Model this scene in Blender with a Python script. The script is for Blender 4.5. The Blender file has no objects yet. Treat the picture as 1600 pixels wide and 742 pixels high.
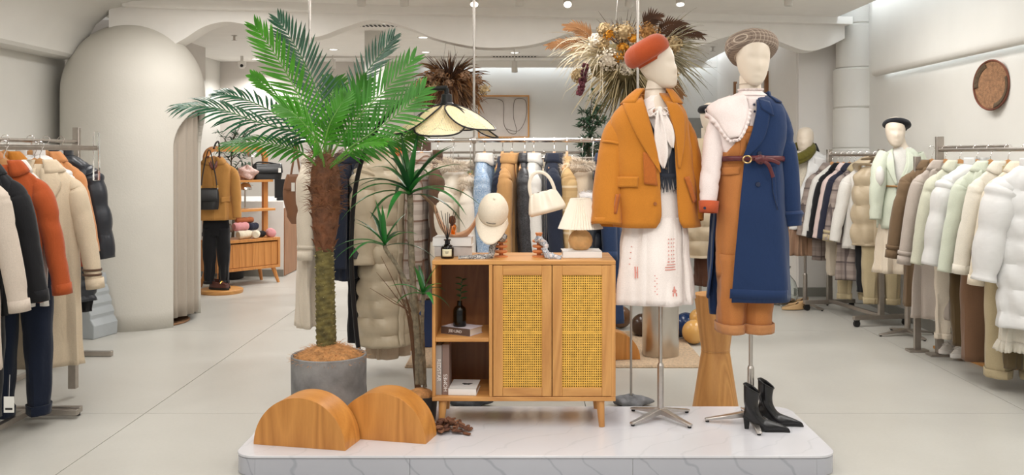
import bpy, bmesh, math, random
from mathutils import Vector, Matrix
from math import sin, cos, pi, radians as R, sqrt, acos, floor as ffloor

S = bpy.context.scene
COL = S.collection
CX, CY, F, CH = 815.0, 240.0, 1500.0, 1.42      # principal point, focal length in px of the 1600x742 frame, eye height

# ------------------------------------------------------------------ camera
cam_d = bpy.data.cameras.new('camera')
cam = bpy.data.objects.new('camera', cam_d); COL.objects.link(cam)
cam.location = (0, 0, CH); cam.rotation_euler = (pi/2, 0, 0)
cam_d.sensor_fit = 'HORIZONTAL'; cam_d.sensor_width = 36.0
cam_d.lens = F/1600*36.0
cam_d.shift_x = -(CX-800)/1600; cam_d.shift_y = -(371-CY)/1600
cam_d.clip_end = 100
S.camera = cam

# ------------------------------------------------------------------ exposure, world, lamps
S.view_settings.view_transform = 'Standard'; S.view_settings.look = 'None'
S.view_settings.gamma = 1.0; S.view_settings.use_curve_mapping = False
S.view_settings.exposure = -0.24
wd = bpy.data.worlds.new('concourse'); S.world = wd; wd.use_nodes = True
wd.node_tree.nodes['Background'].inputs[0].default_value = (1.0, 0.985, 0.965, 1)
wd.node_tree.nodes['Background'].inputs[1].default_value = 0.62

def lamp(kind, loc, power, target=None, size=0.1, col=(1, 0.975, 0.945), angle=60, blend=0.6, sy=None, name='lamp'):
    l = bpy.data.lights.new(name, kind); l.energy = power; l.color = col
    if kind == 'AREA':
        l.size = size
        if sy: l.shape = 'RECTANGLE'; l.size_y = sy
    else:
        l.shadow_soft_size = size
    if kind == 'SPOT': l.spot_size = R(angle); l.spot_blend = blend
    o = bpy.data.objects.new(name, l); COL.objects.link(o); o.location = loc
    if target is not None:
        o.rotation_euler = (Vector(target)-Vector(loc)).to_track_quat('-Z', 'Y').to_euler()
    return o
# added area lamps, unseen, giving even fill over the front of the room (all above and in front of the frame's top)
for x in (-2.1, 0.0, 2.1):
    lamp('AREA', (x, 3.4, 2.66), 47, (x, 3.4, 0), 0.6, sy=4.4, name='overhead_fill')
for x in (-2.2, 0.2, 2.2):
    lamp('AREA', (x, 6.9, 2.66), 32, (x, 6.9, 0), 0.5, sy=1.6, name='overhead_fill')
# track spots on the display and the racks
for loc, tgt, pw, an in [
    ((-0.9, 2.6, 2.62), (-0.95, 4.8, 1.1), 130, 42), ((0.1, 2.6, 2.62), (0.05, 4.7, 0.7), 120, 40),
    ((0.2, 2.4, 2.62), (0.66, 4.75, 1.2), 90, 34), ((1.9, 2.8, 2.62), (1.14, 4.75, 1.1), 90, 36),
    ((-1.2, 3.0, 2.62), (-2.6, 5.2, 0.9), 70, 50), ((1.5, 4.3, 2.62), (3.0, 6.2, 0.9), 70, 50),
    ((-0.7, 5.0, 2.62), (-0.3, 6.3, 1.1), 80, 50), ((0.7, 5.0, 2.62), (0.4, 6.3, 1.1), 80, 50),
    ((1.7, 6.4, 2.62), (2.8, 8.3, 0.9), 80, 52), ((-1.6, 6.2, 2.62), (-3.0, 8.0, 0.9), 45, 60),
    ((0.0, 1.8, 2.62), (0.05, 4.35, 0.0), 60, 60)]:
    lamp('SPOT', loc, pw*0.33, tgt, 0.06, angle=an, name='track_lamp')

# ------------------------------------------------------------------ coordinates
def W(px, py, d): return Vector(((px-CX)/F*d, d, CH-(py-CY)/F*d))
def X(px, d): return (px-CX)/F*d
def Z(py, d): return CH-(py-CY)/F*d
def FD(py, z=0.0): return F*(CH-z)/(py-CY)
def lin(c): return tuple(((v/255)/12.92 if v/255 <= 0.04045 else ((v/255+0.055)/1.055)**2.4) for v in c)

# ------------------------------------------------------------------ materials
MATS = {}
def _base(name, col, rough, metal=0.0):
    m = bpy.data.materials.new(name); m.use_nodes = True
    nt = m.node_tree; b = nt.nodes['Principled BSDF']
    b.inputs['Base Color'].default_value = (*lin(col), 1); b.inputs['Roughness'].default_value = rough; b.inputs['Metallic'].default_value = metal
    return m, nt, b
def _coord(nt, scale=(1, 1, 1), kind='Object', rot=(0, 0, 0)):
    tc = nt.nodes.new('ShaderNodeTexCoord'); mp = nt.nodes.new('ShaderNodeMapping')
    mp.inputs['Scale'].default_value = scale; mp.inputs['Rotation'].default_value = rot
    nt.links.new(tc.outputs[kind], mp.inputs[0]); return mp.outputs[0]
def _noise(nt, vec, sc, detail=3, rough=0.55, dist=0.0):
    n = nt.nodes.new('ShaderNodeTexNoise'); n.inputs['Scale'].default_value = sc; n.inputs['Detail'].default_value = detail
    n.inputs['Roughness'].default_value = rough; n.inputs['Distortion'].default_value = dist
    nt.links.new(vec, n.inputs['Vector']); return n.outputs['Fac']
def _ramp(nt, fac, stops):
    r = nt.nodes.new('ShaderNodeValToRGB'); e = r.color_ramp.elements
    while len(e) < len(stops): e.new(0.5)
    for el, (p, c) in zip(e, stops):
        el.position = p; el.color = (*lin(c), 1)
    nt.links.new(fac, r.inputs[0]); return r.outputs[0]
def _bump(nt, b, h, strength, dist=0.01):
    n = nt.nodes.new('ShaderNodeBump'); n.inputs['Strength'].default_value = strength; n.inputs['Distance'].default_value = dist
    nt.links.new(h, n.inputs['Height']); nt.links.new(n.outputs[0], b.inputs['Normal'])
def shade(c, k): return tuple(max(0, min(255, v*k)) for v in c)

def plain(name, col, rough=0.6, metal=0.0, var=0.06, nsc=6, bump=0.0, bsc=60, spec=None, sheen=0.0, coat=0.0):
    if name in MATS: return MATS[name]
    m, nt, b = _base(name, col, rough, metal)
    v = _coord(nt)
    if var: nt.links.new(_ramp(nt, _noise(nt, v, nsc, 4), [(0.3, shade(col, 1-var)), (0.7, shade(col, 1+var*0.6))]), b.inputs['Base Color'])
    if bump: _bump(nt, b, _noise(nt, v, bsc, 3), bump, 0.01)
    if spec is not None: b.inputs['Specular IOR Level'].default_value = spec
    if sheen: b.inputs['Sheen Weight'].default_value = sheen; b.inputs['Sheen Roughness'].default_value = 0.5
    if coat: b.inputs['Coat Weight'].default_value = coat; b.inputs['Coat Roughness'].default_value = 0.15
    MATS[name] = m; return m
def cloth(name, col, rough=0.9, nap=260, wr=0.25, var=0.03, sheen=0.15):
    """woven cloth: fine nap relief plus soft wrinkles"""
    if name in MATS: return MATS[name]
    m, nt, b = _base(name, col, rough)
    v = _coord(nt)
    f = _noise(nt, v, nap, 2)
    nt.links.new(_ramp(nt, f, [(0.3, shade(col, 1-var)), (0.7, shade(col, 1+var))]), b.inputs['Base Color'])
    w = _noise(nt, _coord(nt, (1, 1, 0.55)), 14, 3, 0.5, 0.6)
    mx = nt.nodes.new('ShaderNodeMath'); mx.operation = 'MULTIPLY_ADD'; mx.inputs[1].default_value = 0.06
    nt.links.new(f, mx.inputs[0]); nt.links.new(w, mx.inputs[2])
    _bump(nt, b, mx.outputs[0], wr, 0.02)
    b.inputs['Specular IOR Level'].default_value = 0.25
    b.inputs['Sheen Weight'].default_value = sheen
    MATS[name] = m; return m
def satin(name, col, rough=0.38, wr=0.5):
    """shiny puffer shell / leather with creases"""
    if name in MATS: return MATS[name]
    m, nt, b = _base(name, col, rough)
    w = _noise(nt, _coord(nt, (1, 1, 1.6)), 13, 2, 0.5, 0.8)
    nt.links.new(_ramp(nt, w, [(0.3, shade(col, 0.985)), (0.7, shade(col, 1.01))]), b.inputs['Base Color'])
    _bump(nt, b, w, wr*0.2, 0.02)
    MATS[name] = m; return m
def plaid(name, base, dark, line, sc=26, rough=0.9):
    """woven check: crossing bands in object space"""
    if name in MATS: return MATS[name]
    m, nt, b = _base(name, base, rough)
    tc = nt.nodes.new('ShaderNodeTexCoord'); sp = nt.nodes.new('ShaderNodeSeparateXYZ'); nt.links.new(tc.outputs['Object'], sp.inputs[0])
    ad = nt.nodes.new('ShaderNodeMath'); ad.operation = 'ADD'; nt.links.new(sp.outputs[0], ad.inputs[0]); nt.links.new(sp.outputs[1], ad.inputs[1])
    def band(src, scale, thr, soft=0.05):
        mu = nt.nodes.new('ShaderNodeMath'); mu.operation = 'MULTIPLY'; mu.inputs[1].default_value = scale; nt.links.new(src, mu.inputs[0])
        fr = nt.nodes.new('ShaderNodeMath'); fr.operation = 'FRACT'; nt.links.new(mu.outputs[0], fr.inputs[0])
        r = nt.nodes.new('ShaderNodeMapRange'); r.inputs[1].default_value = thr; r.inputs[2].default_value = thr+soft
        nt.links.new(fr.outputs[0], r.inputs[0]); return r.outputs[0]
    def mix(fac, a, c, amt):
        mx = nt.nodes.new('ShaderNodeMix'); mx.data_type = 'RGBA'
        mm = nt.nodes.new('ShaderNodeMath'); mm.operation = 'MULTIPLY'; mm.inputs[1].default_value = amt; nt.links.new(fac, mm.inputs[0]); nt.links.new(mm.outputs[0], mx.inputs[0])
        if isinstance(a, tuple): mx.inputs[6].default_value = (*lin(a), 1)
        else: nt.links.new(a, mx.inputs[6])
        mx.inputs[7].default_value = (*lin(c), 1); return mx.outputs[2]
    c = mix(band(ad.outputs[0], sc, 0.5), base, dark, 0.45)
    c = mix(band(sp.outputs[2], sc, 0.5), c, dark, 0.45)
    c = mix(band(ad.outputs[0], sc/2, 0.88), c, line, 0.8)
    c = mix(band(sp.outputs[2], sc/2, 0.88), c, line, 0.8)
    nt.links.new(c, b.inputs['Base Color'])
    _bump(nt, b, _noise(nt, tc.outputs['Object'], 18, 3), 0.2, 0.02)
    b.inputs['Specular IOR Level'].default_value = 0.2
    MATS[name] = m; return m
def stripes(name, a, c, sc=10, thr=0.6, axis=2, rough=0.9):
    if name in MATS: return MATS[name]
    m, nt, b = _base(name, a, rough)
    tc = nt.nodes.new('ShaderNodeTexCoord'); sp = nt.nodes.new('ShaderNodeSeparateXYZ'); nt.links.new(tc.outputs['Object'], sp.inputs[0])
    mu = nt.nodes.new('ShaderNodeMath'); mu.operation = 'MULTIPLY'; mu.inputs[1].default_value = sc; nt.links.new(sp.outputs[axis], mu.inputs[0])
    nz = nt.nodes.new('ShaderNodeMath'); nz.operation = 'MULTIPLY_ADD'; nz.inputs[1].default_value = 0.25
    nt.links.new(_noise(nt, tc.outputs['Object'], 30, 2), nz.inputs[0]); nt.links.new(mu.outputs[0], nz.inputs[2])
    fr = nt.nodes.new('ShaderNodeMath'); fr.operation = 'FRACT'; nt.links.new(nz.outputs[0], fr.inputs[0])
    nt.links.new(_ramp(nt, fr.outputs[0], [(thr, a), (min(1, thr+0.06), c)]), b.inputs['Base Color'])
    MATS[name] = m; return m
def wood(name, light, dark, axis='X', rough=0.45, sc=9.0, rings=1.0, bump=0.08):
    """long grain along one axis with cathedral figure"""
    if name in MATS: return MATS[name]
    m, nt, b = _base(name, light, rough)
    s = {'X': (0.09, 1, 1), 'Y': (1, 0.09, 1), 'Z': (1, 1, 0.09)}[axis]
    v = _coord(nt, s)
    big = _noise(nt, v, sc*0.45, 2, 0.4, 0.4)
    mu = nt.nodes.new('ShaderNodeMath'); mu.operation = 'MULTIPLY'; mu.inputs[1].default_value = 15*rings; nt.links.new(big, mu.inputs[0])
    fr = nt.nodes.new('ShaderNodeMath'); fr.operation = 'PINGPONG'; fr.inputs[1].default_value = 0.5; nt.links.new(mu.outputs[0], fr.inputs[0])
    fine = _noise(nt, v, sc*14, 3, 0.7)
    mx = nt.nodes.new('ShaderNodeMath'); mx.operation = 'MULTIPLY_ADD'; mx.inputs[1].default_value = 0.55
    nt.links.new(fine, mx.inputs[0]); nt.links.new(fr.outputs[0], mx.inputs[2])
    mid = tuple((a+c)/2 for a, c in zip(light, dark))
    dk = tuple(a*0.35+c*0.65 for a, c in zip(light, dark)); md_ = tuple(a*0.65+c*0.35 for a, c in zip(light, dark))
    nt.links.new(_ramp(nt, mx.outputs[0], [(0.15, dk), (0.42, md_), (0.8, light)]), b.inputs['Base Color'])
    _bump(nt, b, fine, bump, 0.004)
    MATS[name] = m; return m
def glass(name, col=(250, 252, 252), rough=0.03, ior=1.45):
    if name in MATS: return MATS[name]
    m, nt, b = _base(name, col, rough); b.inputs['Transmission Weight'].default_value = 1.0; b.inputs['IOR'].default_value = ior
    MATS[name] = m; return m
def emit(name, col, st):
    if name in MATS: return MATS[name]
    m, nt, b = _base(name, col, 0.5); b.inputs['Emission Color'].default_value = (*lin(col), 1); b.inputs['Emission Strength'].default_value = st
    MATS[name] = m; return m

# ------------------------------------------------------------------ mesh builder
class MB:
    def __init__(s): s.v = []; s.f = []
    def add(s, vs, fs):
        o = len(s.v); s.v += [tuple(p) for p in vs]; s.f += [tuple(i+o for i in q) for q in fs]; return s
    def box(s, c, d, rz=0.0, taper=1.0):
        cx, cy, cz = c; a, b_, h = d[0]/2, d[1]/2, d[2]/2
        vs = []
        for z, k in ((-h, taper), (h, 1.0)):
            for x, y in ((-a, -b_), (a, -b_), (a, b_), (-a, b_)):
                x *= k; y *= k
                vs.append((cx+x*cos(rz)-y*sin(rz), cy+x*sin(rz)+y*cos(rz), cz+z))
        return s.add(vs, [(3, 2, 1, 0), (4, 5, 6, 7), (0, 1, 5, 4), (1, 2, 6, 5), (2, 3, 7, 6), (3, 0, 4, 7)])
    def bar(s, p, q, w, h=None, up=(0, 0, 1)):
        h = h or w; p, q = Vector(p), Vector(q); t = (q-p).normalized(); u = Vector(up)
        if abs(t.dot(u)) > 0.98: u = Vector((0, 1, 0))
        a = t.cross(u).normalized(); b_ = a.cross(t)
        vs = []
        for c in (p, q):
            for i, j in ((-1, -1), (1, -1), (1, 1), (-1, 1)): vs.append(c+a*(i*w/2)+b_*(j*h/2))
        return s.add(vs, [(3, 2, 1, 0), (4, 5, 6, 7), (0, 1, 5, 4), (1, 2, 6, 5), (2, 3, 7, 6), (3, 0, 4, 7)])
    def tube(s, path, rad, n=8, flat=1.0, cap=True, fn=None, flatdir=None):
        P = [Vector(p) for p in path]; m = len(P)
        if not hasattr(rad, '__len__'): rad = [rad]*m
        t0 = (P[1]-P[0]).normalized()
        a = Vector(flatdir) if flatdir else (Vector((0, 1, 0)) if abs(t0.y) < 0.9 else Vector((1, 0, 0)))
        vs, fs = [], []
        for i in range(m):
            t = (P[min(i+1, m-1)]-P[max(i-1, 0)])
            t = t.normalized() if t.length > 1e-9 else t0
            a = (a-t*a.dot(t))
            if a.length < 1e-6: a = t.orthogonal()
            a.normalize(); b_ = t.cross(a)
            for k in range(n):
                th = 2*pi*k/n; r = rad[i]*(1+(fn(th, i/(m-1)) if fn else 0))
                vs.append(P[i]+a*(cos(th)*r*flat)+b_*(sin(th)*r))
        for i in range(m-1):
            for k in range(n):
                fs.append((i*n+k, i*n+(k+1) % n, (i+1)*n+(k+1) % n, (i+1)*n+k))
        if cap: fs.append(tuple(range(n-1, -1, -1))); fs.append(tuple((m-1)*n+k for k in range(n)))
        return s.add(vs, fs)
    def lathe(s, prof, n=24, c=(0, 0, 0), cap=True, fn=None, sx=1, sy=1):
        vs, fs = [], []
        for i, (r, z) in enumerate(prof):
            for k in range(n):
                th = 2*pi*k/n; rr = r*(1+(fn(th, i/(len(prof)-1)) if fn else 0))
                vs.append((c[0]+rr*cos(th)*sx, c[1]+rr*sin(th)*sy, c[2]+z))
        m = len(prof)
        for i in range(m-1):
            for k in range(n): fs.append((i*n+k, i*n+(k+1) % n, (i+1)*n+(k+1) % n, (i+1)*n+k))
        if cap:
            if prof[0][0] > 1e-6: fs.append(tuple(range(n-1, -1, -1)))
            if prof[-1][0] > 1e-6: fs.append(tuple((m-1)*n+k for k in range(n)))
        return s.add(vs, fs)
    def grid(s, fn, nu, nv, closed=False):
        vs = [fn(i/nu, j/nv) for j in range(nv+1) for i in range(nu if closed else nu+1)]
        n = nu if closed else nu+1; fs = []
        for j in range(nv):
            for i in range(nu):
                k = (i+1) % n if closed else i+1
                fs.append((j*n+i, j*n+k, (j+1)*n+k, (j+1)*n+i))
        return s.add(vs, fs)
    def prism(s, poly, lo, hi, plane='XY'):
        n = len(poly)
        def pt(p, h): return {'XY': (p[0], p[1], h), 'XZ': (p[0], h, p[1]), 'YZ': (h, p[0], p[1])}[plane]
        vs = [pt(p, lo) for p in poly]+[pt(p, hi) for p in poly]
        fs = [tuple(range(n-1, -1, -1)), tuple(range(n, 2*n))]+[(i, (i+1) % n, n+(i+1) % n, n+i) for i in range(n)]
        return s.add(vs, fs)
    def ball(s, c, r, n=12, m=8, fn=None, sc=(1, 1, 1)):
        def f(u, v):
            th = 2*pi*u; ph = pi*(v-0.5); k = 1+(fn(th, ph) if fn else 0)
            return (c[0]+r*k*cos(ph)*cos(th)*sc[0], c[1]+r*k*cos(ph)*sin(th)*sc[1], c[2]+r*k*sin(ph)*sc[2])
        return s.grid(f, n, m, True)
    def build(s, name, mat, parent=None, smooth=True, bevel=0.0, solid=0.0, sub=0, sharp=38, seg=2, soff=0.0, fixn=True):
        me = bpy.data.meshes.new(name); me.from_pydata(s.v, [], s.f)
        if fixn:
            bm = bmesh.new(); bm.from_mesh(me); bmesh.ops.recalc_face_normals(bm, faces=bm.faces); bm.to_mesh(me); bm.free()
        if mat: me.materials.append(mat)
        if smooth:
            me.polygons.foreach_set('use_smooth', [True]*len(me.polygons))
            if sharp: me.set_sharp_from_angle(angle=R(sharp))
        o = bpy.data.objects.new(name, me); COL.objects.link(o)
        if parent is not None: o.parent = parent
        if bevel:
            b = o.modifiers.new('bevel', 'BEVEL'); b.width = bevel; b.segments = seg; b.limit_method = 'ANGLE'; b.angle_limit = R(40)
        if solid:
            q = o.modifiers.new('solid', 'SOLIDIFY'); q.thickness = solid; q.offset = soff
        if sub:
            q = o.modifiers.new('sub', 'SUBSURF'); q.levels = sub; q.render_levels = sub
        return o

def tag(o, label, cat, group=None):
    o['label'] = label; o['category'] = cat
    if group: o['group'] = group
    return o
def thing(name, label, cat, loc=(0, 0, 0), rz=0.0, group=None):
    o = bpy.data.objects.new(name, None); COL.objects.link(o); o.empty_display_size = 0.05
    o.location = loc; o.rotation_euler = (0, 0, rz)
    return tag(o, label, cat, group)
def struct(name, mb, mat, parent=None, **k):
    o = mb.build(name, mat, parent, **k)
    if parent is None: o['kind'] = 'structure'
    return o
def stuff(o): o['kind'] = 'stuff'; return o
def seen(o, x, y, z=0):
    o.location = (x, y, z); return o
def text(body, size, mat, parent, loc, rot, name='lettering', ext=0.0006, align='CENTER', sx=1.0):
    c = bpy.data.curves.new(name, 'FONT'); c.body = body; c.size = size; c.extrude = ext; c.align_x = align; c.align_y = 'CENTER'
    c.materials.append(mat); o = bpy.data.objects.new(name, c); COL.objects.link(o); o.parent = parent; o.location = loc; o.rotation_euler = rot
    o.scale = (sx, 1, 1)
    bpy.context.view_layer.update()
    me = bpy.data.meshes.new_from_object(o); q = bpy.data.objects.new(name, me); COL.objects.link(q); q.parent = parent; q.location = loc; q.rotation_euler = rot; q.scale = o.scale
    bpy.data.objects.remove(o); return q
def crom(pts, n):
    """Catmull-Rom through points (tuples), n samples"""
    P = [Vector(p) for p in pts]; m = len(P)-1; out = []
    for i in range(n):
        u = i/(n-1)*m; k = min(int(u), m-1); t = u-k
        p0, p1, p2, p3 = P[max(k-1, 0)], P[k], P[k+1], P[min(k+2, m)]
        out.append(0.5*((2*p1)+(p2-p0)*t+(2*p0-5*p1+4*p2-p3)*t*t+(3*p1-p0-3*p2+p3)*t**3))
    return out
def lerpkeys(keys, z):
    """keys sorted by descending z; smooth interpolation of the remaining numbers"""
    if z >= keys[0][0]: return keys[0][1:]
    if z <= keys[-1][0]: return keys[-1][1:]
    for a, b in zip(keys, keys[1:]):
        if a[0] >= z >= b[0]:
            t = (a[0]-z)/(a[0]-b[0]) if a[0] != b[0] else 0
            return tuple(p+(q-p)*t for p, q in zip(a[1:], b[1:]))
def smoothkeys(keys, n=40):
    return [tuple(v) for v in _crn(keys, n)]
def _crn(keys, n):
    m = len(keys)-1; out = []
    for i in range(n):
        u = i/(n-1)*m; k = min(int(u), m-1); t = u-k
        p0, p1, p2, p3 = keys[max(k-1, 0)], keys[k], keys[k+1], keys[min(k+2, m)]
        out.append([0.5*((2*b)+(c-a)*t+(2*a-5*b+4*c-d)*t*t+(3*b-a-3*c+d)*t**3) for a, b, c, d in zip(p0, p1, p2, p3)])
    for i in range(1, n): out[i][0] = min(out[i][0], out[i-1][0]-1e-5)
    return out
# ------------------------------------------------------------------ palette
M_wall = plain('wall_plaster', (226, 224, 218), 0.85, var=0.015, nsc=2, bump=0.05, bsc=90)
M_arch = plain('booth_plaster', (218, 214, 205), 0.85, var=0.02, nsc=2, bump=0.12, bsc=70)
M_ceil = plain('ceiling_paint', (246, 243, 238), 0.9, var=0.01)
M_rear = plain('rear_wall_paint', (214, 208, 202), 0.85, var=0.015, nsc=2)
M_base = plain('skirting_grey', (140, 138, 130), 0.4, var=0.03)
M_steel = plain('brushed_steel', (196, 190, 184), 0.28, 0.95, var=0.04, nsc=30)
M_chrome = plain('chrome', (225, 222, 220), 0.12, 1.0, var=0.0)
M_rackmetal = plain('rack_metal', (178, 170, 162), 0.34, 0.9, var=0.04, nsc=20)
M_black = plain('black_metal', (28, 28, 30), 0.4, 0.3, var=0.02)
M_rubber = plain('black_rubber', (22, 22, 22), 0.6, var=0.02)
M_oak = wood('oak_along_x', (214, 158, 92), (170, 112, 58), 'X')
M_oakz = wood('oak_along_z', (214, 158, 92), (172, 114, 60), 'Z')
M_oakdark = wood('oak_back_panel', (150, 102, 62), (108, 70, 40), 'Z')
M_block = wood('amber_oak_veneer', (222, 155, 78), (180, 112, 46), 'X', rough=0.35, rings=1.2, sc=7)
M_hang = wood('hanger_wood', (226, 172, 116), (202, 142, 86), 'X', rough=0.4)
M_cane = plain('cane', (232, 180, 78), 0.55, var=0.08, nsc=40)
M_canepale = plain('pale_cane', (242, 222, 176), 0.6, var=0.06, nsc=40)
M_mann = plain('mannequin_ivory', (228, 214, 196), 0.42, var=0.01)
M_white = plain('white_paint', (240, 239, 236), 0.5, var=0.01)
M_dark = plain('matte_black', (20, 20, 22), 0.7, var=0)  # even near-black for buttons, reeds, screen, lens and vent slots

# floor: poured concrete in slabs with open saw cuts
m, nt, b = _base('concrete', (206, 203, 195), 0.3)
v = _coord(nt, (1, 1, 1), 'Object')
n1 = _noise(nt, v, 1.3, 5, 0.6, 0.5); n2 = _noise(nt, v, 55, 3, 0.7)
mx = nt.nodes.new('ShaderNodeMath'); mx.operation = 'MULTIPLY_ADD'; mx.inputs[1].default_value = 0.35; nt.links.new(n2, mx.inputs[0]); nt.links.new(n1, mx.inputs[2])
nt.links.new(_ramp(nt, mx.outputs[0], [(0.35, (190, 188, 181)), (0.9, (205, 203, 196))]), b.inputs['Base Color'])
rr = nt.nodes.new('ShaderNodeMapRange'); rr.inputs[1].default_value = 0.3; rr.inputs[2].default_value = 0.7; rr.inputs[3].default_value = 0.30; rr.inputs[4].default_value = 0.38
nt.links.new(n1, rr.inputs[0]); nt.links.new(rr.outputs[0], b.inputs['Roughness'])
M_conc = m
fl = struct('floor', MB().box((0, 7.2, -0.03), (9.4, 15.0, 0.02)), M_base)
xs = [-4.7, -2.06, 0.36, 2.78, 4.7]; ys = [-0.3, 2.8, 5.25, 7.7, 10.2, 14.7]
for i in range(4):
    for j in range(5):
        struct('slab', MB().box(((xs[i]+xs[i+1])/2, (ys[j]+ys[j+1])/2, -0.01), (xs[i+1]-xs[i]-0.004, ys[j+1]-ys[j]-0.004, 0.02)), M_conc, fl, smooth=False)

HC = 2.70
# ceiling: front field stops short of the right bulkhead (light slot), rear field behind the scalloped beam
def beam_d(px): return 8.0+(px-196)/(1315-196)*1.1
ce = struct('ceiling', MB().box((-0.47, 4.6, HC+0.05), (6.86, 10.2, 0.1)).box((-0.9, 11.6, HC+0.051), (6.9, 4.2, 0.1)).box((3.3, 4.8, HC+0.34), (0.9, 10.6, 0.08)).box((2.92, 4.6, HC+0.2), (0.04, 10.2, 0.22)).box((2.55, 11.75, HC+0.3), (0.7, 4.2, 0.06)), M_ceil, smooth=False)
struct('wall_right', MB().box((3.43, 4.6, 1.6), (0.3, 10.0, 3.3)), M_wall, smooth=False)
struct('baseboard_right', MB().box((3.271, 4.6, 0.045), (0.018, 9.6, 0.09)), M_base, smooth=False)
# right bulkhead with a rounded lip
lip = [(3.245, 2.90), (3.19, 2.90), (3.17, 2.2)]+[(3.22-0.05*cos(a*pi/10), 2.17-0.05*sin(a*pi/10)) for a in range(0, 6)]+[(3.232, 2.125), (3.245, 2.17)]
bk = MB()
N = 26
def bkend(t): return 0.0
bk.prism([(p[0], p[1]) for p in lip], 0.2, 8.72, 'XZ')
struct('trim_1', bk, M_wall, sharp=30)
# light strips: hidden in the slot above and under the bulkhead's lip
M_led = emit('led_strip', (236, 246, 255), 9.0)
o = MB().box((3.262, 4.5, 2.20), (0.02, 8.3, 0.012)).build('light_strip', M_led, smooth=False); tag(o, 'LED strip glowing under the right wall bulkhead lip', 'light strip')
o = MB().box((3.02, 4.7, HC+0.20), (0.05, 8.6, 0.012)).build('light_strip', M_led, smooth=False); tag(o, 'LED strip glowing in the ceiling slot above the right bulkhead', 'light strip')
# left wall and bulkhead
struct('wall_left', MB().box((-4.02, 3.9, 1.4), (0.24, 8.6, 2.9)).box((-4.32, 11.2, 1.4), (0.24, 6.0, 2.9)), M_wall, smooth=False)
struct('trim_2', MB().prism([(-3.9, 2.21), (-3.71, 2.21), (-3.68, 2.235), (-3.65, 2.36), (-3.57, 2.50), (-3.42, 2.62), (-3.2, 2.68), (-3.0, 2.70), (-3.9, 2.70)], 0.2, 8.05, 'XZ'), M_wall, sharp=30)
struct('trim_3', MB().box((-3.92, 9.6, 2.45), (0.6, 0.8, 0.5)).box((-4.02, 11.0, 2.5), (0.4, 1.2, 0.4)), M_rear, smooth=False)
# rear walls
struct('wall_rear', MB().box((-0.6, 13.62, 1.4), (8.0, 0.24, 2.9)), plain('rear_wall_white', (226, 224, 219), 0.85, var=0.012, nsc=2), smooth=False)
struct('wall_rear_left', MB().box((-3.0, 13.44, 1.4), (3.0, 0.12, 2.9)), M_rear, smooth=False)
struct('wall_rear_right', MB().box((3.35, 11.6, 1.5), (1.2, 4.0, 3.1)).box((3.35, 9.75, 1.5), (1.19, 0.4, 3.1)), plain('rear_right_paint', (236, 232, 227), 0.85, var=0.012, nsc=2), smooth=False)
struct('baseboard_rear_right', MB().box((3.0, 9.54, 0.045), (0.55, 0.016, 0.09)), M_base, smooth=False)
o = MB().box((2.66, 11.75, HC+0.24), (0.05, 3.4, 0.012)).build('light_strip', M_led, smooth=False); tag(o, 'LED strip glowing above the rear right side wall', 'light strip')
# wash strip in a slot along the top of the rear wall
struct('trim_4', MB().box((0.65, 13.26, HC-0.045), (4.1, 0.05, 0.09)), M_ceil, smooth=False)
o = MB().box((0.65, 13.38, HC-0.03), (4.0, 0.05, 0.012)).build('light_strip', emit('rear_led', (236, 246, 255), 5.0), smooth=False); tag(o, 'LED strip washing the top of the rear wall', 'light strip')
# scalloped beam, running slightly away to the right
ctl = [(170, 90), (240, 84), (285, 62), (318, 42), (353, 34), (390, 40), (440, 56), (493, 58), (540, 42), (585, 31), (640, 44), (680, 60), (742, 73), (793, 74), (840, 68), (890, 52), (935, 46), (985, 58), (1040, 77), (1087, 73), (1130, 59), (1178, 51), (1215, 64), (1259, 79), (1290, 74), (1320, 60)]
cv = crom([(a, c, 0) for a, c in ctl], 150)
bm_ = MB(); vs = []; fs = []
for p in cv:
    d = beam_d(p.x); q = W(p.x, p.y, d); vs += [(q.x, d, q.z), (q.x, d, HC+0.02), (q.x, d+0.22, HC+0.02), (q.x, d+0.22, q.z)]
for i in range(len(cv)-1):
    for k in range(4): fs.append((i*4+k, i*4+(k+1) % 4, i*4+4+(k+1) % 4, i*4+4+k))
fs += [(0, 1, 2, 3), tuple(len(vs)-4+k for k in range(4))]
struct('trim_5', bm_.add(vs, fs), M_ceil, sharp=30)
a, c = W(196, 20, 8.0), W(1325, 20, 9.1)
struct('trim_6', MB().bar((a.x, 7.97, HC-0.03), (c.x, 9.07, HC-0.03), 0.14, 0.07), M_ceil, smooth=False)
# stacked-drum column at the right
cl = MB()
xc, yc = 3.27, 9.3
z0 = 0
for k, (z1, r, dx) in enumerate([(0.5, 0.245, 0), (1.02, 0.25, 0.0), (1.47, 0.252, 0.0), (1.86, 0.245, 0.0), (2.24, 0.252, 0.01), (2.66, 0.235, 0.02), (3.03, 0.235, 0.02)]):
    cl.lathe([(r-0.012, z0), (r, z0+0.012), (r, z1-0.014), (r-0.016, z1)], 48, (xc+dx, yc, 0)); z0 = z1
struct('pillar', cl, M_wall, sharp=30)

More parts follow.
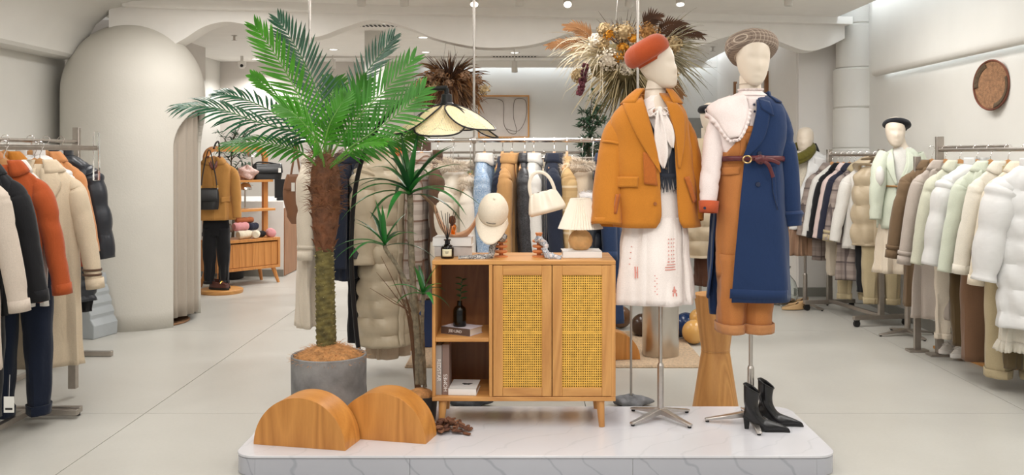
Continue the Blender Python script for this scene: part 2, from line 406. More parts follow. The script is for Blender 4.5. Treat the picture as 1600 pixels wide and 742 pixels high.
# ------------------------------------------------------------------ fitting booth: capsule with an arched side opening
bx, by, br = X(210, 8.2), 8.2, 0.575
bo = thing('fitting_booth', 'domed white plaster fitting booth with arched opening and taupe curtain', 'fitting room', (bx, by, 0))
def bpt(th, s):      # th from camera-facing direction to the right; s height parameter
    zs, zt = 1.93, 2.53
    if s <= zs: r, z = br, s
    else:
        k = min(1, (s-zs)/(zt-zs)); r, z = br*sqrt(max(0, 1-k*k)), s
    return Vector((r*sin(th), -r*cos(th), z))
NT, NZ = 400, 110
zz = [1.4*j/10 for j in range(10)]+[1.4+0.53*j/130 for j in range(131)]+[1.93+0.6*sin(pi/2*j/40) for j in range(1, 41)]
o_c, o_w, o_sp, o_top = R(91), R(38), 1.46, 1.80
def open_w(z):
    if z < o_sp: return o_w
    if z >= o_top: return -1
    return o_w*sqrt(1-((z-o_sp)/(o_top-o_sp))**2)
shell = MB(); vs = [bpt(2*pi*i/NT-pi, z) for z in zz for i in range(NT)]; fs = []
# snap ring columns to the opening's edge for a clean arch
for j, z in enumerate(zz):
    w = open_w(z)
    if w > 0:
        for e in (o_c-w, o_c+w):
            i = round((e+pi)/(2*pi)*NT) % NT; vs[j*NT+i] = bpt(e, z)
for j in range(len(zz)-1):
    for i in range(NT):
        th = 2*pi*(i+0.5)/NT-pi; w = open_w((zz[j]+zz[j+1])/2)
        if w > 0 and abs(th-o_c) < w: continue
        k = (i+1) % NT; fs.append((j*NT+i, j*NT+k, (j+1)*NT+k, (j+1)*NT+i))
shell.add(vs, fs).build('shell', M_arch, bo, solid=0.05, soff=-1, sharp=60)
M_curt = cloth('taupe_curtain', (178, 167, 154), 0.85, 300, 0.1)
cu = MB()
def cf(u, v):
    th = R(44)+u*R(92); z = 0.06+v*1.76; r = br-0.076+0.020*sin(u*44+0.6*sin(v*3))*(1-0.35*v)
    return (r*sin(th), -r*cos(th), z)
cu.grid(cf, 120, 14).build('curtain', M_curt, bo, solid=0.004)
tag(MB().lathe([(0.0, 0.0), (0.36, 0.0), (0.37, 0.008), (0.36, 0.016), (0, 0.016)], 40).build('round_mat', plain('brown_coir', (150, 112, 80), 0.95, bump=0.5, bsc=220), None), 'round brown coir mat under the fitting booth curtain', 'mat').location = (bx+0.12, by-0.1, 0.0)
# ------------------------------------------------------------------ garment library
def sg(a): return 1.0 if a >= 0 else -1.0
class Shell:
    """a draped tube: keys (z, cx, cy, half-width, half-depth) from the neck down; folds grow towards the hem"""
    def __init__(s, keys, n=2.5, f0=0.001, f1=0.012, k=5, seed=0, quilt=0, qa=0.012, quad=False, samples=36):
        s.key = smoothkeys(keys, samples); s.n = n; s.f0 = f0; s.f1 = f1; s.k = k; s.quilt = quilt; s.qa = qa; s.quad = quad
        rnd = random.Random(seed); s.ph = [rnd.uniform(0, 6.28) for _ in range(8)]; s.zt, s.zb = keys[0][0], keys[-1][0]
    def sec(s, z): return lerpkeys(s.key, z)
    def disp(s, th, z):
        t = (s.zt-z)/(s.zt-s.zb); p = s.ph
        a = s.f0+(s.f1-s.f0)*max(0, min(1, t))**1.3
        d = a*(sin(s.k*th+p[0]+1.2*sin(2.2*t+p[4]))+0.6*sin(1.7*s.k*th+p[1]+t*2)+0.4*sin(2.9*s.k*th+p[2]-t*3))
        d += 0.0025*sin(9*t+3*th+p[3])+0.002*sin(23*t-2*th+p[5])
        if s.quilt:
            if s.quad:
                a_, b_ = th*2.2+z/s.quilt, th*2.2-z/s.quilt
                d += s.qa*(min(abs(sin(a_*pi/2)), abs(sin(b_*pi/2)))**0.55)
            else:
                zz = (z-s.zt)/s.quilt+0.05*sin(3*th+p[6])
                d += s.qa*1.7*(abs(sin(zz*pi))**0.6)*(1+0.35*sin(7*th+p[7]+zz*2.1))
        return d
    def pt(s, th, z, off=0.0):
        cx, cy, w, t = s.sec(z); e = 2/s.n; c, q = cos(th), sin(th)
        x, y = w*sg(c)*abs(c)**e, t*sg(q)*abs(q)**e
        nx, ny = c/max(w, 0.01), q/max(t, 0.01); l = math.hypot(nx, ny); dd = s.disp(th, z)+off
        return Vector((cx+x+nx/l*dd, cy+y+ny/l*dd, z))
    def th(s, x, z):
        cx, cy, w, t = s.sec(z); u = max(-1, min(1, (x-cx)/w)); return -acos(sg(u)*abs(u)**(s.n/2))
    def front(s, x, z, off=0.0): return s.pt(s.th(x, z), z, off)
    def back(s, x, z, off=0.0): return s.pt(-s.th(x, z), z, off)
    def body(s, gap=None, nth=56, nz=None, z0=None, z1=None):
        mb = MB(); z0 = s.zt if z0 is None else z0; z1 = s.zb if z1 is None else z1
        nz = nz or max(10, int((z0-z1)/(0.018 if s.quilt else 0.03)))
        if gap is None:
            mb.grid(lambda u, v: s.pt(2*pi*u, z0+(z1-z0)*v), nth, nz, True)
        else:
            def f(u, v):
                z = z0+(z1-z0)*v; xl, xr = gap(z); a = s.th(xr, z); b_ = 2*pi+s.th(xl, z)
                return s.pt(a+(b_-a)*u, z)
            mb.grid(f, nth, nz)
        return mb
    def patch(s, L, Rr, nu=6, nv=8, off=0.006, side='front', mb=None, lift=None):
        """a panel lying on the shell between two edge polylines in (x, z)"""
        mb = mb or MB(); L, Rr = crom([(a, c, 0) for a, c in L], nv+1), crom([(a, c, 0) for a, c in Rr], nv+1)
        fn = s.front if side == 'front' else s.back
        def f(u, v):
            j = min(int(round(v*nv)), nv); p = L[j].lerp(Rr[j], u)
            return fn(p.x, p.y, off+(lift(u, v) if lift else 0))
        return mb.grid(f, nu, nv)
    def dot(s, mb, x, z, r=0.009, h=0.005, off=0.004, side='front'):
        c = (s.front if side == 'front' else s.back)(x, z, off); sy = -1 if side == 'front' else 1
        mb.tube([c, c+Vector((0, sy*h, 0))], [r, r*0.9], 12); return mb

def sleeve(path, rad, n=14, seed=0, m=22, wr=0.05, quilt=0, flat=1.0, wf=9, qa=0.24):
    P = crom(path, m); rk = crom([(r, 0, 0) for r in rad], m); rnd = random.Random(seed); p = [rnd.uniform(0, 6.28) for _ in range(4)]
    cr = [(rnd.uniform(0.2, 0.95), rnd.uniform(0, 6.28), rnd.uniform(-0.07, 0.07)) for _ in range(9)] if m >= 22 and not quilt else []
    L = sum((P[i+1]-P[i]).length for i in range(m-1))
    def fn(th, t):
        d = wr*sin(wf*t+1.5*sin(th+p[0])+p[1])*(0.5+0.5*sin(th+p[2]))+0.04*sin(3*th+p[3])
        for t0, a0, sl0 in cr:
            e = (t-t0-sl0*sin(th-a0))/0.024
            if abs(e) < 3: d -= wr*1.9*math.exp(-e*e)*max(0, cos(th-a0))**0.5
        if quilt: d += qa*(abs(sin(t*L/quilt*pi))**0.6)-qa*0.6+0.03*sin(5*th+t*20+p[0])
        return d
    return MB().tube(P, [q.x for q in rk], n, flat, False, fn)
def fur(mb, pts, length=0.03, w=0.0025, per=14, seed=0, droop=0.4):
    rnd = random.Random(seed)
    for p, nrm in pts:
        for _ in range(per):
            a = Vector(p)+Vector((rnd.uniform(-1, 1), rnd.uniform(-1, 1), rnd.uniform(-1, 1)))*0.012
            d = (Vector(nrm)+Vector((rnd.uniform(-.6, .6), rnd.uniform(-.6, .6), rnd.uniform(-.6, .6)-droop))).normalized()*length*rnd.uniform(0.6, 1.2)
            sd = d.cross(Vector((rnd.uniform(-1, 1), rnd.uniform(-1, 1), rnd.uniform(-1, 1)))).normalized()*w
            k = len(mb.v); m_ = a+d*0.6; mb.v += [tuple(a-sd), tuple(a+sd), tuple(m_+sd*0.6), tuple(m_-sd*0.6), tuple(a+d+Vector((0, 0, -length*0.3*droop)))]; mb.f += [(k, k+1, k+2, k+3), (k+3, k+2, k+4)]
    return mb

HANGN = [0]
def hanger(loc, yaw, label, group, width=0.19, drop=0.1, mat=None, clips=False):
    h = thing('clothes_hanger', label, 'hanger', loc, yaw, group)
    mb = MB(); n = 14; vs = []; fs = []
    for i in range(n+1):
        u = i/n*2-1; x = u*width; z = -drop+0.012-0.098*abs(u)**1.2; hh = 0.016*(1-0.45*abs(u)); y = 0.02*abs(u)**2; tt = 0.008
        vs += [(x, y-tt, z-hh), (x, y+tt, z-hh), (x, y+tt, z+hh), (x, y-tt, z+hh)]
    for i in range(n):
        for k in range(4): fs.append((i*4+k, i*4+4+k, i*4+4+(k+1) % 4, i*4+(k+1) % 4))
    fs += [(0, 1, 2, 3), tuple(n*4+k for k in range(3, -1, -1))]
    mb.add(vs, fs).build('shoulder_bar', mat or M_hang, h, smooth=True)
    r = 0.021
    pth = [(0, 0, -drop+0.02), (0, 0, -0.055), (0.006, 0, -0.04)]+[(r*cos(a)*1.0, 0, 0.0+r*sin(a)-0.004) for a in [R(-50+26*i) for i in range(10)]]
    MB().tube(pth, 0.0026, 6).build('hook', M_chrome, h)
    return h

def hung(label, cat, loc, yaw, L, mat, group=None, W_=0.17, T=0.055, sl=0.56, collar='shirt', name=None, flare=1.06, seed=0, quilt=0, trim=None,
         buttons=0, bmat=None, pockets=0, cuff=None, cuffmat=None, f1=0.019, spread=0.10, hang=None, hgroup=None, drop=0.1, lining=None, hood=None,
         sleeves=True, frontdetail=True, under=None, belt=None, stitch=None, gapw=0.0, coll2=None, seams=None, lite=False, hmat=None, sr=0.053):
    """a garment hanging from a rail: local x across the shoulders, -y the front, z = 0 at the rail"""
    name = name or cat.replace(' ', '_')
    g = thing(name, label, cat, loc, yaw, group)
    zn = -drop-0.005
    keys = [(zn, 0, 0, 0.07, T*0.8), (zn-0.018, 0, 0, 0.098, T*0.85), (zn-0.04, 0, 0, W_*0.64, T*0.95), (zn-0.068, 0, 0, W_*0.86, T), (zn-0.10, 0, 0, W_*0.965, T*1.08), (zn-0.22, 0, 0, W_, T*1.15),
            (zn-L*0.55, 0, 0, W_*(1+(flare-1)*0.4), T*1.12), (zn-L, 0, 0, W_*flare, T*1.2)]
    s = Shell(keys, f0=0.0025 if not quilt else 0.001, f1=f1 if not quilt else 0.008, seed=seed, quilt=quilt, k=4)
    gp = None
    if gapw: gp = lambda z: (-gapw*min(1, (zn-z)/0.25+0.3), gapw*min(1, (zn-z)/0.25+0.3))
    s.body(gp, nth=32 if lite else 52, nz=16 if lite and not quilt else None).build('body', mat, g, solid=0.004)
    if sleeves:
        for k in (-1, 1):
            x0 = k*W_*0.9
            sleeve([(x0*0.86, 0, zn-0.085), (k*(W_*0.965), -0.006, zn-0.135), (k*(W_+0.014), -0.014, zn-0.20), (k*(W_+0.01+spread*0.5), -0.022, zn-0.1-sl*0.55), (k*(W_+spread), -0.034, zn-0.08-sl)],
                   [sr*0.42, sr*0.86, sr*1.0, sr*0.92, sr*0.78], 10 if lite else 16, seed+k, 12 if lite and not quilt else (34 if quilt else 44), wr=0.03 if quilt else 0.05, wf=13, quilt=quilt).build('sleeve', mat, g, solid=0.004)
            if cuff:
                c = MB(); p = Vector((k*(W_+spread), -0.03, zn-0.08-sl))
                c.tube([p+Vector((-k*0.006, 0, 0.05)), p+Vector((0, 0, -0.006))], [sr*0.86, sr*0.86], 16, cap=False); c.build('cuff', cuffmat or mat, g, solid=0.006)
                if cuff == 'strap':
                    c2 = MB().tube([p+Vector((-k*0.012, 0, 0.085)), p+Vector((-k*0.009, 0, 0.06))], [sr*0.94, sr*0.92], 16, cap=False); c2.build('cuff_strap', cuffmat or mat, g, solid=0.006)
    if lining: s.patch([(-0.055, zn-0.002), (-0.03, zn-0.06)], [(0.055, zn-0.002), (0.03, zn-0.06)], 5, 4, 0.002).build('lining', lining, g, solid=0.002)
    cm = coll2 or mat
    if collar == 'shirt' or collar == 'lapel' or collar == 'stand':
        hb, hf = {'shirt': (0.045, 0.085), 'lapel': (0.055, 0.07), 'stand': (0.05, 0.05)}[collar]
        c = MB()
        def cf(u, v, up=(collar == 'stand')):
            a = -pi/2+0.16+u*(2*pi-0.32); fr = max(0, -sin(a))**2; h = hb+(hf-hb)*fr
            if up:
                p = s.pt(a, zn, 0.004); return Vector((p.x*(0.98-0.02*v), p.y*(0.98), zn-0.008+v*h))
            p0 = s.pt(a, zn, 0.005)+Vector((0, 0, 0.022)); p1 = s.pt(a, zn-h*0.75, 0.012)
            t = v; return p0.lerp(p1, t)+Vector((0, 0, 0.006*sin(pi*t)))
        c.grid(cf, 32, 4).build('collar', cm, g, solid=0.006)
    if collar == 'lapel' and frontdetail:
        for k in (-1, 1):
            s.patch([(k*0.012, zn-0.02), (k*0.006, zn-0.16), (k*0.002, zn-0.30)], [(k*0.09, zn-0.045), (k*0.105, zn-0.13), (k*0.008, zn-0.31)], 5, 8, 0.011).build('lapel', cm, g, solid=0.005)
    if collar == 'fur':
        fm = trim or plain('cream_fur', (238, 226, 208), 0.95, var=0.06)
        pts = []
        for i in range(44):
            a = -pi/2+0.2+i/43*(2*pi-0.4); p = s.pt(a, zn-0.02, 0.012); nrm = Vector((cos(a), sin(a), 0.5))
            for q in range(3): pts.append((p+Vector((nrm.x*0.02*q, nrm.y*0.02*q, 0.03-0.03*q)), nrm))
        core = MB().tube([s.pt(-pi/2+0.2+i/24*(2*pi-0.4), zn-0.015, 0.02) for i in range(25)], 0.032, 10).build('collar', fm, g)
        stuff(fur(MB(), pts, 0.036, 0.0013, 26, seed).build('fur_trim', fm, g, smooth=False, fixn=False))
    if collar == 'hood':
        hm = MB()
        def hf2(u, v):
            a = -pi/2+0.35+u*(2*pi-0.7); p = s.pt(a, zn-0.01-0.05*max(0, sin(a)), 0.012+0.035*max(0, sin(a))*sin(pi*v)+0.02*sin(pi*v))
            back = max(0, sin(a)); return Vector((p.x*(1+0.25*sin(pi*v)), p.y+back*0.05*sin(pi*v), p.z-0.10*back*(1-v)+0.085*v*(0.4+back)+0.02))
        hm.grid(hf2, 30, 8).build('hood', cm, g, solid=0.012)
        if trim:
            pts = []
            for i in range(50):
                p = hf2(i/49, 1.0); a = -pi/2+0.35+i/49*(2*pi-0.7); pts.append((p, Vector((cos(a), sin(a), 0.8)))); pts.append((hf2(i/49, 0.8), Vector((cos(a), sin(a), 0.2))))
            stuff(fur(MB(), pts, 0.048, 0.0014, 40, seed).build('fur_trim', trim, g, smooth=False, fixn=False))
    if frontdetail and not quilt:
        s.patch([(-0.018, zn-(0.30 if collar == 'lapel' else 0.03)), (-0.018, zn-L*0.6), (-0.018, zn-L+0.006)], [(0.018, zn-(0.30 if collar == 'lapel' else 0.03)), (0.018, zn-L*0.6), (0.018, zn-L+0.006)], 3, 14, 0.005).build('placket', mat, g, solid=0.004)
    if quilt and frontdetail:
        s.patch([(-0.022, zn-0.02), (-0.022, zn-L*0.6), (-0.022, zn-L+0.01)], [(0.022, zn-0.02), (0.022, zn-L*0.6), (0.022, zn-L+0.01)], 3, 26, 0.008).build('placket', mat, g, solid=0.006)
    for i in range(buttons):
        mb = MB(); z = zn-(0.33 if collar == 'lapel' else 0.07)-i*0.105
        if z > zn-L+0.05: s.dot(mb, 0.0, z, 0.009, 0.005, 0.009); mb.build('button', bmat or M_dark, g)
    if pockets:
        for k in (-1, 1):
            zc = zn-min(L*0.62, 0.5); s.patch([(k*0.07, zc), (k*0.07, zc-0.055)], [(k*0.165, zc+0.004), (k*0.165, zc-0.05)], 5, 3, 0.011).build('pocket_flap', mat, g, solid=0.006)
    if belt:
        zc = zn-0.36; MB().grid(lambda u, v: s.pt(2*pi*u, zc-0.035*v, 0.008), 40, 2, True).build('belt', belt, g, solid=0.005)
    if hang is not False:
        hanger(loc, yaw, (hang or 'wooden hanger with steel hook inside the '+' '.join(label.split()[:8]))[:140], hgroup or 'hangers', W_*0.84, drop, hmat)
    return g

def trousers(label, loc, yaw, L, mat, group=None, W_=0.15, T=0.03, seed=0, hang=None, hgroup=None, drop=0.09, cuff=0, taper=0.62, cat='trousers', waistmat=None, lite=False, hmat=None, bend=0.0):
    g = thing('trousers', label, cat, loc, yaw, group); zn = -drop
    top = Shell([(zn, 0, 0, W_*0.8, T), (zn-0.12, 0, 0, W_*0.95, T*1.2), (zn-0.25, 0, 0, W_, T*1.4), (zn-0.28, 0, 0, W_, T*1.4)], f1=0.004, seed=seed)
    top.body(None, 36, 10).build('seat', mat, g, solid=0.003)
    MB().grid(lambda u, v: top.pt(2*pi*u, zn-0.04*v, 0.004), 36, 2, True).build('waistband', waistmat or mat, g, solid=0.004)
    for k in (-1, 1):
        w2 = W_*0.52
        leg = Shell([(zn-0.20, k*w2*0.95, 0, w2*0.98, T*1.4), (zn-0.45, k*w2*1.02, -0.004, w2*0.95, T*1.35), (zn-L*0.75, k*w2*1.06+bend*0.5, 0, w2*(1+taper)/2, T*1.3), (zn-L, k*w2*1.1+bend, 0, w2*taper, T*1.25)], f1=0.007, seed=seed+k+3, k=3)
        lg = leg.body(None, 22, 22).build('leg', mat, g, solid=0.003)
        if cuff: MB().grid(lambda u, v: leg.pt(2*pi*u, zn-L+cuff*(1-v)-0.002, 0.008), 24, 3, True).build('cuff', waistmat or mat, lg, solid=0.006)
    if hang is not False:
        hanger(loc, yaw, hang or 'wooden hanger with steel hook above the '+' '.join(label.split()[:8]), hgroup or 'hangers', W_*0.9, drop, hmat)
    return g
def skirt(label, loc, yaw, L, mat, group=None, W_=0.15, T=0.05, seed=0, flare=1.5, k=7, f1=0.02, drop=0.1, hang=None, hgroup=None, trim=None, cat='skirt'):
    g = thing('skirt', label, cat, loc, yaw, group); zn = -drop
    s = Shell([(zn, 0, 0, W_*0.85, T*0.8), (zn-0.1, 0, 0, W_, T), (zn-L, 0, 0, W_*flare, T*flare)], f1=f1, seed=seed, k=k)
    s.body(None, 64).build('body', mat, g, solid=0.003)
    MB().grid(lambda u, v: s.pt(2*pi*u, zn-0.035*v, 0.005), 40, 2, True).build('waistband', mat, g, solid=0.004)
    if trim: MB().grid(lambda u, v: s.pt(2*pi*u, zn-L+0.05-0.06*v, 0.004+0.012*v*(1+sin(40*2*pi*u))), 160, 3, True).build('ruffle', trim, g, solid=0.002)
    if hang is not False: hanger(loc, yaw, hang or 'wooden hanger with steel hook above the '+' '.join(label.split()[:8]), hgroup or 'hangers', W_*0.9, drop)
    return g

def head_mesh(k=1.0):
    """smooth egg-shaped mannequin head, chin at -0.115, crown at +0.125, face towards -y"""
    keys = [(0.125, 0, 0.012, 0.004, 0.004), (0.122, 0, 0.012, 0.026, 0.03), (0.108, 0, 0.012, 0.05, 0.062), (0.075, 0, 0.009, 0.069, 0.085), (0.03, 0, 0.004, 0.075, 0.094), (-0.01, 0, -0.004, 0.072, 0.09),
            (-0.05, 0, -0.016, 0.063, 0.078), (-0.08, 0, -0.03, 0.051, 0.062), (-0.102, 0, -0.044, 0.036, 0.043), (-0.114, 0, -0.05, 0.018, 0.022), (-0.116, 0, -0.05, 0.004, 0.005)]
    ks = [(z, cx, cy, w, t) for z, cx, cy, w, t in keys]
    def f(u, v):
        i = v*(len(ks)-1); a = int(min(i, len(ks)-2)); t = i-a
        kk = _crn([list(q) for q in ks], 61)[int(round(v*60))]
        z, cx, cy, w, d = kk; th = 2*pi*u; c, q = cos(th), sin(th); e = 2/2.15
        x, y = max(w, 0.003)*sg(c)*abs(c)**e, max(d, 0.003)*sg(q)*abs(q)**e
        if q < 0:
            fx = max(0, 1-abs(x)/0.03)
            y -= 0.010*fx*math.exp(-((z+0.028)/0.022)**2)*1.0       # nose
            y += 0.007*math.exp(-((z-0.012)/0.016)**2)*math.exp(-((abs(x)-0.03)/0.016)**2)  # eye hollows
            y -= 0.004*fx*math.exp(-((z+0.068)/0.009)**2)           # lips
        return Vector((x*k, (cy+y)*k, z*k))
    CR = _crn([list(q) for q in ks], 61)
    return MB().grid(f, 40, 60, True)
def orient(o, yaw=0, tilt=0, roll=0): o.rotation_euler = (tilt, roll, yaw); return o
def beret(r=0.145, h=0.075, seed=0, soft=0.05):
    rnd = random.Random(seed); p = [rnd.uniform(0, 6.28) for _ in range(3)]
    mb = MB(); kp = _crn([[0, 0.076, -0.012], [-1, 0.079, 0.0], [-2, r*0.88, 0.008], [-3, r*0.985, h*0.30], [-4, r*0.97, h*0.55], [-5, r*0.84, h*0.82], [-6, r*0.55, h*0.98], [-7, r*0.2, h*1.0], [-8, 0.003, h*0.995]], 30); prof = [(max(0.002, q[1]), q[2]) for q in kp]
    return mb.lathe(prof, 44, fn=lambda th, t: soft*t*(1-t)*2*(sin(3*th+p[0])+0.6*sin(5*th+p[1])), sy=1.08)
def stand_x(parent, z_top, mat=None, arm=0.19, a0=0.3, collar_z=0.27, hubs=True, z0=0.0, n=4, r=0.0095):
    mat = mat or M_steel
    MB().tube([(0, 0, 0.05+z0), (0, 0, z_top)], r, 14).build('pole', mat, parent)
    MB().tube([(0, 0, 0.035+z0), (0, 0, collar_z+z0)], r*1.75, 16).tube([(0, 0, collar_z+z0), (0, 0, collar_z+0.012+z0)], [r*1.75, r*1.25], 16).build('collar_sleeve', mat, parent)
    for i in range(n):
        a = a0+i*2*pi/n; d = Vector((cos(a), sin(a), 0)); q = Vector((-sin(a), cos(a), 0))
        mb = MB(); vs = []
        for t, w, zl, zh in ((0, 0.018, 0.03, 0.06), (0.5, 0.016, 0.020, 0.038), (1.0, 0.012, 0.008, 0.018)):
            for sx, zz_ in ((-1, zl), (1, zl), (1, zh), (-1, zh)): vs.append(tuple(d*arm*t+q*(sx*w)+Vector((0, 0, zz_+z0))))
        fs = [(0, 3, 2, 1), (8, 9, 10, 11)]
        for j in range(2):
            for k2 in range(4): fs.append((j*4+k2, j*4+(k2+1) % 4, j*4+4+(k2+1) % 4, j*4+4+k2))
        l = mb.add(vs, fs).build('leg', mat, parent, bevel=0.003)
        e = d*(arm-0.012); MB().lathe([(0.009, 0.0), (0.010, 0.008)], 10, (e.x, e.y, z0)).build('foot_pad', M_rubber, l)
# ------------------------------------------------------------------ platform
PT = 0.09
def marble(name, base, vein, amt=1.0):
    if name in MATS: return MATS[name]
    m, nt, b = _base(name, base, 0.12)
    v = _coord(nt, (1, 1, 1), 'Object', (0.2, 0.5, 0.7))
    n = _noise(nt, v, 1.6, 4, 0.55, 0.8)
    w = nt.nodes.new('ShaderNodeTexWave'); w.inputs['Scale'].default_value = 2.1; w.inputs['Distortion'].default_value = 7; w.inputs['Detail'].default_value = 3; w.inputs['Detail Scale'].default_value = 1.3
    nt.links.new(v, w.inputs[0])
    c1 = _ramp(nt, w.outputs['Fac'], [(0.0, vein), (0.018, base)])
    c2 = _ramp(nt, n, [(0.35, shade(base, 0.985)), (0.65, shade(base, 1.0))])
    mx = nt.nodes.new('ShaderNodeMix'); mx.data_type = 'RGBA'; mx.blend_type = 'MULTIPLY'; mx.inputs[0].default_value = 1.0
    nt.links.new(c1, mx.inputs[6]); nt.links.new(c2, mx.inputs[7]); nt.links.new(mx.outputs[2], b.inputs['Base Color'])
    MATS[name] = m; return m
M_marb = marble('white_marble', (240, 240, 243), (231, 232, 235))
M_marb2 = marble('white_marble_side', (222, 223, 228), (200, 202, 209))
def rrect(x0, x1, y0, y1, r, n=8):
    out = []
    for cx, cy, a0 in ((x1-r, y0+r, -90), (x1-r, y1-r, 0), (x0+r, y1-r, 90), (x0+r, y0+r, 180)):
        for i in range(n+1):
            a = R(a0+90*i/n); out.append((cx+r*cos(a), cy+r*sin(a)))
    return out
pf = thing('display_platform', 'low white marble display platform with rounded corners under the mannequins', 'platform', (0.05, 4.64, 0))
px0, px1, py0, py1 = -1.325, 1.35, -0.415, 0.415
MB().prism(rrect(px0, px1, py0, py1, 0.10), PT-0.012, PT).build('top_slab', M_marb, pf, bevel=0.002, sharp=30)
core = MB().prism(rrect(px0+0.012, px1-0.012, py0+0.012, py1-0.012, 0.09), 0, PT-0.012).build('core', M_base, pf, sharp=30)
# four facing panels with open butt joints along the front and bent corners
rr_ = rrect(px0+0.002, px1-0.002, py0+0.002, py1-0.002, 0.10, 10)
def facing(pts):
    mb = MB(); vs = []; n = len(pts)
    for (x, y), (nx, ny) in pts: vs += [(x, y, 0.002), (x, y, PT-0.0145), (x-nx*0.01, y-ny*0.01, PT-0.0145), (x-nx*0.01, y-ny*0.01, 0.002)]
    fs = []
    for i in range(n-1):
        for k in range(4): fs.append((i*4+k, i*4+(k+1) % 4, i*4+4+(k+1) % 4, i*4+4+k))
    fs += [(0, 1, 2, 3), tuple((n-1)*4+k for k in range(4))]
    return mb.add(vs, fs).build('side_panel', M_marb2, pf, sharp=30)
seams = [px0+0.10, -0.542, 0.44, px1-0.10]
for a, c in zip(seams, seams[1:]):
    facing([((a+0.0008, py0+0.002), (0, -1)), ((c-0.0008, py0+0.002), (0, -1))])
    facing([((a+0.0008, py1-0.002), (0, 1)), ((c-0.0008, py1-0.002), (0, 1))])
for cx, a0, s_ in ((px0+0.10, 180, 1), (px1-0.10, 270, 1)):
    for cy, off in ((py0+0.10, 0), (py1-0.10, 0)):
        a1 = a0 if cy < 0 else (a0-90 if cx < 0 else a0+90)
        facing([((cx+0.098*cos(R(a1+90*i/10)), cy+0.098*sin(R(a1+90*i/10))), (cos(R(a1+90*i/10)), sin(R(a1+90*i/10)))) for i in range(11)])
    x = px0+0.002 if cx < 0 else px1-0.002; n = (-1, 0) if cx < 0 else (1, 0)
    facing([((x, py0+0.101), n), ((x, py1-0.101), n)])

# ------------------------------------------------------------------ half-round oak blocks
def half_round(name, label, p, q, depth, r, mat, zb, group=None, cat='display block', face=None):
    """front base edge from p to q (plan), half disc above it, extruded away from the viewer"""
    p, q = Vector((*p, 0)), Vector((*q, 0)); c = (p+q)/2; d = q-p; rz = math.atan2(d.y, d.x)
    t = thing(name, label, cat, (c.x, c.y, zb), rz, group)
    n = 40; arc = [(r*cos(pi*i/n), r*sin(pi*i/n)) for i in range(n+1)]
    MB().prism(arc, 0.004, depth-0.004, 'XZ').build('core', mat, t, sharp=30)
    MB().prism([(x*1.0, z*1.0) for x, z in arc], 0.0, 0.0039, 'XZ').build('front_face', face or mat, t, sharp=30, bevel=0.001)
    MB().prism([(x*1.0, z*1.0) for x, z in arc], depth-0.0039, depth, 'XZ').build('rear_face', mat, t, sharp=30, bevel=0.001)
    return t
M_blockf = wood('amber_oak_face', (216, 150, 76), (168, 104, 44), 'Z', rough=0.36, rings=1.4, sc=6)
half_round('half_round_block', 'half-round oak block at the left front corner of the platform', (-1.227, 4.394), (-0.789, 4.295), 0.172, 0.2245, M_block, PT, 'half-round oak blocks', face=M_blockf)
half_round('half_round_block', 'half-round oak block leaning behind the first one, beside the cabinet', (-0.872, 4.50), (-0.439, 4.394), 0.155, 0.223, M_block, PT, 'half-round oak blocks', face=M_blockf)

# ------------------------------------------------------------------ leaves and plants
def leaf_strip(mb, base, dirv, nrm, length, width, droop=0.3, fold=0.25, seg=4, prof=(0.35, 0.95, 1.0, 0.7, 0.03)):
    dirv = Vector(dirv).normalized(); nrm = Vector(nrm); nrm = (nrm-dirv*nrm.dot(dirv)).normalized(); p = Vector(base); k = len(mb.v)
    step = length/seg
    for i in range(seg+1):
        sd = dirv.cross(nrm).normalized(); w = width*0.5*prof[min(len(prof)-1, int(round(i*(len(prof)-1)/seg)))]
        mb.v += [tuple(p-sd*w+nrm*w*fold), tuple(p), tuple(p+sd*w+nrm*w*fold)]
        p = p+dirv*step; dirv = (dirv+Vector((0, 0, -droop/seg))).normalized(); nrm = (nrm-dirv*nrm.dot(dirv)).normalized()
    for i in range(seg):
        a = k+i*3; mb.f += [(a, a+1, a+4, a+3), (a+1, a+2, a+5, a+4)]
    return mb
def leafmat(name, c, rough=0.35, tr=0.25, var=0.2):
    if name in MATS: return MATS[name]
    m, nt, b = _base(name, c, rough)
    v = _coord(nt)
    nt.links.new(_ramp(nt, _noise(nt, v, 9, 3), [(0.3, shade(c, 1-var)), (0.7, shade(c, 1+var*0.8))]), b.inputs['Base Color'])
    t = nt.nodes.new('ShaderNodeBsdfTranslucent'); t.inputs[0].default_value = (*lin(shade(c, 1.15)), 1)
    mx = nt.nodes.new('ShaderNodeMixShader'); mx.inputs[0].default_value = tr
    out = nt.nodes['Material Output']; nt.links.new(b.outputs[0], mx.inputs[1]); nt.links.new(t.outputs[0], mx.inputs[2]); nt.links.new(mx.outputs[0], out.inputs[0])
    MATS[name] = m; return m
L_bright = leafmat('lit_palm_green', (76, 146, 40), 0.38, 0.3)  # light on the front fronds is put into this brighter green
L_mid = leafmat('palm_green', (66, 130, 44), 0.34, 0.25)
L_deep = leafmat('deep_palm_green', (36, 84, 58), 0.26, 0.15)
L_drac = leafmat('dracaena_green', (40, 112, 46), 0.3, 0.2)
L_drac2 = leafmat('dracaena_dark_green', (30, 78, 42), 0.3, 0.15)
L_olive = leafmat('olive_leaf', (66, 98, 74), 0.5, 0.15)
M_rach = plain('palm_rib_green', (110, 160, 70), 0.45, var=0.1)

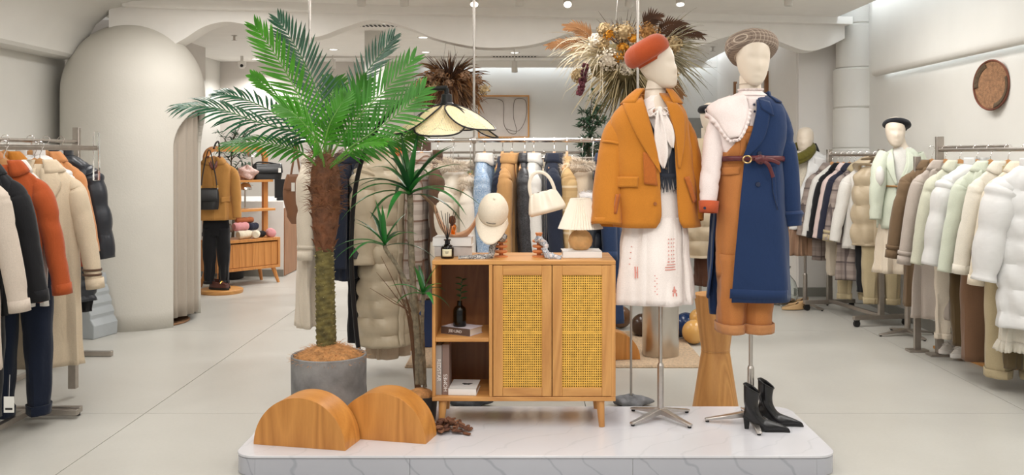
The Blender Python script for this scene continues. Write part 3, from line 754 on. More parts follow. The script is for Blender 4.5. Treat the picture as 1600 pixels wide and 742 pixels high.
pd = 4.82
palm = thing('potted_palm', 'tall artificial palm with arching green fronds in a grey concrete pot', 'palm', (X(514, pd), pd, PT))
def P_(px, py, dd=0.0):
    """a point of the palm, from where it shows in the picture and how far it leans to or from the viewer"""
    return W(px, py, pd+dd)-Vector((X(514, pd), pd, PT))
M_pot = plain('weathered_concrete', (136, 136, 136), 0.7, var=0.22, nsc=7, bump=0.15, bsc=50)
MB().lathe([(0.178, 0.0), (0.184, 0.006), (0.187, 0.30), (0.187, 0.322), (0.183, 0.326), (0.176, 0.322), (0.172, 0.28), (0.0, 0.27)], 56).build('pot', M_pot, palm)
M_coir = plain('coconut_fibre', (198, 142, 88), 0.95, var=0.2, nsc=30, bump=0.8, bsc=120)
cm = MB().lathe([(0.172, 0.285), (0.15, 0.325), (0.10, 0.350), (0.05, 0.372), (0.02, 0.385), (0, 0.385)], 32, fn=lambda th, t: 0.05*sin(7*th+9*t))
cm.build('coir_mound', M_coir, palm)
rnd = random.Random(5); fb = MB()
for i in range(2600):
    a = rnd.uniform(0, 6.28); r = 0.168*sqrt(rnd.random()); z = 0.29+0.09*(1-r/0.172)**0.8
    p = Vector((r*cos(a), r*sin(a), z)); b2 = rnd.uniform(0, 6.28); d = Vector((cos(b2), sin(b2), rnd.uniform(0.1, 0.9)))*rnd.uniform(0.02, 0.05); sdv = Vector((-sin(b2), cos(b2), 0))*0.0011
    leaf_strip(fb, p, d, (0.3, -0.4, 0.8), d.length, 0.0022, 0.8, 0, 3, (1, 1, 0.8, 0.3))
stuff(fb.build('coir_fibre', M_coir, palm, smooth=False, fixn=False))
M_trunk = plain('palm_trunk_olive', (106, 96, 52), 0.8, var=0.3, nsc=28, bump=0.6, bsc=50)
def tr_fn(th, t):
    rows = t*24+0.25*sin(3*th); k = ffloor(rows); q = rows-k; return 0.13*q-0.05+0.05*abs(sin(4*th+k*pi/2))*q
pth = crom([P_(511, 560), P_(509, 500), P_(508, 440), P_(507, 385)], 90)
MB().tube(pth, [0.049-0.006*i/89 for i in range(90)], 30, fn=tr_fn).build('trunk', M_trunk, palm, sharp=60)
# short spines along the scars
sp = MB()
for i in range(20):
    for k in range(3):
        t = (i+0.95)/20; p = pth[min(89, int(t*89))]; a = pi/2/3+2*pi*k/3+(pi/3)*(i % 2); d = Vector((cos(a), sin(a), 0.35)); s0 = p+Vector((cos(a), sin(a), 0))*0.046
        sp.tube([s0, s0+d*0.012], [0.0035, 0.0006], 5)
stuff(sp.build('trunk_scars', plain('pale_scar', (170, 158, 108), 0.8), palm))
M_boot = plain('leaf_base_brown', (112, 70, 44), 0.75, var=0.25, nsc=20, bump=0.5, bsc=70)
MB().tube(crom([P_(507, 392), P_(508, 365), P_(509, 330), P_(509, 295), P_(508, 262), P_(507, 240)], 30), [q.x for q in crom([(0.045, 0, 0), (0.055, 0, 0), (0.066, 0, 0), (0.074, 0, 0), (0.062, 0, 0), (0.03, 0, 0)], 30)], 24, fn=lambda th, t: 0.08*sin(6*th+12*t)).build('crown_shaft', M_boot, palm)
for i in range(30):
    row = i//6; k = i % 6; a = 2*pi*k/6+row*0.52; py = 388-row*21; r = 0.046+0.0065*row
    c = P_(508, py); d = Vector((cos(a), sin(a), 0)); q = Vector((-sin(a), cos(a), 0)); h = 0.06
    b0, b1, tp = c+d*r*0.9, c+d*(r+0.010)+Vector((0, 0, h*0.62)), c+d*(r+0.026)+Vector((0, 0, h*0.86))
    MB().add([b0-q*0.024, b0+q*0.024, b1+q*0.009+d*0.004, b1-q*0.009+d*0.004, tp, b0-q*0.02-d*0.012, b0+q*0.02-d*0.012, b1-d*0.01],
             [(0, 1, 2, 3), (3, 2, 4), (1, 6, 7, 2), (5, 0, 3, 7), (2, 7, 4), (7, 3, 4), (0, 5, 6, 1)]).build('leaf_base', M_boot, palm, smooth=False)
fm = MB(); rnd = random.Random(8)
for i in range(900):
    a = rnd.uniform(0, 6.28); py = rnd.uniform(236, 330); c = P_(508, py); r = rnd.uniform(0.05, 0.085); p = c+Vector((cos(a)*r, sin(a)*r, 0))
    d = Vector((cos(a+rnd.uniform(-1, 1)), sin(a+rnd.uniform(-1, 1)), rnd.uniform(-0.3, 1.2)))*rnd.uniform(0.02, 0.055); sdv = Vector((-sin(a), cos(a), 0.2))*0.0013
    leaf_strip(fm, p, d, (cos(a), sin(a), 0.2), d.length, 0.0024, 0.9, 0, 4, (1, 1, 0.9, 0.7, 0.3))
stuff(fm.build('trunk_fibre', plain('trunk_fibre_brown', (128, 84, 52), 0.9, var=0.2), palm, smooth=False, fixn=False))

LEAFLETS = [0]
def frond(ctrl, up, n, ln, mat, droop=0.25, single=False, lift=0.25, wid=0.0145, seed=0, ang=(62, 26), start=0.2):
    rnd = random.Random(seed)
    P = crom([P_(*c) for c in ctrl], 60)
    r = MB().tube(P[::3], [0.0065*(1-0.85*i/19) for i in range(20)], 6); fr = r.build('frond', M_rach if mat is not L_deep else plain('palm_rib_deep', (70, 120, 66), 0.45, var=0.1), palm)
    joined = MB()
    for i in range(n):
        t = start+(1-start)*(i+0.5)/n
        for sd_ in (-1, 1):
            if t > 0.985 and sd_ > 0: continue
            k = t*59; a = min(int(k), 58); p = P[a].lerp(P[a+1], k-a); T = (P[min(a+2, 59)]-P[max(a-1, 0)]).normalized()
            N = Vector(up); N = (N-T*N.dot(T)).normalized(); side = T.cross(N)
            s_ = (t-start)/(1-start); an = R(ang[0]+(ang[1]-ang[0])*s_+rnd.uniform(-4, 4))
            d = T*cos(an)+side*(sd_*sin(an))+N*lift*(0.6+0.4*rnd.random())
            l = ln*(0.45+0.55*sin(pi*min(1, 0.22+s_*0.62)))*(1-0.45*max(0, s_-0.7)/0.3)*rnd.uniform(0.93, 1.05)
            if single:
                mb = MB(); leaf_strip(mb, p, d, N, l, wid, droop*rnd.uniform(0.7, 1.3)); mb.build('leaflet', mat, fr, sharp=0, fixn=False); LEAFLETS[0] += 1
            else: leaf_strip(joined, p, d, N, l, wid, droop*rnd.uniform(0.7, 1.3))
    if joined.v: stuff(joined.build('leaflets', mat, fr, sharp=0, fixn=False))
    return fr
C0 = (507, 262)
# each frond: control points (where it shows, lean towards -/away + from the viewer), facing, leaflets per side
frond([(505, 262, 0), (478, 215, -0.05), (400, 190, -0.10), (335, 168, -0.14), (281, 166, -0.16)], (0.1, -0.5, 0.85), 26, 0.19, L_deep, 0.75, True, 0.05, seed=1)
frond([(500, 258, 0.05), (470, 205, 0.10), (420, 172, 0.14), (375, 152, 0.16), (342, 146, 0.18)], (0.2, -0.5, 0.85), 22, 0.16, L_deep, 0.5, False, 0.1, seed=2)
frond([(504, 255, 0), (488, 195, 0.02), (462, 140, 0.04), (430, 85, 0.04), (400, 42, 0.03)], (-0.35, -0.9, 0.2), 26, 0.16, L_bright, 0.0, True, 0.12, seed=3)
frond([(508, 252, 0.06), (506, 190, 0.14), (490, 130, 0.18), (465, 78, 0.2), (436, 32, 0.2)], (0.3, -0.85, 0.1), 26, 0.165, L_deep, 0.0, False, 0.15, seed=4)
frond([(512, 255, 0.08), (530, 190, 0.16), (560, 132, 0.2), (590, 90, 0.22), (614, 60, 0.22)], (-0.5, -0.8, 0.1), 22, 0.15, L_deep, 0.05, False, 0.15, seed=5)
frond([(512, 258, 0), (530, 222, -0.02), (560, 182, -0.04), (602, 140, -0.05), (646, 92, -0.05)], (-0.2, -0.95, 0.2), 26, 0.175, L_mid, 0.06, True, 0.12, seed=6)
frond([(512, 262, 0), (545, 232, -0.06), (585, 205, -0.1), (632, 170, -0.12), (662, 140, -0.12)], (0.1, -0.9, 0.4), 24, 0.165, L_mid, 0.25, True, 0.1, seed=7)
frond([(506, 255, -0.02), (485, 215, -0.10), (455, 175, -0.16), (425, 140, -0.2), (395, 118, -0.22)], (-0.75, -0.4, 0.5), 22, 0.09, L_bright, 0.1, False, 0.2, seed=8)
frond([(508, 265, -0.04), (500, 232, -0.14), (484, 205, -0.24), (462, 180, -0.32), (440, 166, -0.36)], (0.1, -0.75, 0.65), 24, 0.15, L_bright, 0.35, True, 0.08, seed=9)
frond([(512, 266, -0.03), (530, 250, -0.12), (550, 234, -0.2), (572, 224, -0.26), (598, 222, -0.3)], (0.05, -0.5, 0.85), 20, 0.13, L_bright, 0.4, False, 0.1, seed=10)
frond([(508, 258, 0.1), (512, 205, 0.22), (516, 165, 0.3), (520, 140, 0.34), (522, 128, 0.36)], (0, -0.9, 0.5), 20, 0.13, L_mid, 0.2, False, 0.1, seed=11)
frond([(514, 264, 0.05), (555, 238, 0.1), (592, 222, 0.14), (628, 214, 0.16), (655, 206, 0.18)], (0.0, -0.8, 0.6), 22, 0.15, L_mid, 0.5, False, 0.0, seed=12)
frond([(502, 266, -0.02), (470, 238, -0.08), (440, 228, -0.1), (400, 222, -0.12), (352, 226, -0.12)], (0.0, -0.6, 0.8), 20, 0.14, L_mid, 0.55, False, 0.0, seed=13)
frond([(508, 256, 0.02), (520, 215, 0.05), (545, 175, 0.08), (560, 150, 0.1), (572, 128, 0.1)], (0.4, -0.85, 0.2), 18, 0.13, L_mid, 0.05, False, 0.1, seed=14)
frond([(506, 258, 0.0), (508, 222, -0.04), (516, 192, -0.06), (530, 168, -0.06), (540, 150, -0.05)], (-0.2, -0.95, 0.2), 18, 0.11, L_bright, 0.08, False, 0.15, seed=15)

# ------------------------------------------------------------------ dracaena
dz = 4.78
drac = thing('dracaena_plant', 'dracaena with three cane stems and long strappy leaves beside the cabinet', 'plant', (X(657, dz), dz, PT))
def D_(px, py, dd=0.0): return W(px, py, dz+dd)-Vector((X(657, dz), dz, PT))
MB().lathe([(0.062, 0.0), (0.075, 0.004), (0.085, 0.12), (0.086, 0.13), (0.078, 0.13), (0.075, 0.10), (0, 0.10)], 32).build('pot', plain('dark_nursery_pot', (52, 50, 48), 0.6), drac)
MB().lathe([(0.077, 0.11), (0.06, 0.145), (0.03, 0.16), (0, 0.162)], 24, fn=lambda th, t: 0.08*sin(6*th+8*t)).build('coir_top', M_coir, drac)
M_stem = plain('dracaena_cane', (122, 112, 92), 0.85, var=0.25, nsc=40, bump=0.6, bsc=80)
ring = lambda th, t: 0.06*sin(90*t)+0.05*sin(3*th+30*t)
def dstem(pts, r0, r1): MB().tube(crom([D_(*p) for p in pts], 60), [r0+(r1-r0)*i/59 for i in range(60)], 10, fn=ring).build('stem', M_stem, drac)
dstem([(660, 600), (655, 540), (648, 470), (643, 400), (641, 318), (640, 303, -0.02)], 0.017, 0.015)
dstem([(652, 600), (650, 520), (640, 455), (620, 415), (604, 392, -0.015), (601, 383, -0.02)], 0.012, 0.009)
dstem([(664, 605), (662, 560), (660, 510, -0.09), (661, 470, -0.19), (661, 459, -0.21)], 0.010, 0.008)
def whorl(cx, cy, n, ln, seed, mat, wid=0.03, dd=0.0, el=(0.1, 1.35), droop=1.0, names='strap_leaf', tiltx=0.0):
    rnd = random.Random(seed); o = D_(cx, cy, dd)
    for i in range(n):
        a = i*2.4+rnd.uniform(-.3, .3); e = el[0]+(el[1]-el[0])*(i+0.5)/n+rnd.uniform(-.1, .1); d = Vector((cos(a)*cos(e)+tiltx, sin(a)*cos(e)*0.8, sin(e)))
        l = ln*rnd.uniform(0.75, 1.1)*(0.75+0.25*cos(e)); mb = MB()
        leaf_strip(mb, o+Vector((0, 0, 0.0012*i)), d, Vector((-d.x*d.z, -d.y*d.z, 1-d.z*d.z+0.05)), l, wid, droop*cos(e)*1.3+0.15, 0.35, 9, (0.45, 0.85, 1.0, 1.0, 0.9, 0.75, 0.55, 0.3, 0.04)); mb.build(names, mat if i % 3 else L_drac2, drac, sharp=0, fixn=False, sub=0)
whorl(640, 305, 26, 0.40, 3, L_drac, 0.034, -0.02, (0.05, 1.4), 1.1)
whorl(601, 385, 12, 0.29, 5, L_drac, 0.026, -0.02, (0.1, 1.4), 0.9, tiltx=-0.2)
whorl(661, 461, 10, 0.19, 9, L_drac, 0.026, -0.21, (0.1, 1.45), 1.0)
# bare twigs rising beside the canes
tw = thing('twig_bunch', 'bunch of bare brown twigs standing behind the second oak block', 'branch', (X(652, dz), dz+0.1, PT))
rnd = random.Random(4); M_twig = plain('brown_twig', (108, 80, 58), 0.85, var=0.2)
for i, (px, py) in enumerate([(595, 400), (588, 425), (612, 395), (622, 430), (578, 450), (640, 440), (632, 470), (600, 460)]):
    q0 = W(650+i, 615, dz+0.1); q1 = W(638+i*1.5, 500, dz+0.1); q2 = W(px, py, dz+0.12+0.02*i); o_ = Vector((X(652, dz), dz+0.1, PT))
    MB().tube(crom([q0-o_, q1-o_, (q1+q2)/2-o_+Vector((0.006, 0, 0.01)), q2-o_], 12), [0.005-0.004*k/11 for k in range(12)], 6).build('twig', M_twig, tw)

# bark chips
barkm = [plain('bark_a', (120, 78, 56), 0.9, var=0.25, nsc=30, bump=0.5, bsc=60), plain('bark_b', (98, 62, 46), 0.9, var=0.25, nsc=30, bump=0.5, bsc=60), plain('bark_c', (140, 96, 70), 0.9, var=0.25, nsc=30, bump=0.5, bsc=60)]
rnd = random.Random(12); protos = []
for i in range(6):
    n = 7; a_, b_ = rnd.uniform(0.018, 0.03), rnd.uniform(0.009, 0.015); poly = [(a_*cos(2*pi*k/n)*rnd.uniform(.75, 1.1), b_*sin(2*pi*k/n)*rnd.uniform(.7, 1.15)) for k in range(n)]
    o = MB().prism(poly, -0.004, 0.004).build('bark_chip', barkm[i % 3], None, smooth=False, bevel=0.0015, seg=1)
    tag(o, 'brown wood bark chip in the loose pile by the cabinet leg', 'bark chip', 'bark chips by the cabinet leg'); protos.append(o)
for i in range(64):
    o = protos[i] if i < 6 else protos[i % 6].copy()
    if i >= 6: COL.objects.link(o)
    lay = i/64; r = 0.105*sqrt(rnd.random())*(1-0.45*lay); a = rnd.uniform(0, 6.28)
    x = X(700, 4.56)+r*1.15*cos(a); y = 4.60+r*1.0*sin(a); h = 0.008+0.07*max(0, 1-r/0.1)*lay
    o.location = (x, y, PT+h); o.rotation_euler = (rnd.uniform(-.5, .5), rnd.uniform(-.5, .5), rnd.uniform(0, 6.28)) if h > 0.02 else (rnd.uniform(-.12, .12), rnd.uniform(-.12, .12), rnd.uniform(0, 6.28))

# ------------------------------------------------------------------ cane petal arc lamp
ld = 4.88
lampo = thing('arc_floor_lamp', 'black arc floor lamp with cane petal shade reaching over the cabinet', 'floor lamp', (X(566, 5.12), 5.17, 0.0))
lo = Vector((X(566, 5.12), 5.17, 0.0))
def Q_(px, py, d): return W(px, py, d)-lo
MB().lathe([(0.13, 0.0), (0.135, 0.006), (0.13, 0.02), (0.03, 0.026), (0.0, 0.026)], 40).build('base', M_black, lampo)
MB().tube(crom([Vector((0.0, 0.0, 0.02)), Q_(569, 600, 5.16), Q_(557, 520, 5.14), Q_(549, 400, 5.1), Q_(556, 290, 5.05), Q_(580, 215, 5.0), Q_(620, 165, 4.95), Q_(660, 143, 4.9), Q_(699, 137, ld)], 70), 0.0125, 10).build('stem', M_black, lampo)
hub = Q_(698, 160, ld)
MB().lathe([(0.012, 0.072), (0.012, 0.045), (0.026, 0.04), (0.03, 0.0), (0.036, -0.006), (0.036, -0.012)], 24, hub).build('socket', M_black, lampo)
MB().lathe([(0.06, -0.018), (0.062, -0.014), (0.06, -0.010)], 32, hub, cap=False).build('ring', M_black, lampo)
def petal(phi, tilt, Lr, Wr, seed, inner=0.03):
    d = Vector((cos(phi), sin(phi), 0)); q = Vector((-sin(phi), cos(phi), 0))
    def pos(a, c):      # a along the petal 0..2, c across -1..1
        s_ = inner+Lr*a; z = -sin(tilt)*Lr*a+0.010*a-0.05*0.5*a*a*0.5; dr = cos(tilt)*Lr*a
        return hub+Vector((0, 0, -0.012))+d*(inner+dr)+q*(Wr*c)+Vector((0, 0, z-0.035*c*c*(0.4+0.3*a)))
    nu, nv = 40, 46; mb = MB()
    def inside(a, c):
        u = a-1; w = sqrt(max(0, 1-u*u))*(1.0+0.12*u); return abs(c) < w and 0 < a < 2
    pn = int(Wr*2/0.0075); nv = int(Lr*2/0.0075)
    for j in range(nv):
        for i in range(pn):
            a0, a1 = 2*j/nv, 2*(j+1)/nv; c0, c1 = -1.05+2.1*i/pn, -1.05+2.1*(i+1)/pn
            if not all(inside(x, y) for x in (a0, a1) for y in (c0, c1)): continue
            ho = 0.27; ia0, ia1, ic0, ic1 = a0+(a1-a0)*ho, a1-(a1-a0)*ho, c0+(c1-c0)*ho, c1-(c1-c0)*ho
            mb.add([pos(a0, c0), pos(a1, c0), pos(a1, c1), pos(a0, c1), pos(ia0, ic0), pos(ia1, ic0), pos(ia1, ic1), pos(ia0, ic1)], [(0, 1, 5, 4), (1, 2, 6, 5), (2, 3, 7, 6), (3, 0, 4, 7)])
    o = mb.build('cane_petal', M_canepale, lampo, smooth=True, sharp=0)
    rim = []
    for i in range(49):
        t = 2*pi*i/48; a = 1-cos(t); u = a-1; c = sqrt(max(0, 1-u*u))*(1+0.12*u)*(1 if t < pi else -1); rim.append(pos(a, c))
    MB().tube(rim, 0.0042, 7).build('petal_rim', M_black, o)
petal(R(-40), R(22), 0.136, 0.125, 1)
petal(R(-98), R(31), 0.130, 0.128, 2)
petal(R(-158), R(26), 0.140, 0.115, 3)
petal(R(16), R(30), 0.136, 0.110, 4)
petal(R(142), R(28), 0.136, 0.110, 5)
petal(R(80), R(20), 0.136, 0.115, 6)
# ------------------------------------------------------------------ cane-door cabinet
cd = 4.66
cxl, cxr = X(675, cd), X(962, cd); cw = cxr-cxl; ccx = (cxl+cxr)/2
cab = thing('cane_door_cabinet', 'oak cabinet with two yellow cane doors and open shelves at left', 'cabinet', (ccx, cd+0.19, PT))
ct, cb = Z(404, cd)-PT, Z(627, cd)-PT; T_ = 0.021; hd = 0.19; hw = cw/2
def cx_(px): return X(px, cd)-ccx
def bxp(name, x0, x1, y0, y1, z0, z1, mat, par=cab, bev=0.003): return MB().box(((x0+x1)/2, (y0+y1)/2, (z0+z1)/2), (x1-x0, y1-y0, z1-z0)).build(name, mat, par, bevel=bev, smooth=True)
ctz = Z(407, cd)-PT
bxp('top_board', -hw, hw, -hd, hd, ctz-T_, ctz, M_oak)
bxp('bottom_board', -hw, hw, -hd, hd, cb, cb+T_, M_oak)
bxp('side_panel', -hw, -hw+0.016, -hd+0.001, hd, cb+T_, ctz-T_, M_oakz)
bxp('side_panel', hw-0.022, hw, -hd+0.001, hd, cb+T_, ctz-T_, M_oakz)
bxp('divider', cx_(764), cx_(769.5), -hd+0.001, hd-0.012, cb+T_, ctz-T_, M_oakz)
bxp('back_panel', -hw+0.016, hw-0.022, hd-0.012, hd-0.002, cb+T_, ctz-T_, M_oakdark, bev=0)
shz = Z(528, cd)-PT
bxp('shelf', -hw+0.016, cx_(764), -hd+0.004, hd-0.012, shz-0.02, shz, M_oak)
for px0_, px1_ in ((770.5, 862), (863.2, 956)):
    a, c = cx_(px0_), cx_(px1_); z0, z1 = cb+T_+0.003, ctz-T_-0.003; y0, y1 = -hd+0.002, -hd+0.022
    dr = thing('door', '', '', (0, 0, 0)); del dr['label']; del dr['category']; dr.parent = cab
    ins = 0.047; zi0, zi1 = Z(606, cd)-PT, Z(430, cd)-PT
    fr = MB().box(((a+ins/2+a)/2+ins/4, (y0+y1)/2, (z0+z1)/2), (ins, y1-y0, z1-z0)).build('stile', M_oakz, dr, bevel=0.002)
    MB().box((c-ins/2, (y0+y1)/2, (z0+z1)/2), (ins, y1-y0, z1-z0)).build('stile', M_oakz, dr, bevel=0.002)
    MB().box(((a+c)/2, (y0+y1)/2, (z0+zi0)/2), (c-a-2*ins-0.0008, y1-y0-0.0006, zi0-z0)).build('rail', M_oak, dr, bevel=0.002)
    MB().box(((a+c)/2, (y0+y1)/2, (z1+zi1)/2), (c-a-2*ins-0.0008, y1-y0-0.0006, z1-zi1)).build('rail', M_oak, dr, bevel=0.002)
    mb = MB(); nx, nz = 18, 46; xa, xb = a+ins, c-ins; yy = y0+0.007
    sx, sz = (xb-xa)/nx, (zi1-zi0)/nz
    for i in range(nx):
        for j in range(nz):
            x0, zc0 = xa+i*sx, zi0+j*sz; h = 0.25 if j not in (22,) else 0.42
            X0, X1, Z0, Z1 = x0+sx*0.26, x0+sx*0.74, zc0+sz*h, zc0+sz*(1-h)
            mb.add([(x0, yy, zc0), (x0+sx, yy, zc0), (x0+sx, yy, zc0+sz), (x0, yy, zc0+sz), (X0, yy, Z0), (X1, yy, Z0), (X1, yy, Z1), (X0, yy, Z1)], [(0, 1, 5, 4), (1, 2, 6, 5), (2, 3, 7, 6), (3, 0, 4, 7)])
    mb.build('cane_panel', M_cane, dr, smooth=False, solid=0.002)
    MB().box(((xa+xb)/2, yy+0.010, (zi0+zi1)/2), (xb-xa, 0.003, zi1-zi0)).build('backing', plain('door_backing', (92, 62, 26), 0.8), dr, smooth=False)
for px_, dy in ((688, 0.03), (943, 0.03), (690, 0.345), (928, 0.345)):
    x = cx_(688 if px_ < 800 else 942); sl = -0.018 if x < 0 else 0.018
    mb = MB(); r0, r1 = 0.021, 0.014; y = -hd+dy; ya = -0.012 if dy < 0.1 else 0.012
    mb.tube([(x-sl*0.6, y, cb+0.002), (x-sl*0.2, y+ya, 0.0)], [r0, r1], 16); mb.build('leg', M_oakz, cab)

# ------------------------------------------------------------------ books
M_page = stripes('book_pages', (238, 234, 226), (214, 208, 198), 320, 0.6)
def book(label, loc, rz, w, d, h, cover, group=None, cat='book', spine=None, title=None, tcol=None, tsize=0.02, upright=False, block=None, topmat=None):
    """lying book: w along the spine, d deep, h thick; spine faces local -y"""
    b_ = thing('book', label, cat, loc, rz, group); tk = 0.003
    MB().box((0, 0, tk/2), (w, d, tk)).build('cover', cover, b_, bevel=0.0008)
    MB().box((0, 0, h-tk/2), (w, d, tk)).build('cover', topmat or cover, b_, bevel=0.0008)
    MB().box((0, -d/2+0.002, h/2), (w, 0.004, h)).build('spine', spine or cover, b_, bevel=0.0008)
    MB().box((0, 0.001, h/2), (w-0.01, d-0.008, h-2*tk-0.0004)).build('page_block', M_page, b_, smooth=False)
    if title: text(title, tsize, tcol, b_, (0, -d/2-0.0006, h/2), (pi/2, 0, 0), 'spine_title')
    return b_
M_ink = plain('dark_ink', (40, 36, 34), 0.6, var=0); M_inkw = plain('white_ink', (235, 232, 228), 0.6, var=0)
M_bgrey = plain('book_cloth_grey', (168, 160, 154), 0.7, var=0.03); M_btaupe = plain('book_cloth_taupe', (136, 112, 102), 0.7, var=0.04); M_bdark = plain('book_cover_dark', (92, 72, 62), 0.6, var=0.05); M_bwhite = plain('book_cover_white', (238, 236, 233), 0.55, var=0.01)
M_btop = plain('book_cover_lavender', (214, 206, 214), 0.55, var=0.03)
sz_ = PT+shz; bz = PT+cb+T_; tz = PT+ctz
book('dark-spined art book lying on the cabinet upper shelf under the glass vase', (X(722, 4.80), 4.79, sz_), R(-30), 0.17, 0.12, 0.036, M_btop, None, spine=M_bdark, title='JED LIND', tcol=M_inkw, tsize=0.019)
def standing(label, px, th, hgt, cover, title, tcol, ts, flip, side):
    b_ = thing('book', label, 'book', (X(px, 4.70), 4.785, bz)); d = 0.17
    MB().box((0, -d/2+0.002, hgt/2), (th, 0.004, hgt)).build('spine', cover, b_, bevel=0.001)
    for k in (-1, 1): MB().box((k*(th/2-0.0015), 0.001, hgt/2), (0.003, d-0.004, hgt)).build('cover', cover, b_, bevel=0.0006)
    MB().box((0, 0, hgt/2), (th-0.0068, d-0.012, hgt-0.008)).build('page_block', M_page, b_, smooth=False)
    text(title, ts, tcol, b_, (0, -d/2-0.0006, hgt*0.5 if flip else hgt*0.24), (pi/2, (pi/2 if flip else -pi/2), 0), 'spine_title')
    return b_
standing('grey upright book with spine REDSTAR in the cabinet lower shelf', 685.6, 0.029, 0.243, M_bgrey, 'REDSTAR', M_inkw, 0.026, True, 0)
standing('taupe upright book with spine HOMES in the cabinet lower shelf', 696.4, 0.034, 0.247, M_btaupe, 'HOMES', M_inkw, 0.026, False, 0)
lb = book('white book with a dark bird picture lying in the cabinet lower shelf', (X(726, 4.78), 4.785, bz), R(-4), 0.137, 0.19, 0.034, M_bwhite)
pic = MB().add([(0.02*cos(a)*(1+0.4*sin(3*a))*1.1+0.012, 0.028*sin(a)*(1+0.5*cos(2*a)), 0.0344) for a in [2*pi*i/22 for i in range(22)]], [tuple(range(22))]); pic.build('cover_print', M_ink, lb, smooth=False)
# vase on the upper shelf
vz = sz_+0.036
va = thing('glass_bottle_vase', 'smoky glass bottle vase with leafy sprig on the upper shelf book', 'vase', (X(718, 4.77), 4.78, vz))
M_smoke = glass('smoky_glass', (70, 62, 56), 0.08)
MB().lathe([(0.0, 0.0), (0.030, 0.0), (0.033, 0.004), (0.033, 0.078), (0.029, 0.092), (0.014, 0.104), (0.0125, 0.122), (0.015, 0.125), (0.0115, 0.125), (0.010, 0.106), (0.026, 0.09), (0.0305, 0.078), (0.0305, 0.008), (0, 0.006)], 32, cap=False).build('bottle', M_smoke, va)
MB().tube(crom([(0, 0, 0.02), (0.002, 0, 0.12), (0.006, 0.003, 0.17), (0.012, 0, 0.235)], 14), 0.0018, 6).build('sprig_stem', plain('sprig_stem', (70, 90, 60), 0.6), va)
rnd = random.Random(3)
for i in range(11):
    t = i/10; p = Vector((0.004+0.008*t, 0, 0.135+0.1*t)); a = i*2.2; mb = MB()
    leaf_strip(mb, p, (cos(a), sin(a)*0.7, 0.35), (0, -0.3, 1), 0.036, 0.017, 0.5, 0.2, 4); mb.build('leaf', L_drac2, va, sharp=0, fixn=False)

# ------------------------------------------------------------------ things on the cabinet top
book('thick white book lowest in the stack at the left end of cabinet top', (X(709, 4.93), 4.92, tz), R(3), 0.19, 0.15, 0.05, plain('book_cover_stone', (196, 190, 186), 0.6, var=0.08, nsc=14), 'stacked books on the cabinet')
book('white book on top of the stack at the left end of cabinet top', (X(709, 4.92), 4.92, tz+0.0505), R(-3), 0.195, 0.15, 0.045, M_bwhite, 'stacked books on the cabinet')
rd = thing('reed_diffuser', 'black apothecary bottle diffuser with cream label and dark reeds', 'diffuser', (X(700, 4.80), 4.76, tz))
MB().lathe([(0.0, 0.0), (0.030, 0.0), (0.033, 0.004), (0.033, 0.05), (0.028, 0.062), (0.014, 0.070), (0.0125, 0.086), (0.018, 0.089), (0.018, 0.094), (0.009, 0.094), (0.009, 0.08), (0, 0.07)], 32).build('bottle', glass('black_glass', (36, 30, 28), 0.06), rd)
MB().grid(lambda u, v: (0.0336*sin((u-0.5)*1.5), -0.0336*cos((u-0.5)*1.5), 0.012+0.036*v), 12, 6).build('label', plain('cream_label', (228, 222, 190), 0.6, var=0), rd, solid=0.0004)
for i, zz_ in enumerate((0.036, 0.031, 0.026)): MB().box((0, -0.0341, zz_), (0.020-0.004*i, 0.0004, 0.0016)).build('label_print', M_ink, rd, smooth=False)
for i, (dx, dy, l) in enumerate([(-0.055, 0.0, 0.16), (-0.03, -0.02, 0.165), (-0.012, 0.02, 0.15), (0.012, -0.015, 0.15), (0.032, 0.01, 0.165), (0.045, -0.02, 0.16), (0.0, 0.03, 0.155)]):
    MB().tube([(-dx*0.1, -dy*0.1, 0.072), (dx, dy, 0.072+l)], 0.0016, 6).build('reed', M_dark, rd)
sh = thing('coconut_spathe_tray', 'curved tan palm spathe tray with twig stem lying on stacked books', 'tray', (X(712, 4.92), 4.92, tz+0.096))
so_ = Vector((X(712, 4.92), 4.92, tz+0.096))
cl_ = crom([W(680, 330, 4.92)-so_, W(690, 357, 4.92)-so_, W(707, 374, 4.91)-so_, W(727, 370, 4.9)-so_, W(740, 355, 4.9)-so_, W(747, 340, 4.9)-so_], 31)
def shf(u, v):
    i = int(round(u*30)); p = cl_[i]; w = 0.062*sin(pi*min(1, 0.06+u*0.93))**0.7; c = v*2-1
    return p+Vector((0, c*w, 0.030*c*c))+Vector((0, 0, 0.002))
MB().grid(shf, 30, 10).build('bowl', plain('tan_spathe', (206, 160, 126), 0.6, var=0.12, nsc=16), sh, solid=0.005, soff=1)
MB().tube(crom([W(682, 333, 4.92)-so_, W(676, 320, 4.92)-so_, W(667, 311, 4.92)-so_, W(657, 302, 4.92)-so_], 14), [0.010-0.004*i/13 for i in range(14)], 8).build('stem', plain('twig_tan', (140, 112, 86), 0.85, var=0.15), sh)
am = thing('amber_ornament', 'amber glass ornament with brown cone sitting in the tan tray', 'ornament', (X(708, 4.9), 4.895, Z(374, 4.9)))
MB().ball((0, 0, 0.045), 0.022, 14, 10, lambda th, ph: 0.12*sin(3*th+4*ph)+0.1*sin(5*ph), (0.9, 0.9, 2.0)).build('glass_body', glass('amber_glass', (250, 140, 20), 0.1), am)
MB().ball((-0.004, -0.002, 0.098), 0.018, 14, 12, lambda th, ph: 0.12*sin(8*th+10*ph), (1, 1, 1.25)).build('cone', plain('cone_brown', (110, 62, 34), 0.8, var=0.2), am)

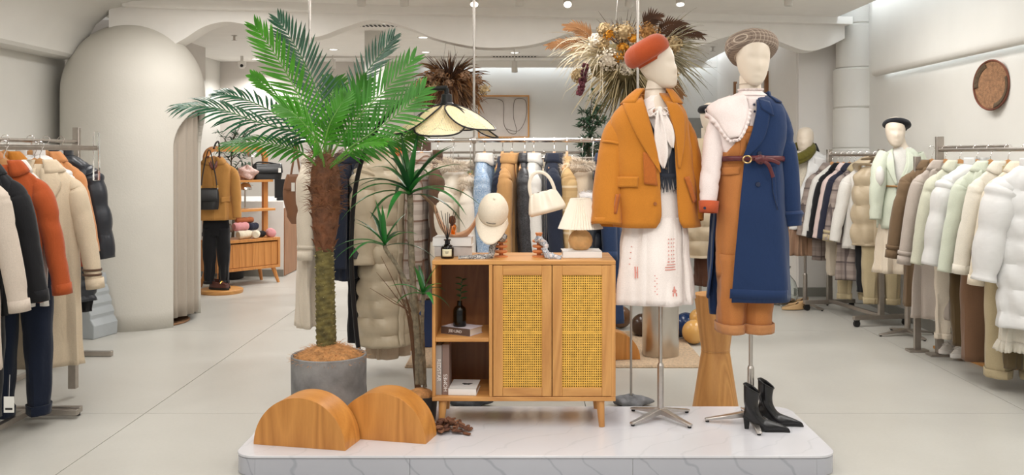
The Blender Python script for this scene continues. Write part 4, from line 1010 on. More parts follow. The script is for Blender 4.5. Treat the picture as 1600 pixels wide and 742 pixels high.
M_turn = wood('turned_beech', (214, 140, 88), (182, 106, 60), 'X', rough=0.4)
def ring_stand(label, px, tops, group='turned ring stands', top_z=0.12):
    t = thing('ring_stand', label, 'display stand', (X(px, 4.84), 4.83, tz), 0, group)
    MB().lathe([(0.034, 0.0), (0.034, 0.006), (0.03, 0.008), (0.011, 0.009)], 28).build('base', M_turn, t)
    MB().lathe([(0.011, 0.008), (0.011, top_z-0.02), (0.015, top_z-0.01), (0.019, top_z), (0.018, top_z+0.002), (0, top_z+0.002)], 24).build('spindle', M_turn, t)
    for z in tops: MB().lathe([(0.012, z-0.004), (0.028, z-0.007), (0.033, z-0.003), (0.033, z+0.003), (0.028, z+0.007), (0.012, z+0.004)], 28).build('ring', M_turn, t)
    return t
ring_stand('turned wooden ring stand under the cream cap', 783, (0.028, 0.054, 0.080))
ring_stand('turned wooden ring stand under the cream handbag', 842, (0.028, 0.054, 0.080))
def scarf_m(name, a, c, d):
    if name in MATS: return MATS[name]
    m, nt, b = _base(name, a, 0.4); v = _coord(nt)
    nt.links.new(_ramp(nt, _noise(nt, v, 70, 3, 0.6, 1.2), [(0.40, a), (0.47, c), (0.56, a), (0.62, d), (0.68, a)]), b.inputs['Base Color']); MATS[name] = m; return m
def scarf(label, pts, rad, mat):
    o0 = Vector(pts[0]); s_ = thing('scarf', label, 'scarf', o0); rnd = random.Random(len(pts))
    P = crom([Vector(p)-o0 for p in pts], 60)
    MB().tube(P, [q.x for q in crom([(r, 0, 0) for r in rad], 60)], 14, 0.6, True, lambda th, t: 0.22*sin(3*th+26*t)+0.14*sin(5*th-40*t)).build('silk', mat, s_, sharp=0)
    return s_
M_sc1 = scarf_m('mono_silk', (46, 46, 50), (214, 210, 204), (150, 148, 146)); M_sc2 = scarf_m('pale_silk', (196, 200, 208), (60, 66, 76), (222, 190, 170))
sc = scarf('black and white printed silk scarf tied round the ring stand under cap', [W(787, 368, 4.80), W(778, 367, 4.79), W(771, 380, 4.785), W(769, 392, 4.77), (X(763, 4.74), 4.74, tz+0.009), (X(742, 4.73), 4.73, tz+0.008), (X(716, 4.72), 4.72, tz+0.006)], [0.016, 0.019, 0.016, 0.015, 0.014, 0.013, 0.008], M_sc1)
MB().ball(W(784, 371, 4.79)-W(787, 368, 4.80), 0.026, 14, 10, lambda th, ph: 0.2*sin(4*th+3*ph), (1, 0.8, 0.8)).build('knot', M_sc1, sc, sharp=0)
sc = scarf('pale grey silk scarf draped over the ring stand under the handbag', [W(836, 377, 4.80), W(843, 374, 4.795), W(852, 384, 4.79), W(852, 393, 4.77), (X(860, 4.74), 4.74, tz+0.012), (X(877, 4.72), 4.72, tz+0.008)], [0.008, 0.016, 0.015, 0.014, 0.017, 0.010], M_sc2)

# cap
M_cap = cloth('cream_cotton', (232, 218, 198), 0.85, 260, 0.25)
capo = thing('baseball_cap', 'cream cotton baseball cap perched above the cabinet with bill facing forward', 'cap', W(771, 326, 4.80))
rot = Matrix.Rotation(R(7), 4, 'Y') @ Matrix.Rotation(R(48), 4, 'X')
def cpf(u, v):
    a = 2*pi*u; ph = pi/2*v; k = 1+0.018*sin(6*a+0.4)*sin(2*ph)-0.02*sin(3*a+2)*v*(1-v)
    return rot @ Vector((0.075*cos(ph)*cos(a)*k, 0.090*cos(ph)*sin(a)*k, 0.105*sin(ph)**0.9-0.03))
MB().grid(cpf, 48, 16, True).build('crown', M_cap, capo, solid=0.003)
for i in range(6): MB().tube([cpf(i/6+0.04, v/12)*1.006 for v in range(13)], 0.0012, 5).build('seam', M_cap, capo)
MB().ball(cpf(0, 1)*1.03, 0.007, 10, 6).build('top_button', M_cap, capo)
def bill(u, v):
    a = -pi*(0.08+0.84*u); r = 1+1.05*v*sin(pi*(0.06+0.88*u))**0.38
    return rot @ Vector((0.077*cos(a)*(1+0.10*v), 0.092*sin(a)*r, -0.03-0.018*v-0.014*cos(a)**2*v))
MB().grid(bill, 28, 8).build('bill', M_cap, capo, solid=0.004)
def emb(t): 
    a = -pi/2-0.02+0.62*(t-0.5); p = rot @ Vector((0.0765*cos(a)*0.99, 0.0915*sin(a)*0.99-0.001, -0.006+0.0016*sin(t*55))); return p
MB().tube([emb(i/40) for i in range(41)], 0.0012, 5).build('embroidery', M_ink, capo)
MB().tube([W(783, 371, 4.83)-W(771, 326, 4.80), W(776, 345, 4.83)-W(771, 326, 4.80)], 0.006, 8).build('inner_prop', M_turn, capo)

# handbag with acrylic riser
M_bag = satin('cream_leather', (238, 226, 208), 0.4, 0.35)
ac = thing('acrylic_riser', 'slim clear acrylic riser holding up the cream handbag on the cabinet', 'riser', (X(852, 4.9), 4.9, tz))
M_acr = glass('clear_acrylic', (250, 252, 252), 0.02)
MB().box((0, 0, 0.003), (0.07, 0.07, 0.006)).build('foot', M_acr, ac, bevel=0.001); MB().box((0, 0.02, 0.22), (0.012, 0.006, 0.428)).build('post', M_acr, ac, bevel=0.001)
MB().box((0, 0.0, 0.431), (0.012, 0.046, 0.006)).build('arm', M_acr, ac, bevel=0.001)
hb = thing('handbag', 'cream leather pouch handbag with gathered top hanging above cabinet', 'handbag', W(852, 316, 4.88)); ho = W(852, 316, 4.88)
rot2 = Matrix.Rotation(R(14), 4, 'Y')
rot2 = Matrix.Rotation(R(-15), 4, 'Y')
def bgf(u, v):
    a = 2*pi*u; w = 0.100*(1-0.34*v**1.4); d = 0.044*(1-v)**0.6+0.006
    if v < 0.14: w *= 0.9+0.1*v/0.14; d *= 0.55+0.45*v/0.14
    g = 1+0.3*v*sin(9*a)*(1-0.5*v)+0.1*v*sin(14*a+1)
    return rot2 @ Vector((w*sg(cos(a))*abs(cos(a))**0.8, d*sin(a)*g, -0.055+0.112*v+0.0015*v*sin(11*a)))
bd = MB().grid(bgf, 64, 18, True); n0 = 0
bd.f.append(tuple(range(63, -1, -1))); bd.build('pouch', M_bag, hb, sharp=60)
hp = [rot2 @ Vector((-0.062*cos(pi*i/30), -0.004, 0.046+0.112*sin(pi*i/30)**0.8)) for i in range(31)]
MB().tube(hp, 0.009, 10, 0.5).build('handle', M_bag, hb)

# table lamp on a book
book('white book under the small pleated table lamp', (X(908, 4.84), 4.84, tz), R(2), 0.195, 0.14, 0.034, M_bwhite)
tl = thing('table_lamp', 'small table lamp with white pleated shade and woven round rattan base', 'table lamp', (X(907, 4.84), 4.84, tz+0.034))
M_rat = plain('rattan_weave', (216, 168, 110), 0.7, var=0.06, nsc=40, bump=0.4, bsc=220)
MB().lathe([(0.028, 0.0), (0.040, 0.006), (0.054, 0.024), (0.060, 0.046), (0.056, 0.068), (0.043, 0.088), (0.026, 0.1), (0.014, 0.104)], 48, fn=lambda th, t: 0.03*abs(sin(14*th))).build('base', M_rat, tl, sharp=70)
MB().tube([(0, 0, 0.1), (0, 0, 0.14)], 0.008, 10).build('neck', plain('brass', (200, 160, 90), 0.3, 0.9, var=0), tl)
M_shade = plain('pleated_paper', (246, 238, 224), 0.8, var=0.01)
tn = MATS['pleated_paper'].node_tree.nodes['Principled BSDF']; tn.inputs['Transmission Weight'].default_value = 0.0
def shd(u, v):
    a = 2*pi*u; r = 0.108-0.060*v; pl = 0.0055*(1-0.35*v)*(1 if int(round(u*96)) % 2 else -1)
    return (cos(a)*(r+pl), sin(a)*(r+pl), 0.108+0.150*v)
MB().grid(shd, 96, 4, True).build('pleated_shade', M_shade, tl, smooth=False, solid=0.0015)
MB().lathe([(0.0485, 0.2575), (0.050, 0.2595), (0.0485, 0.2615)], 32, cap=False).build('shade_ring', M_shade, tl)
# ------------------------------------------------------------------ dressed mannequins
class Fig:
    def __init__(s, px, d, zb, name, label, rz=0.0, cat='mannequin'):
        s.d = d; s.o = Vector((X(px, d), d, zb)); s.t = thing(name, label, cat, s.o)
    def p(s, px, py, dy=0.0): return W(px, py, s.d+dy)-s.o
    def keys(s, rows):
        out = []
        for py, l, r, t, dy in rows:
            a, c = s.p(l, py, dy), s.p(r, py, dy); out.append((a.z, (a.x+c.x)/2, dy, (c.x-a.x)/2, t))
        return out
    def xz(s, px, py, dy=-0.08):
        q = s.p(px, py, dy); return (q.x, q.z)
    def shell(s, rows, **k): return Shell(s.keys(rows), **k)
    def gap(s, rows, dy=-0.09):
        ks = [(s.p(l, py, dy).z, s.p(l, py, dy).x, s.p(r, py, dy).x) for py, l, r in rows]
        return lambda z: lerpkeys(ks, z)
    def pl(s, pts, dy=-0.09): return [s.xz(a, c, dy) for a, c in pts]

M_ochre = cloth('ochre_wool', (190, 120, 40), 0.92, 300, 0.3)
M_ochre2 = cloth('ochre_patch_suede', (176, 98, 40), 0.9, 120, 0.3)
M_blouse = cloth('white_cotton', (240, 230, 224), 0.85, 300, 0.25)
M_vest = cloth('dark_denim_knit', (50, 54, 64), 0.95, 160, 0.4)
A = Fig(1032, 4.81, PT, 'dressed_mannequin', 'mannequin in ochre blazer, rust beret and white skirt beside the cabinet')
# skirt
sk = A.shell([(285, 992, 1064, 0.085, 0), (330, 978, 1070, 0.105, 0), (400, 968, 1074, 0.125, 0), (472, 961, 1079, 0.14, 0)], f0=0.002, f1=0.014, k=5, seed=4)
so = sk.body(None, 72).build('skirt', M_blouse, A.t, solid=0.003)
# front wrap panel and hem ruffle
sk.patch(A.pl([(1004, 340), (1000, 400), (998, 474)], -0.1), A.pl([(1062, 340), (1064, 400), (1066, 474)], -0.1), 10, 12, 0.007).build('wrap_panel', M_blouse, so, solid=0.003)
sk.patch(A.pl([(1063, 350), (1066, 400), (1069, 468)], -0.05), A.pl([(1071, 350), (1076, 400), (1080, 466)], -0.05), 4, 10, 0.004).build('side_panel', M_blouse, so, solid=0.003)
M_redink = plain('red_print', (214, 140, 128), 0.7, var=0); M_blueink = plain('blue_print', (70, 80, 130), 0.7, var=0)
def printrect(mb, x0, y0, x1, y1, off=0.0115): sk.patch(A.pl([(x0, y0), (x0, y1)], -0.1), A.pl([(x1, y0), (x1, y1)], -0.1), 2, 2, off, mb=mb)
pr = MB()
for y in (412, 416, 420): printrect(pr, 1036+(y == 412)*3, y-0.7, 1056-(y == 420)*2, y+0.6)
printrect(pr, 1040, 406.5, 1043, 408.5); printrect(pr, 1045, 407, 1054, 408)
for i in range(6):
    for j in range(3): printrect(pr, 1041+j*4.5, 372+i*6, 1042.8+j*4.5, 373.6+i*6)
for i in range(7): printrect(pr, 1003, 440+i*4, 1005, 441+i*4)
for i in range(8): printrect(pr, 1020+(i % 2)*3, 428+i*4, 1021.8+(i % 2)*3, 429.2+i*4)
stuff(pr.build('printed_motif', M_redink, so, smooth=False))
p2 = MB()      # small figure printed near the hem
printrect(p2, 1050, 446, 1052, 450); printrect(p2, 1049, 450, 1053, 456); printrect(p2, 1047.5, 456, 1049.5, 461); printrect(p2, 1052.5, 456, 1055, 461); printrect(p2, 1047, 452, 1049, 453.5); printrect(p2, 1053, 452, 1055.5, 453.2)
stuff(p2.build('printed_figure', M_redink, so, smooth=False))
p3 = MB(); printrect(p3, 991, 416, 993, 434, 0.005); printrect(p3, 994.5, 416, 996, 434, 0.005); printrect(p3, 991, 424, 996, 425.5, 0.005)
for i in range(4): printrect(p3, 986-i, 385+i*9, 988-i, 386.2+i*9, 0.005)
stuff(p3.build('printed_letters', M_redink, so, smooth=False))
# blouse torso, vest
bl = A.shell([(150, 1012, 1042, 0.05, 0.0), (160, 1002, 1052, 0.062, 0), (175, 990, 1060, 0.085, 0), (210, 985, 1063, 0.10, 0), (296, 990, 1064, 0.095, 0)], f0=0.001, f1=0.004, seed=6)
bl.body(None, 56).build('blouse', M_blouse, A.t, solid=0.003)
vs_ = A.shell([(168, 992, 1062, 0.09, 0), (195, 983, 1065, 0.108, 0), (240, 984, 1066, 0.108, 0), (278, 986, 1066, 0.105, 0)], f0=0.001, f1=0.003, seed=7)
vo = vs_.body(A.gap([(168, 1006, 1058), (200, 1020, 1057), (232, 1036, 1050), (246, 1043, 1044.5), (278, 1043, 1044.5)]), 56).build('vest', M_vest, A.t, solid=0.004)
for y in (238, 250, 263): 
    mb = MB(); q = A.pl([(1040, y)])[0]; vs_.dot(mb, q[0], q[1], 0.006, 0.004, 0.005); mb.build('button', plain('horn_button', (90, 70, 56), 0.4), vo)
MB().grid(lambda u, v: vs_.pt(2*pi*u, A.p(0, 270).z-0.026*v, 0.005), 48, 2, True).build('waist_rib', M_vest, vo, solid=0.003)
fr_ = MB(); rnd = random.Random(2)
for i in range(26):
    q = A.pl([(1016+i*1.9, 277)])[0]; c = vs_.front(q[0], q[1], 0.004); l = rnd.uniform(0.05, 0.075)
    fr_.tube([c, c+Vector((rnd.uniform(-.006, .006), -0.004, -l*0.5)), c+Vector((rnd.uniform(-.01, .01), -0.006, -l))], [0.0035, 0.003, 0.002], 5)
stuff(fr_.build('fringe', M_vest, vo))
# pussy-bow
bo_ = A.p(1031, 172, -0.105)
MB().ball(bo_, 0.016, 14, 10, lambda th, ph: 0.15*sin(5*th), (1, 0.7, 1.1)).build('bow_knot', M_blouse, A.t)
def ribbon(name, pts, ws, dys):
    P = crom([A.p(x, y, dy) for (x, y), dy in zip(pts, dys)], 16); wk = crom([(w, 0, 0) for w in ws], 16)
    MB().grid(lambda u, v: P[int(round(v*15))]+Vector(((u-0.5)*2*wk[int(round(v*15))].x, -0.012*sin(pi*u*2+v*3)*0.7, 0)), 8, 15).build(name, M_blouse, A.t, solid=0.003)
ribbon('bow_tail', [(1030, 172), (1031, 205), (1034, 240), (1037, 263)], [0.012, 0.028, 0.030, 0.004], [-0.11, -0.135, -0.135, -0.13])
ribbon('bow_tail', [(1033, 172), (1042, 195), (1047, 215), (1051, 231)], [0.012, 0.024, 0.022, 0.004], [-0.11, -0.13, -0.13, -0.125])
ribbon('bow_loop', [(1030, 172), (1020, 182), (1013, 174), (1022, 168)], [0.008, 0.022, 0.02, 0.008], [-0.11, -0.115, -0.11, -0.10])
ribbon('bow_loop', [(1033, 172), (1042, 180), (1049, 174), (1040, 168)], [0.008, 0.02, 0.018, 0.008], [-0.11, -0.115, -0.11, -0.10])
bl.patch(A.pl([(1008, 171), (1010, 178)], -0.07), A.pl([(1044, 171), (1042, 178)], -0.07), 8, 2, 0.004).build('keyhole_skin', plain('blush_skin', (206, 160, 140), 0.5, var=0), A.t, solid=0.002)
# blazer
bz_ = A.shell([(147, 998, 1046, 0.062, 0.01), (154, 985, 1053, 0.085, 0.005), (166, 970, 1064, 0.11, 0), (184, 957, 1072, 0.128, 0), (205, 953, 1075, 0.138, 0), (262, 953, 1080, 0.145, 0), (310, 954, 1086, 0.15, 0), (353, 957, 1091, 0.155, 0)], f0=0.001, f1=0.008, k=3, seed=11, n=2.6)
G = A.gap([(147, 1006, 1034), (160, 1008, 1042), (200, 1018, 1051), (240, 1027, 1056), (285, 1031, 1058), (335, 1033, 1060), (346, 1031, 1062), (353, 1024, 1068)], -0.13)
jk = bz_.body(G, 72).build('blazer', M_ochre, A.t, solid=0.007)
def scol(u, v):
    a = -pi/2+0.55+u*(2*pi-1.1); z0 = A.p(0, 147).z
    p0 = bz_.pt(a, z0-0.004, 0.004)+Vector((0, 0, 0.028+0.006*max(0, sin(a)))); p1 = bz_.pt(a, z0-0.05, 0.014); return p0.lerp(p1, v)+Vector((0, 0, 0.005*sin(pi*v)))
MB().grid(scol, 36, 5).build('collar', M_ochre, jk, solid=0.006)
bz_.patch(A.pl([(1006, 152), (1014, 190), (1024, 230), (1031, 268)], -0.13), A.pl([(980, 160), (981, 178), (1000, 222), (1030, 270)], -0.13), 7, 12, 0.013).build('lapel', M_ochre, jk, solid=0.006)
bz_.patch(A.pl([(1040, 158), (1050, 195), (1056, 230), (1059, 262)], -0.13), A.pl([(1056, 160), (1068, 178), (1069, 215), (1062, 264)], -0.13), 6, 12, 0.013).build('lapel', M_ochre, jk, solid=0.006)
bz_.patch(A.pl([(961, 276), (961, 293)], -0.14), A.pl([(998, 276), (997, 292)], -0.14), 8, 4, 0.013).build('pocket_flap', M_ochre, jk, solid=0.008)
bz_.patch(A.pl([(1005, 238), (1006, 287)], -0.14), A.pl([(1021, 240), (1027, 290)], -0.14), 5, 8, 0.010).build('suede_patch', M_ochre2, jk, solid=0.003)
bz_.patch(A.pl([(1066, 277), (1080, 317)], -0.1), A.pl([(1073, 275), (1085, 313)], -0.1), 4, 8, 0.012).build('welt_pocket', M_ochre2, jk, solid=0.004)
sl_ = sleeve([A.p(978, 180, 0.0), A.p(967, 208, -0.01), A.p(958, 255, -0.03), A.p(952, 305, -0.05), A.p(949, 350, -0.07)], [0.035, 0.070, 0.077, 0.078, 0.075], 24, 5, 34, 0.035).build('sleeve', M_ochre, A.t, solid=0.007)
MB().tube([A.p(949.5, 342, -0.066), A.p(949, 352, -0.071)], [0.0765, 0.0765], 24, cap=False).build('cuff_hem', M_ochre, sl_, solid=0.004)
MB().tube([A.p(963.5, 226, -0.018), A.p(962.5, 230, -0.02)], [0.0785, 0.0795], 24, cap=False).build('shoulder_seam', M_ochre, sl_, solid=0.003)
el = MB().grid(lambda u, v: A.p(960+6*u-5*v, 302+30*v, -0.05)+Vector((0, -0.086-0.01*sin(pi*u), 0)), 4, 6); el.build('elbow_patch', M_ochre2, sl_, solid=0.003)
sleeve([A.p(1058, 182, 0.02), A.p(1070, 210, 0.02), A.p(1080, 255, 0.0), A.p(1084, 305, -0.01), A.p(1085, 344, -0.03)], [0.03, 0.052, 0.056, 0.05, 0.044], 20, 9, 30, 0.04).build('sleeve', M_ochre, A.t, solid=0.007)
for y, x in ((285, 1029), (318, 1030)):
    mb = MB(); q = A.pl([(x-7, y)], -0.14)[0]; bz_.dot(mb, q[0], q[1], 0.009, 0.005, 0.006); mb.build('button', plain('ochre_button', (150, 88, 40), 0.4), jk)
# head, neck, beret
nk = MB().tube(crom([A.p(1027, 122, 0.005), A.p(1024, 145, 0.01), A.p(1026, 160, 0.0), A.p(1028, 180, 0.0)], 16), [q.x for q in crom([(0.044, 0, 0), (0.053, 0, 0), (0.066, 0, 0), (0.10, 0, 0)], 16)], 28); nk.build('neck', M_mann, A.t)
hd_ = head_mesh(1.03).build('head', M_mann, A.t); hd_.location = A.p(1027, 103, 0.0); hd_.rotation_euler = (R(-4), R(-6), R(52))
MB().tube([A.p(1024, 139.2, 0.01), A.p(1024, 140.8, 0.01)], [0.0535, 0.0538], 28, cap=False).build('neck_seam', plain('mannequin_seam', (186, 168, 148), 0.6, var=0), A.t)
bt = beret(0.118, 0.105, 2).build('beret', cloth('rust_velvet', (174, 74, 32), 0.8, 200, 0.3, sheen=0.25), A.t, solid=0.003, sharp=0)
bt.location = A.p(1018, 92, 0.0); bt.rotation_euler = (R(-4), R(-30), R(10))
stand_x(A.t, A.p(0, 300).z, arm=0.205, a0=R(38), collar_z=0.27)

# second mannequin
M_navy = cloth('navy_wool', (31, 51, 88), 0.92, 300, 0.25); M_tan = cloth('tan_twill', (184, 118, 64), 0.88, 260, 0.3)
M_pink = cloth('blush_cotton', (240, 226, 222), 0.85, 300, 0.3); M_rustcuff = cloth('rust_cuff', (190, 88, 52), 0.9, 240, 0.2)
B = Fig(1173, 4.75, PT, 'dressed_mannequin', 'mannequin in navy coat over tan dungarees with checked cap at platform right')
# dungarees
un = B.shell([(238, 1124, 1208, 0.104, 0), (255, 1126, 1208, 0.105, 0), (320, 1122, 1212, 0.12, 0), (400, 1122, 1212, 0.12, 0), (430, 1123, 1210, 0.115, 0)], f0=0.001, f1=0.008, k=4, seed=21)
dg = un.body(None, 56).build('dungarees', M_tan, B.t, solid=0.004)
for (l0, r0, l1, r1, yb, sd) in ((1121, 1169, 1123, 1163, 518, 1), (1160, 1211, 1161, 1204, 518, 2)):
    lg = B.shell([(395, l0, r0, 0.105, 0), (440, l0+1, r0, 0.10, 0), (480, l1-1, r1+2, 0.09, 0), (yb, l1, r1, 0.08, 0)], f0=0.002, f1=0.006, k=3, seed=sd+30)
    lo_ = lg.body(None, 36).build('trouser_leg', M_tan, dg, solid=0.004)
    MB().grid(lambda u, v: lg.pt(2*pi*u, B.p(0, 503).z-0.047*v, 0.010), 40, 3, True).build('turn_up', cloth('tan_wrong_side', (188, 130, 82), 0.9, 260, 0.3), dg, solid=0.006)
un.patch(B.pl([(1130, 262), (1133, 274)]), B.pl([(1156, 260), (1154, 272)]), 6, 3, 0.008).build('pocket_seam', M_tan, dg, solid=0.003)
# blouse with a deep frilled collar
bl = B.shell([(144, 1156, 1190, 0.052, 0.0), (150, 1145, 1198, 0.06, 0), (158, 1124, 1206, 0.066, 0), (172, 1111, 1211, 0.08, 0), (205, 1114, 1206, 0.098, 0), (250, 1128, 1204, 0.09, 0)], f0=0.001, f1=0.004, seed=23)
bb = bl.body(None, 56).build('blouse', M_pink, B.t, solid=0.003)
bl.patch(B.pl([(1158, 197), (1151, 220), (1130, 250)]), B.pl([(1196, 197), (1196, 222), (1196, 250)]), 10, 10, 0.010).build('bib', M_tan, dg, solid=0.005)
bl.patch(B.pl([(1158, 198), (1155, 207)]), B.pl([(1196, 198), (1196, 207)]), 6, 2, 0.0135).build('bib_band', M_tan, dg, solid=0.003)
bl.patch(B.pl([(1153, 214), (1157, 228), (1155, 247)]), B.pl([(1162, 212), (1166, 228), (1164, 247)]), 3, 8, 0.0140).build('strap', M_tan, dg, solid=0.005)
MB().grid(lambda u, v: bl.pt(2*pi*u, B.p(0, 150).z+0.022*v, 0.004-0.004*v), 40, 4, True).build('neckband', M_pink, bb, solid=0.003)
MB().grid(lambda u, v: bl.pt(2*pi*u, B.p(0, 150).z+0.022+0.012*v, -0.002+0.010*v*(0.6+0.5*sin(2*pi*u*34))), 200, 2, True).build('neck_frill', M_pink, bb, solid=0.002)
bl.patch(B.pl([(1169, 152), (1170, 200)]), B.pl([(1186, 152), (1186, 200)]), 4, 10, 0.006).build('placket', M_pink, bb, solid=0.003)
for y in (163, 174, 188):
    mb = MB(); q = B.pl([(1179, y)])[0]; bl.dot(mb, q[0], q[1], 0.006, 0.004, 0.011); mb.build('button', plain('navy_button', (44, 50, 80), 0.4), bb)
cl_in = B.pl([(1166, 148), (1169, 170), (1164, 191), (1154, 214)]); cl_out = B.pl([(1143, 150), (1114, 163), (1126, 191), (1141, 216)])
cpch = bl.patch(cl_in, cl_out, 10, 14, 0.023).build('frilled_collar', M_pink, bb, solid=0.004)
fr_ = MB(); edge = crom([(a, c, 0) for a, c in cl_out]+[(a, c, 0) for a, c in B.pl([(1148, 217), (1154, 214), (1164, 191), (1169, 170)])], 120)
def frl(u, v):
    i = int(round(u*119)); p = edge[i]; t = edge[min(i+1, 119)]-edge[max(i-1, 0)]; nx, nz = -t.y, t.x; l = math.hypot(nx, nz) or 1
    q = bl.front(p.x+nx/l*-0.014*v, p.y+nz/l*-0.014*v, 0.025+0.006*sin(i*1.25)*v); return q
fr_.grid(frl, 119, 2).build('collar_frill', M_pink, bb, solid=0.002)
sl_ = sleeve([B.p(1126, 176, 0.0), B.p(1118, 206, -0.01), B.p(1112, 250, -0.03), B.p(1108, 290, -0.05), B.p(1107, 322, -0.06)], [0.025, 0.046, 0.048, 0.046, 0.036], 22, 12, 34, 0.06).build('sleeve', M_pink, B.t, solid=0.003)
cf_ = MB().tube([B.p(1107.5, 314, -0.057), B.p(1107, 332, -0.064)], [0.0465, 0.043], 24, cap=False).build('cuff', M_rustcuff, sl_, solid=0.006)
mb = MB(); c = B.p(1101, 325, -0.10); mb.tube([c, c+Vector((0, -0.004, 0))], 0.007, 10); mb.build('cuff_button', plain('navy_button2', (40, 40, 60), 0.4), sl_)
# navy coat hung from the far shoulder
ctk = [(150, 1166, 1200, 0.06, 0.02), (160, 1150, 1214, 0.085, 0.012), (175, 1134, 1222, 0.115, 0.01), (215, 1126, 1224, 0.132, 0.01), (250, 1126, 1218, 0.132, 0.01), (300, 1120, 1222, 0.145, 0.01), (380, 1113, 1226, 0.155, 0.01), (466, 1106, 1229, 0.165, 0.01)]
co = B.shell(ctk, f0=0.001, f1=0.009, k=3, seed=25, n=2.7)
Gc = B.gap([(150, 1130, 1187), (165, 1128, 1186), (205, 1122, 1176), (250, 1120, 1164), (300, 1120, 1158), (380, 1116, 1150), (466, 1111, 1142)], -0.13)
cb_ = co.body(Gc, 84).build('coat', M_navy, B.t, solid=0.007)
# the loose half hangs lower at the left, behind the leg
lh = B.shell([(250, 1122, 1150, 0.03, 0.09), (330, 1114, 1146, 0.035, 0.10), (420, 1108, 1142, 0.035, 0.11), (490, 1112, 1134, 0.03, 0.11)], f0=0.002, f1=0.008, k=3, seed=27)
lh.body(None, 30).build('loose_front', M_navy, cb_, solid=0.005)
co.patch(B.pl([(1186, 156), (1180, 190), (1170, 222), (1162, 246)], -0.13), B.pl([(1199, 160), (1203, 182), (1193, 218), (1168, 246)], -0.13), 7, 12, 0.013).build('lapel', M_navy, cb_, solid=0.006)
co.patch(B.pl([(1188, 153), (1190, 170)], -0.12), B.pl([(1204, 158), (1208, 182)], -0.12), 5, 5, 0.018).build('collar', M_navy, cb_, solid=0.006)
MB().grid(lambda u, v: co.pt(-0.9+u*(pi+0.9+0.4), B.p(0, 150).z+0.022-0.055*v, 0.005+0.010*v), 26, 5).build('back_collar', M_navy, cb_, solid=0.006)
co.patch(B.pl([(1203, 262), (1206, 300)], -0.12), B.pl([(1208, 260), (1212, 328)], -0.12), 3, 10, 0.010).build('pocket_welt', M_navy, cb_, solid=0.006)
co.patch(B.pl([(1142, 452), (1141, 467)], -0.15), B.pl([(1226, 452), (1227, 467)], -0.1), 12, 2, 0.004).build('hem_band', M_navy, cb_, solid=0.003)
for x, y in ((1184, 288), (1187, 240)):
    mb = MB(); q = B.pl([(x, y)], -0.13)[0]; co.dot(mb, q[0], q[1], 0.012, 0.006, 0.006); mb.build('button', plain('navy_horn', (38, 46, 70), 0.35), cb_)
sl_ = sleeve([B.p(1200, 166, 0.015), B.p(1214, 200, 0.01), B.p(1225, 245, 0.0), B.p(1231, 295, -0.02), B.p(1236, 346, -0.03)], [0.062, 0.070, 0.062, 0.054, 0.046], 24, 15, 34, 0.04).build('sleeve', M_navy, B.t, solid=0.006)
MB().tube(crom([B.p(1235, 330, -0.028), B.p(1236, 343, -0.03), B.p(1237, 353, -0.032)], 6), [0.052, 0.060, 0.050, 0.046, 0.046, 0.044], 24, cap=False).build('rolled_cuff', M_navy, sl_, solid=0.008)
# belt with knot
M_ox = plain('oxblood_leather', (92, 36, 40), 0.4, var=0.15, nsc=40)
zb_ = B.p(0, 249).z
MB().grid(lambda u, v: co.pt(2*pi*u, zb_+0.012*(1-2*v)-0.006*sin(2*pi*u), 0.012+0.004*sin(pi*v)), 64, 4, True).build('belt', M_ox, B.t, solid=0.004)
q = B.p(1167, 249, -0.155); MB().tube([q+Vector((0.020*cos(t), -0.006, 0.017*sin(t))) for t in [2*pi*i/20 for i in range(21)]], 0.004, 8).build('belt_buckle', plain('old_brass', (190, 160, 110), 0.3, 0.9, var=0), B.t)
q = B.p(1188, 249, -0.155); MB().ball(q, 0.022, 14, 10, lambda th, ph: 0.2*sin(4*th+2*ph), (1.2, 0.7, 0.9)).build('belt_knot', M_ox, B.t)
MB().tube(crom([q, q+Vector((0.035, -0.012, -0.025)), q+Vector((0.06, -0.005, -0.085))], 12), 0.009, 8, 0.5).build('belt_tail', M_ox, B.t)
MB().tube(crom([q, q+Vector((0.05, -0.012, -0.004)), q+Vector((0.095, 0.012, -0.02))], 12), 0.009, 8, 0.5).build('belt_tail', M_ox, B.t)
# head
MB().tube(crom([B.p(1172, 118, 0.01), B.p(1172, 140, 0.01), B.p(1173, 158, 0.0), B.p(1173, 172, 0.0)], 16), [q.x for q in crom([(0.052, 0, 0), (0.054, 0, 0), (0.060, 0, 0), (0.085, 0, 0)], 16)], 28).build('neck', M_mann, B.t)
MB().tube([B.p(1172, 131.2, 0.01), B.p(1172, 132.6, 0.01)], [0.0542, 0.0546], 28, cap=False).build('neck_seam', MATS['mannequin_seam'], B.t)
hd_ = head_mesh(1.05).build('head', M_mann, B.t); hd_.location = B.p(1176, 95.5, 0.0); hd_.rotation_euler = (R(3), R(4), R(6))
M_check = plaid('brown_check', (150, 132, 118), (96, 84, 78), (206, 190, 172), 90)
cpo = beret(0.126, 0.115, 5, 0.09).build('newsboy_cap', M_check, B.t, solid=0.004, sharp=0); cpo.location = B.p(1175, 88.5, 0.03); cpo.rotation_euler = (R(-24), R(3), R(8))
stand_x(B.t, B.p(0, 430).z, arm=0.225, a0=R(-3), collar_z=0.27)

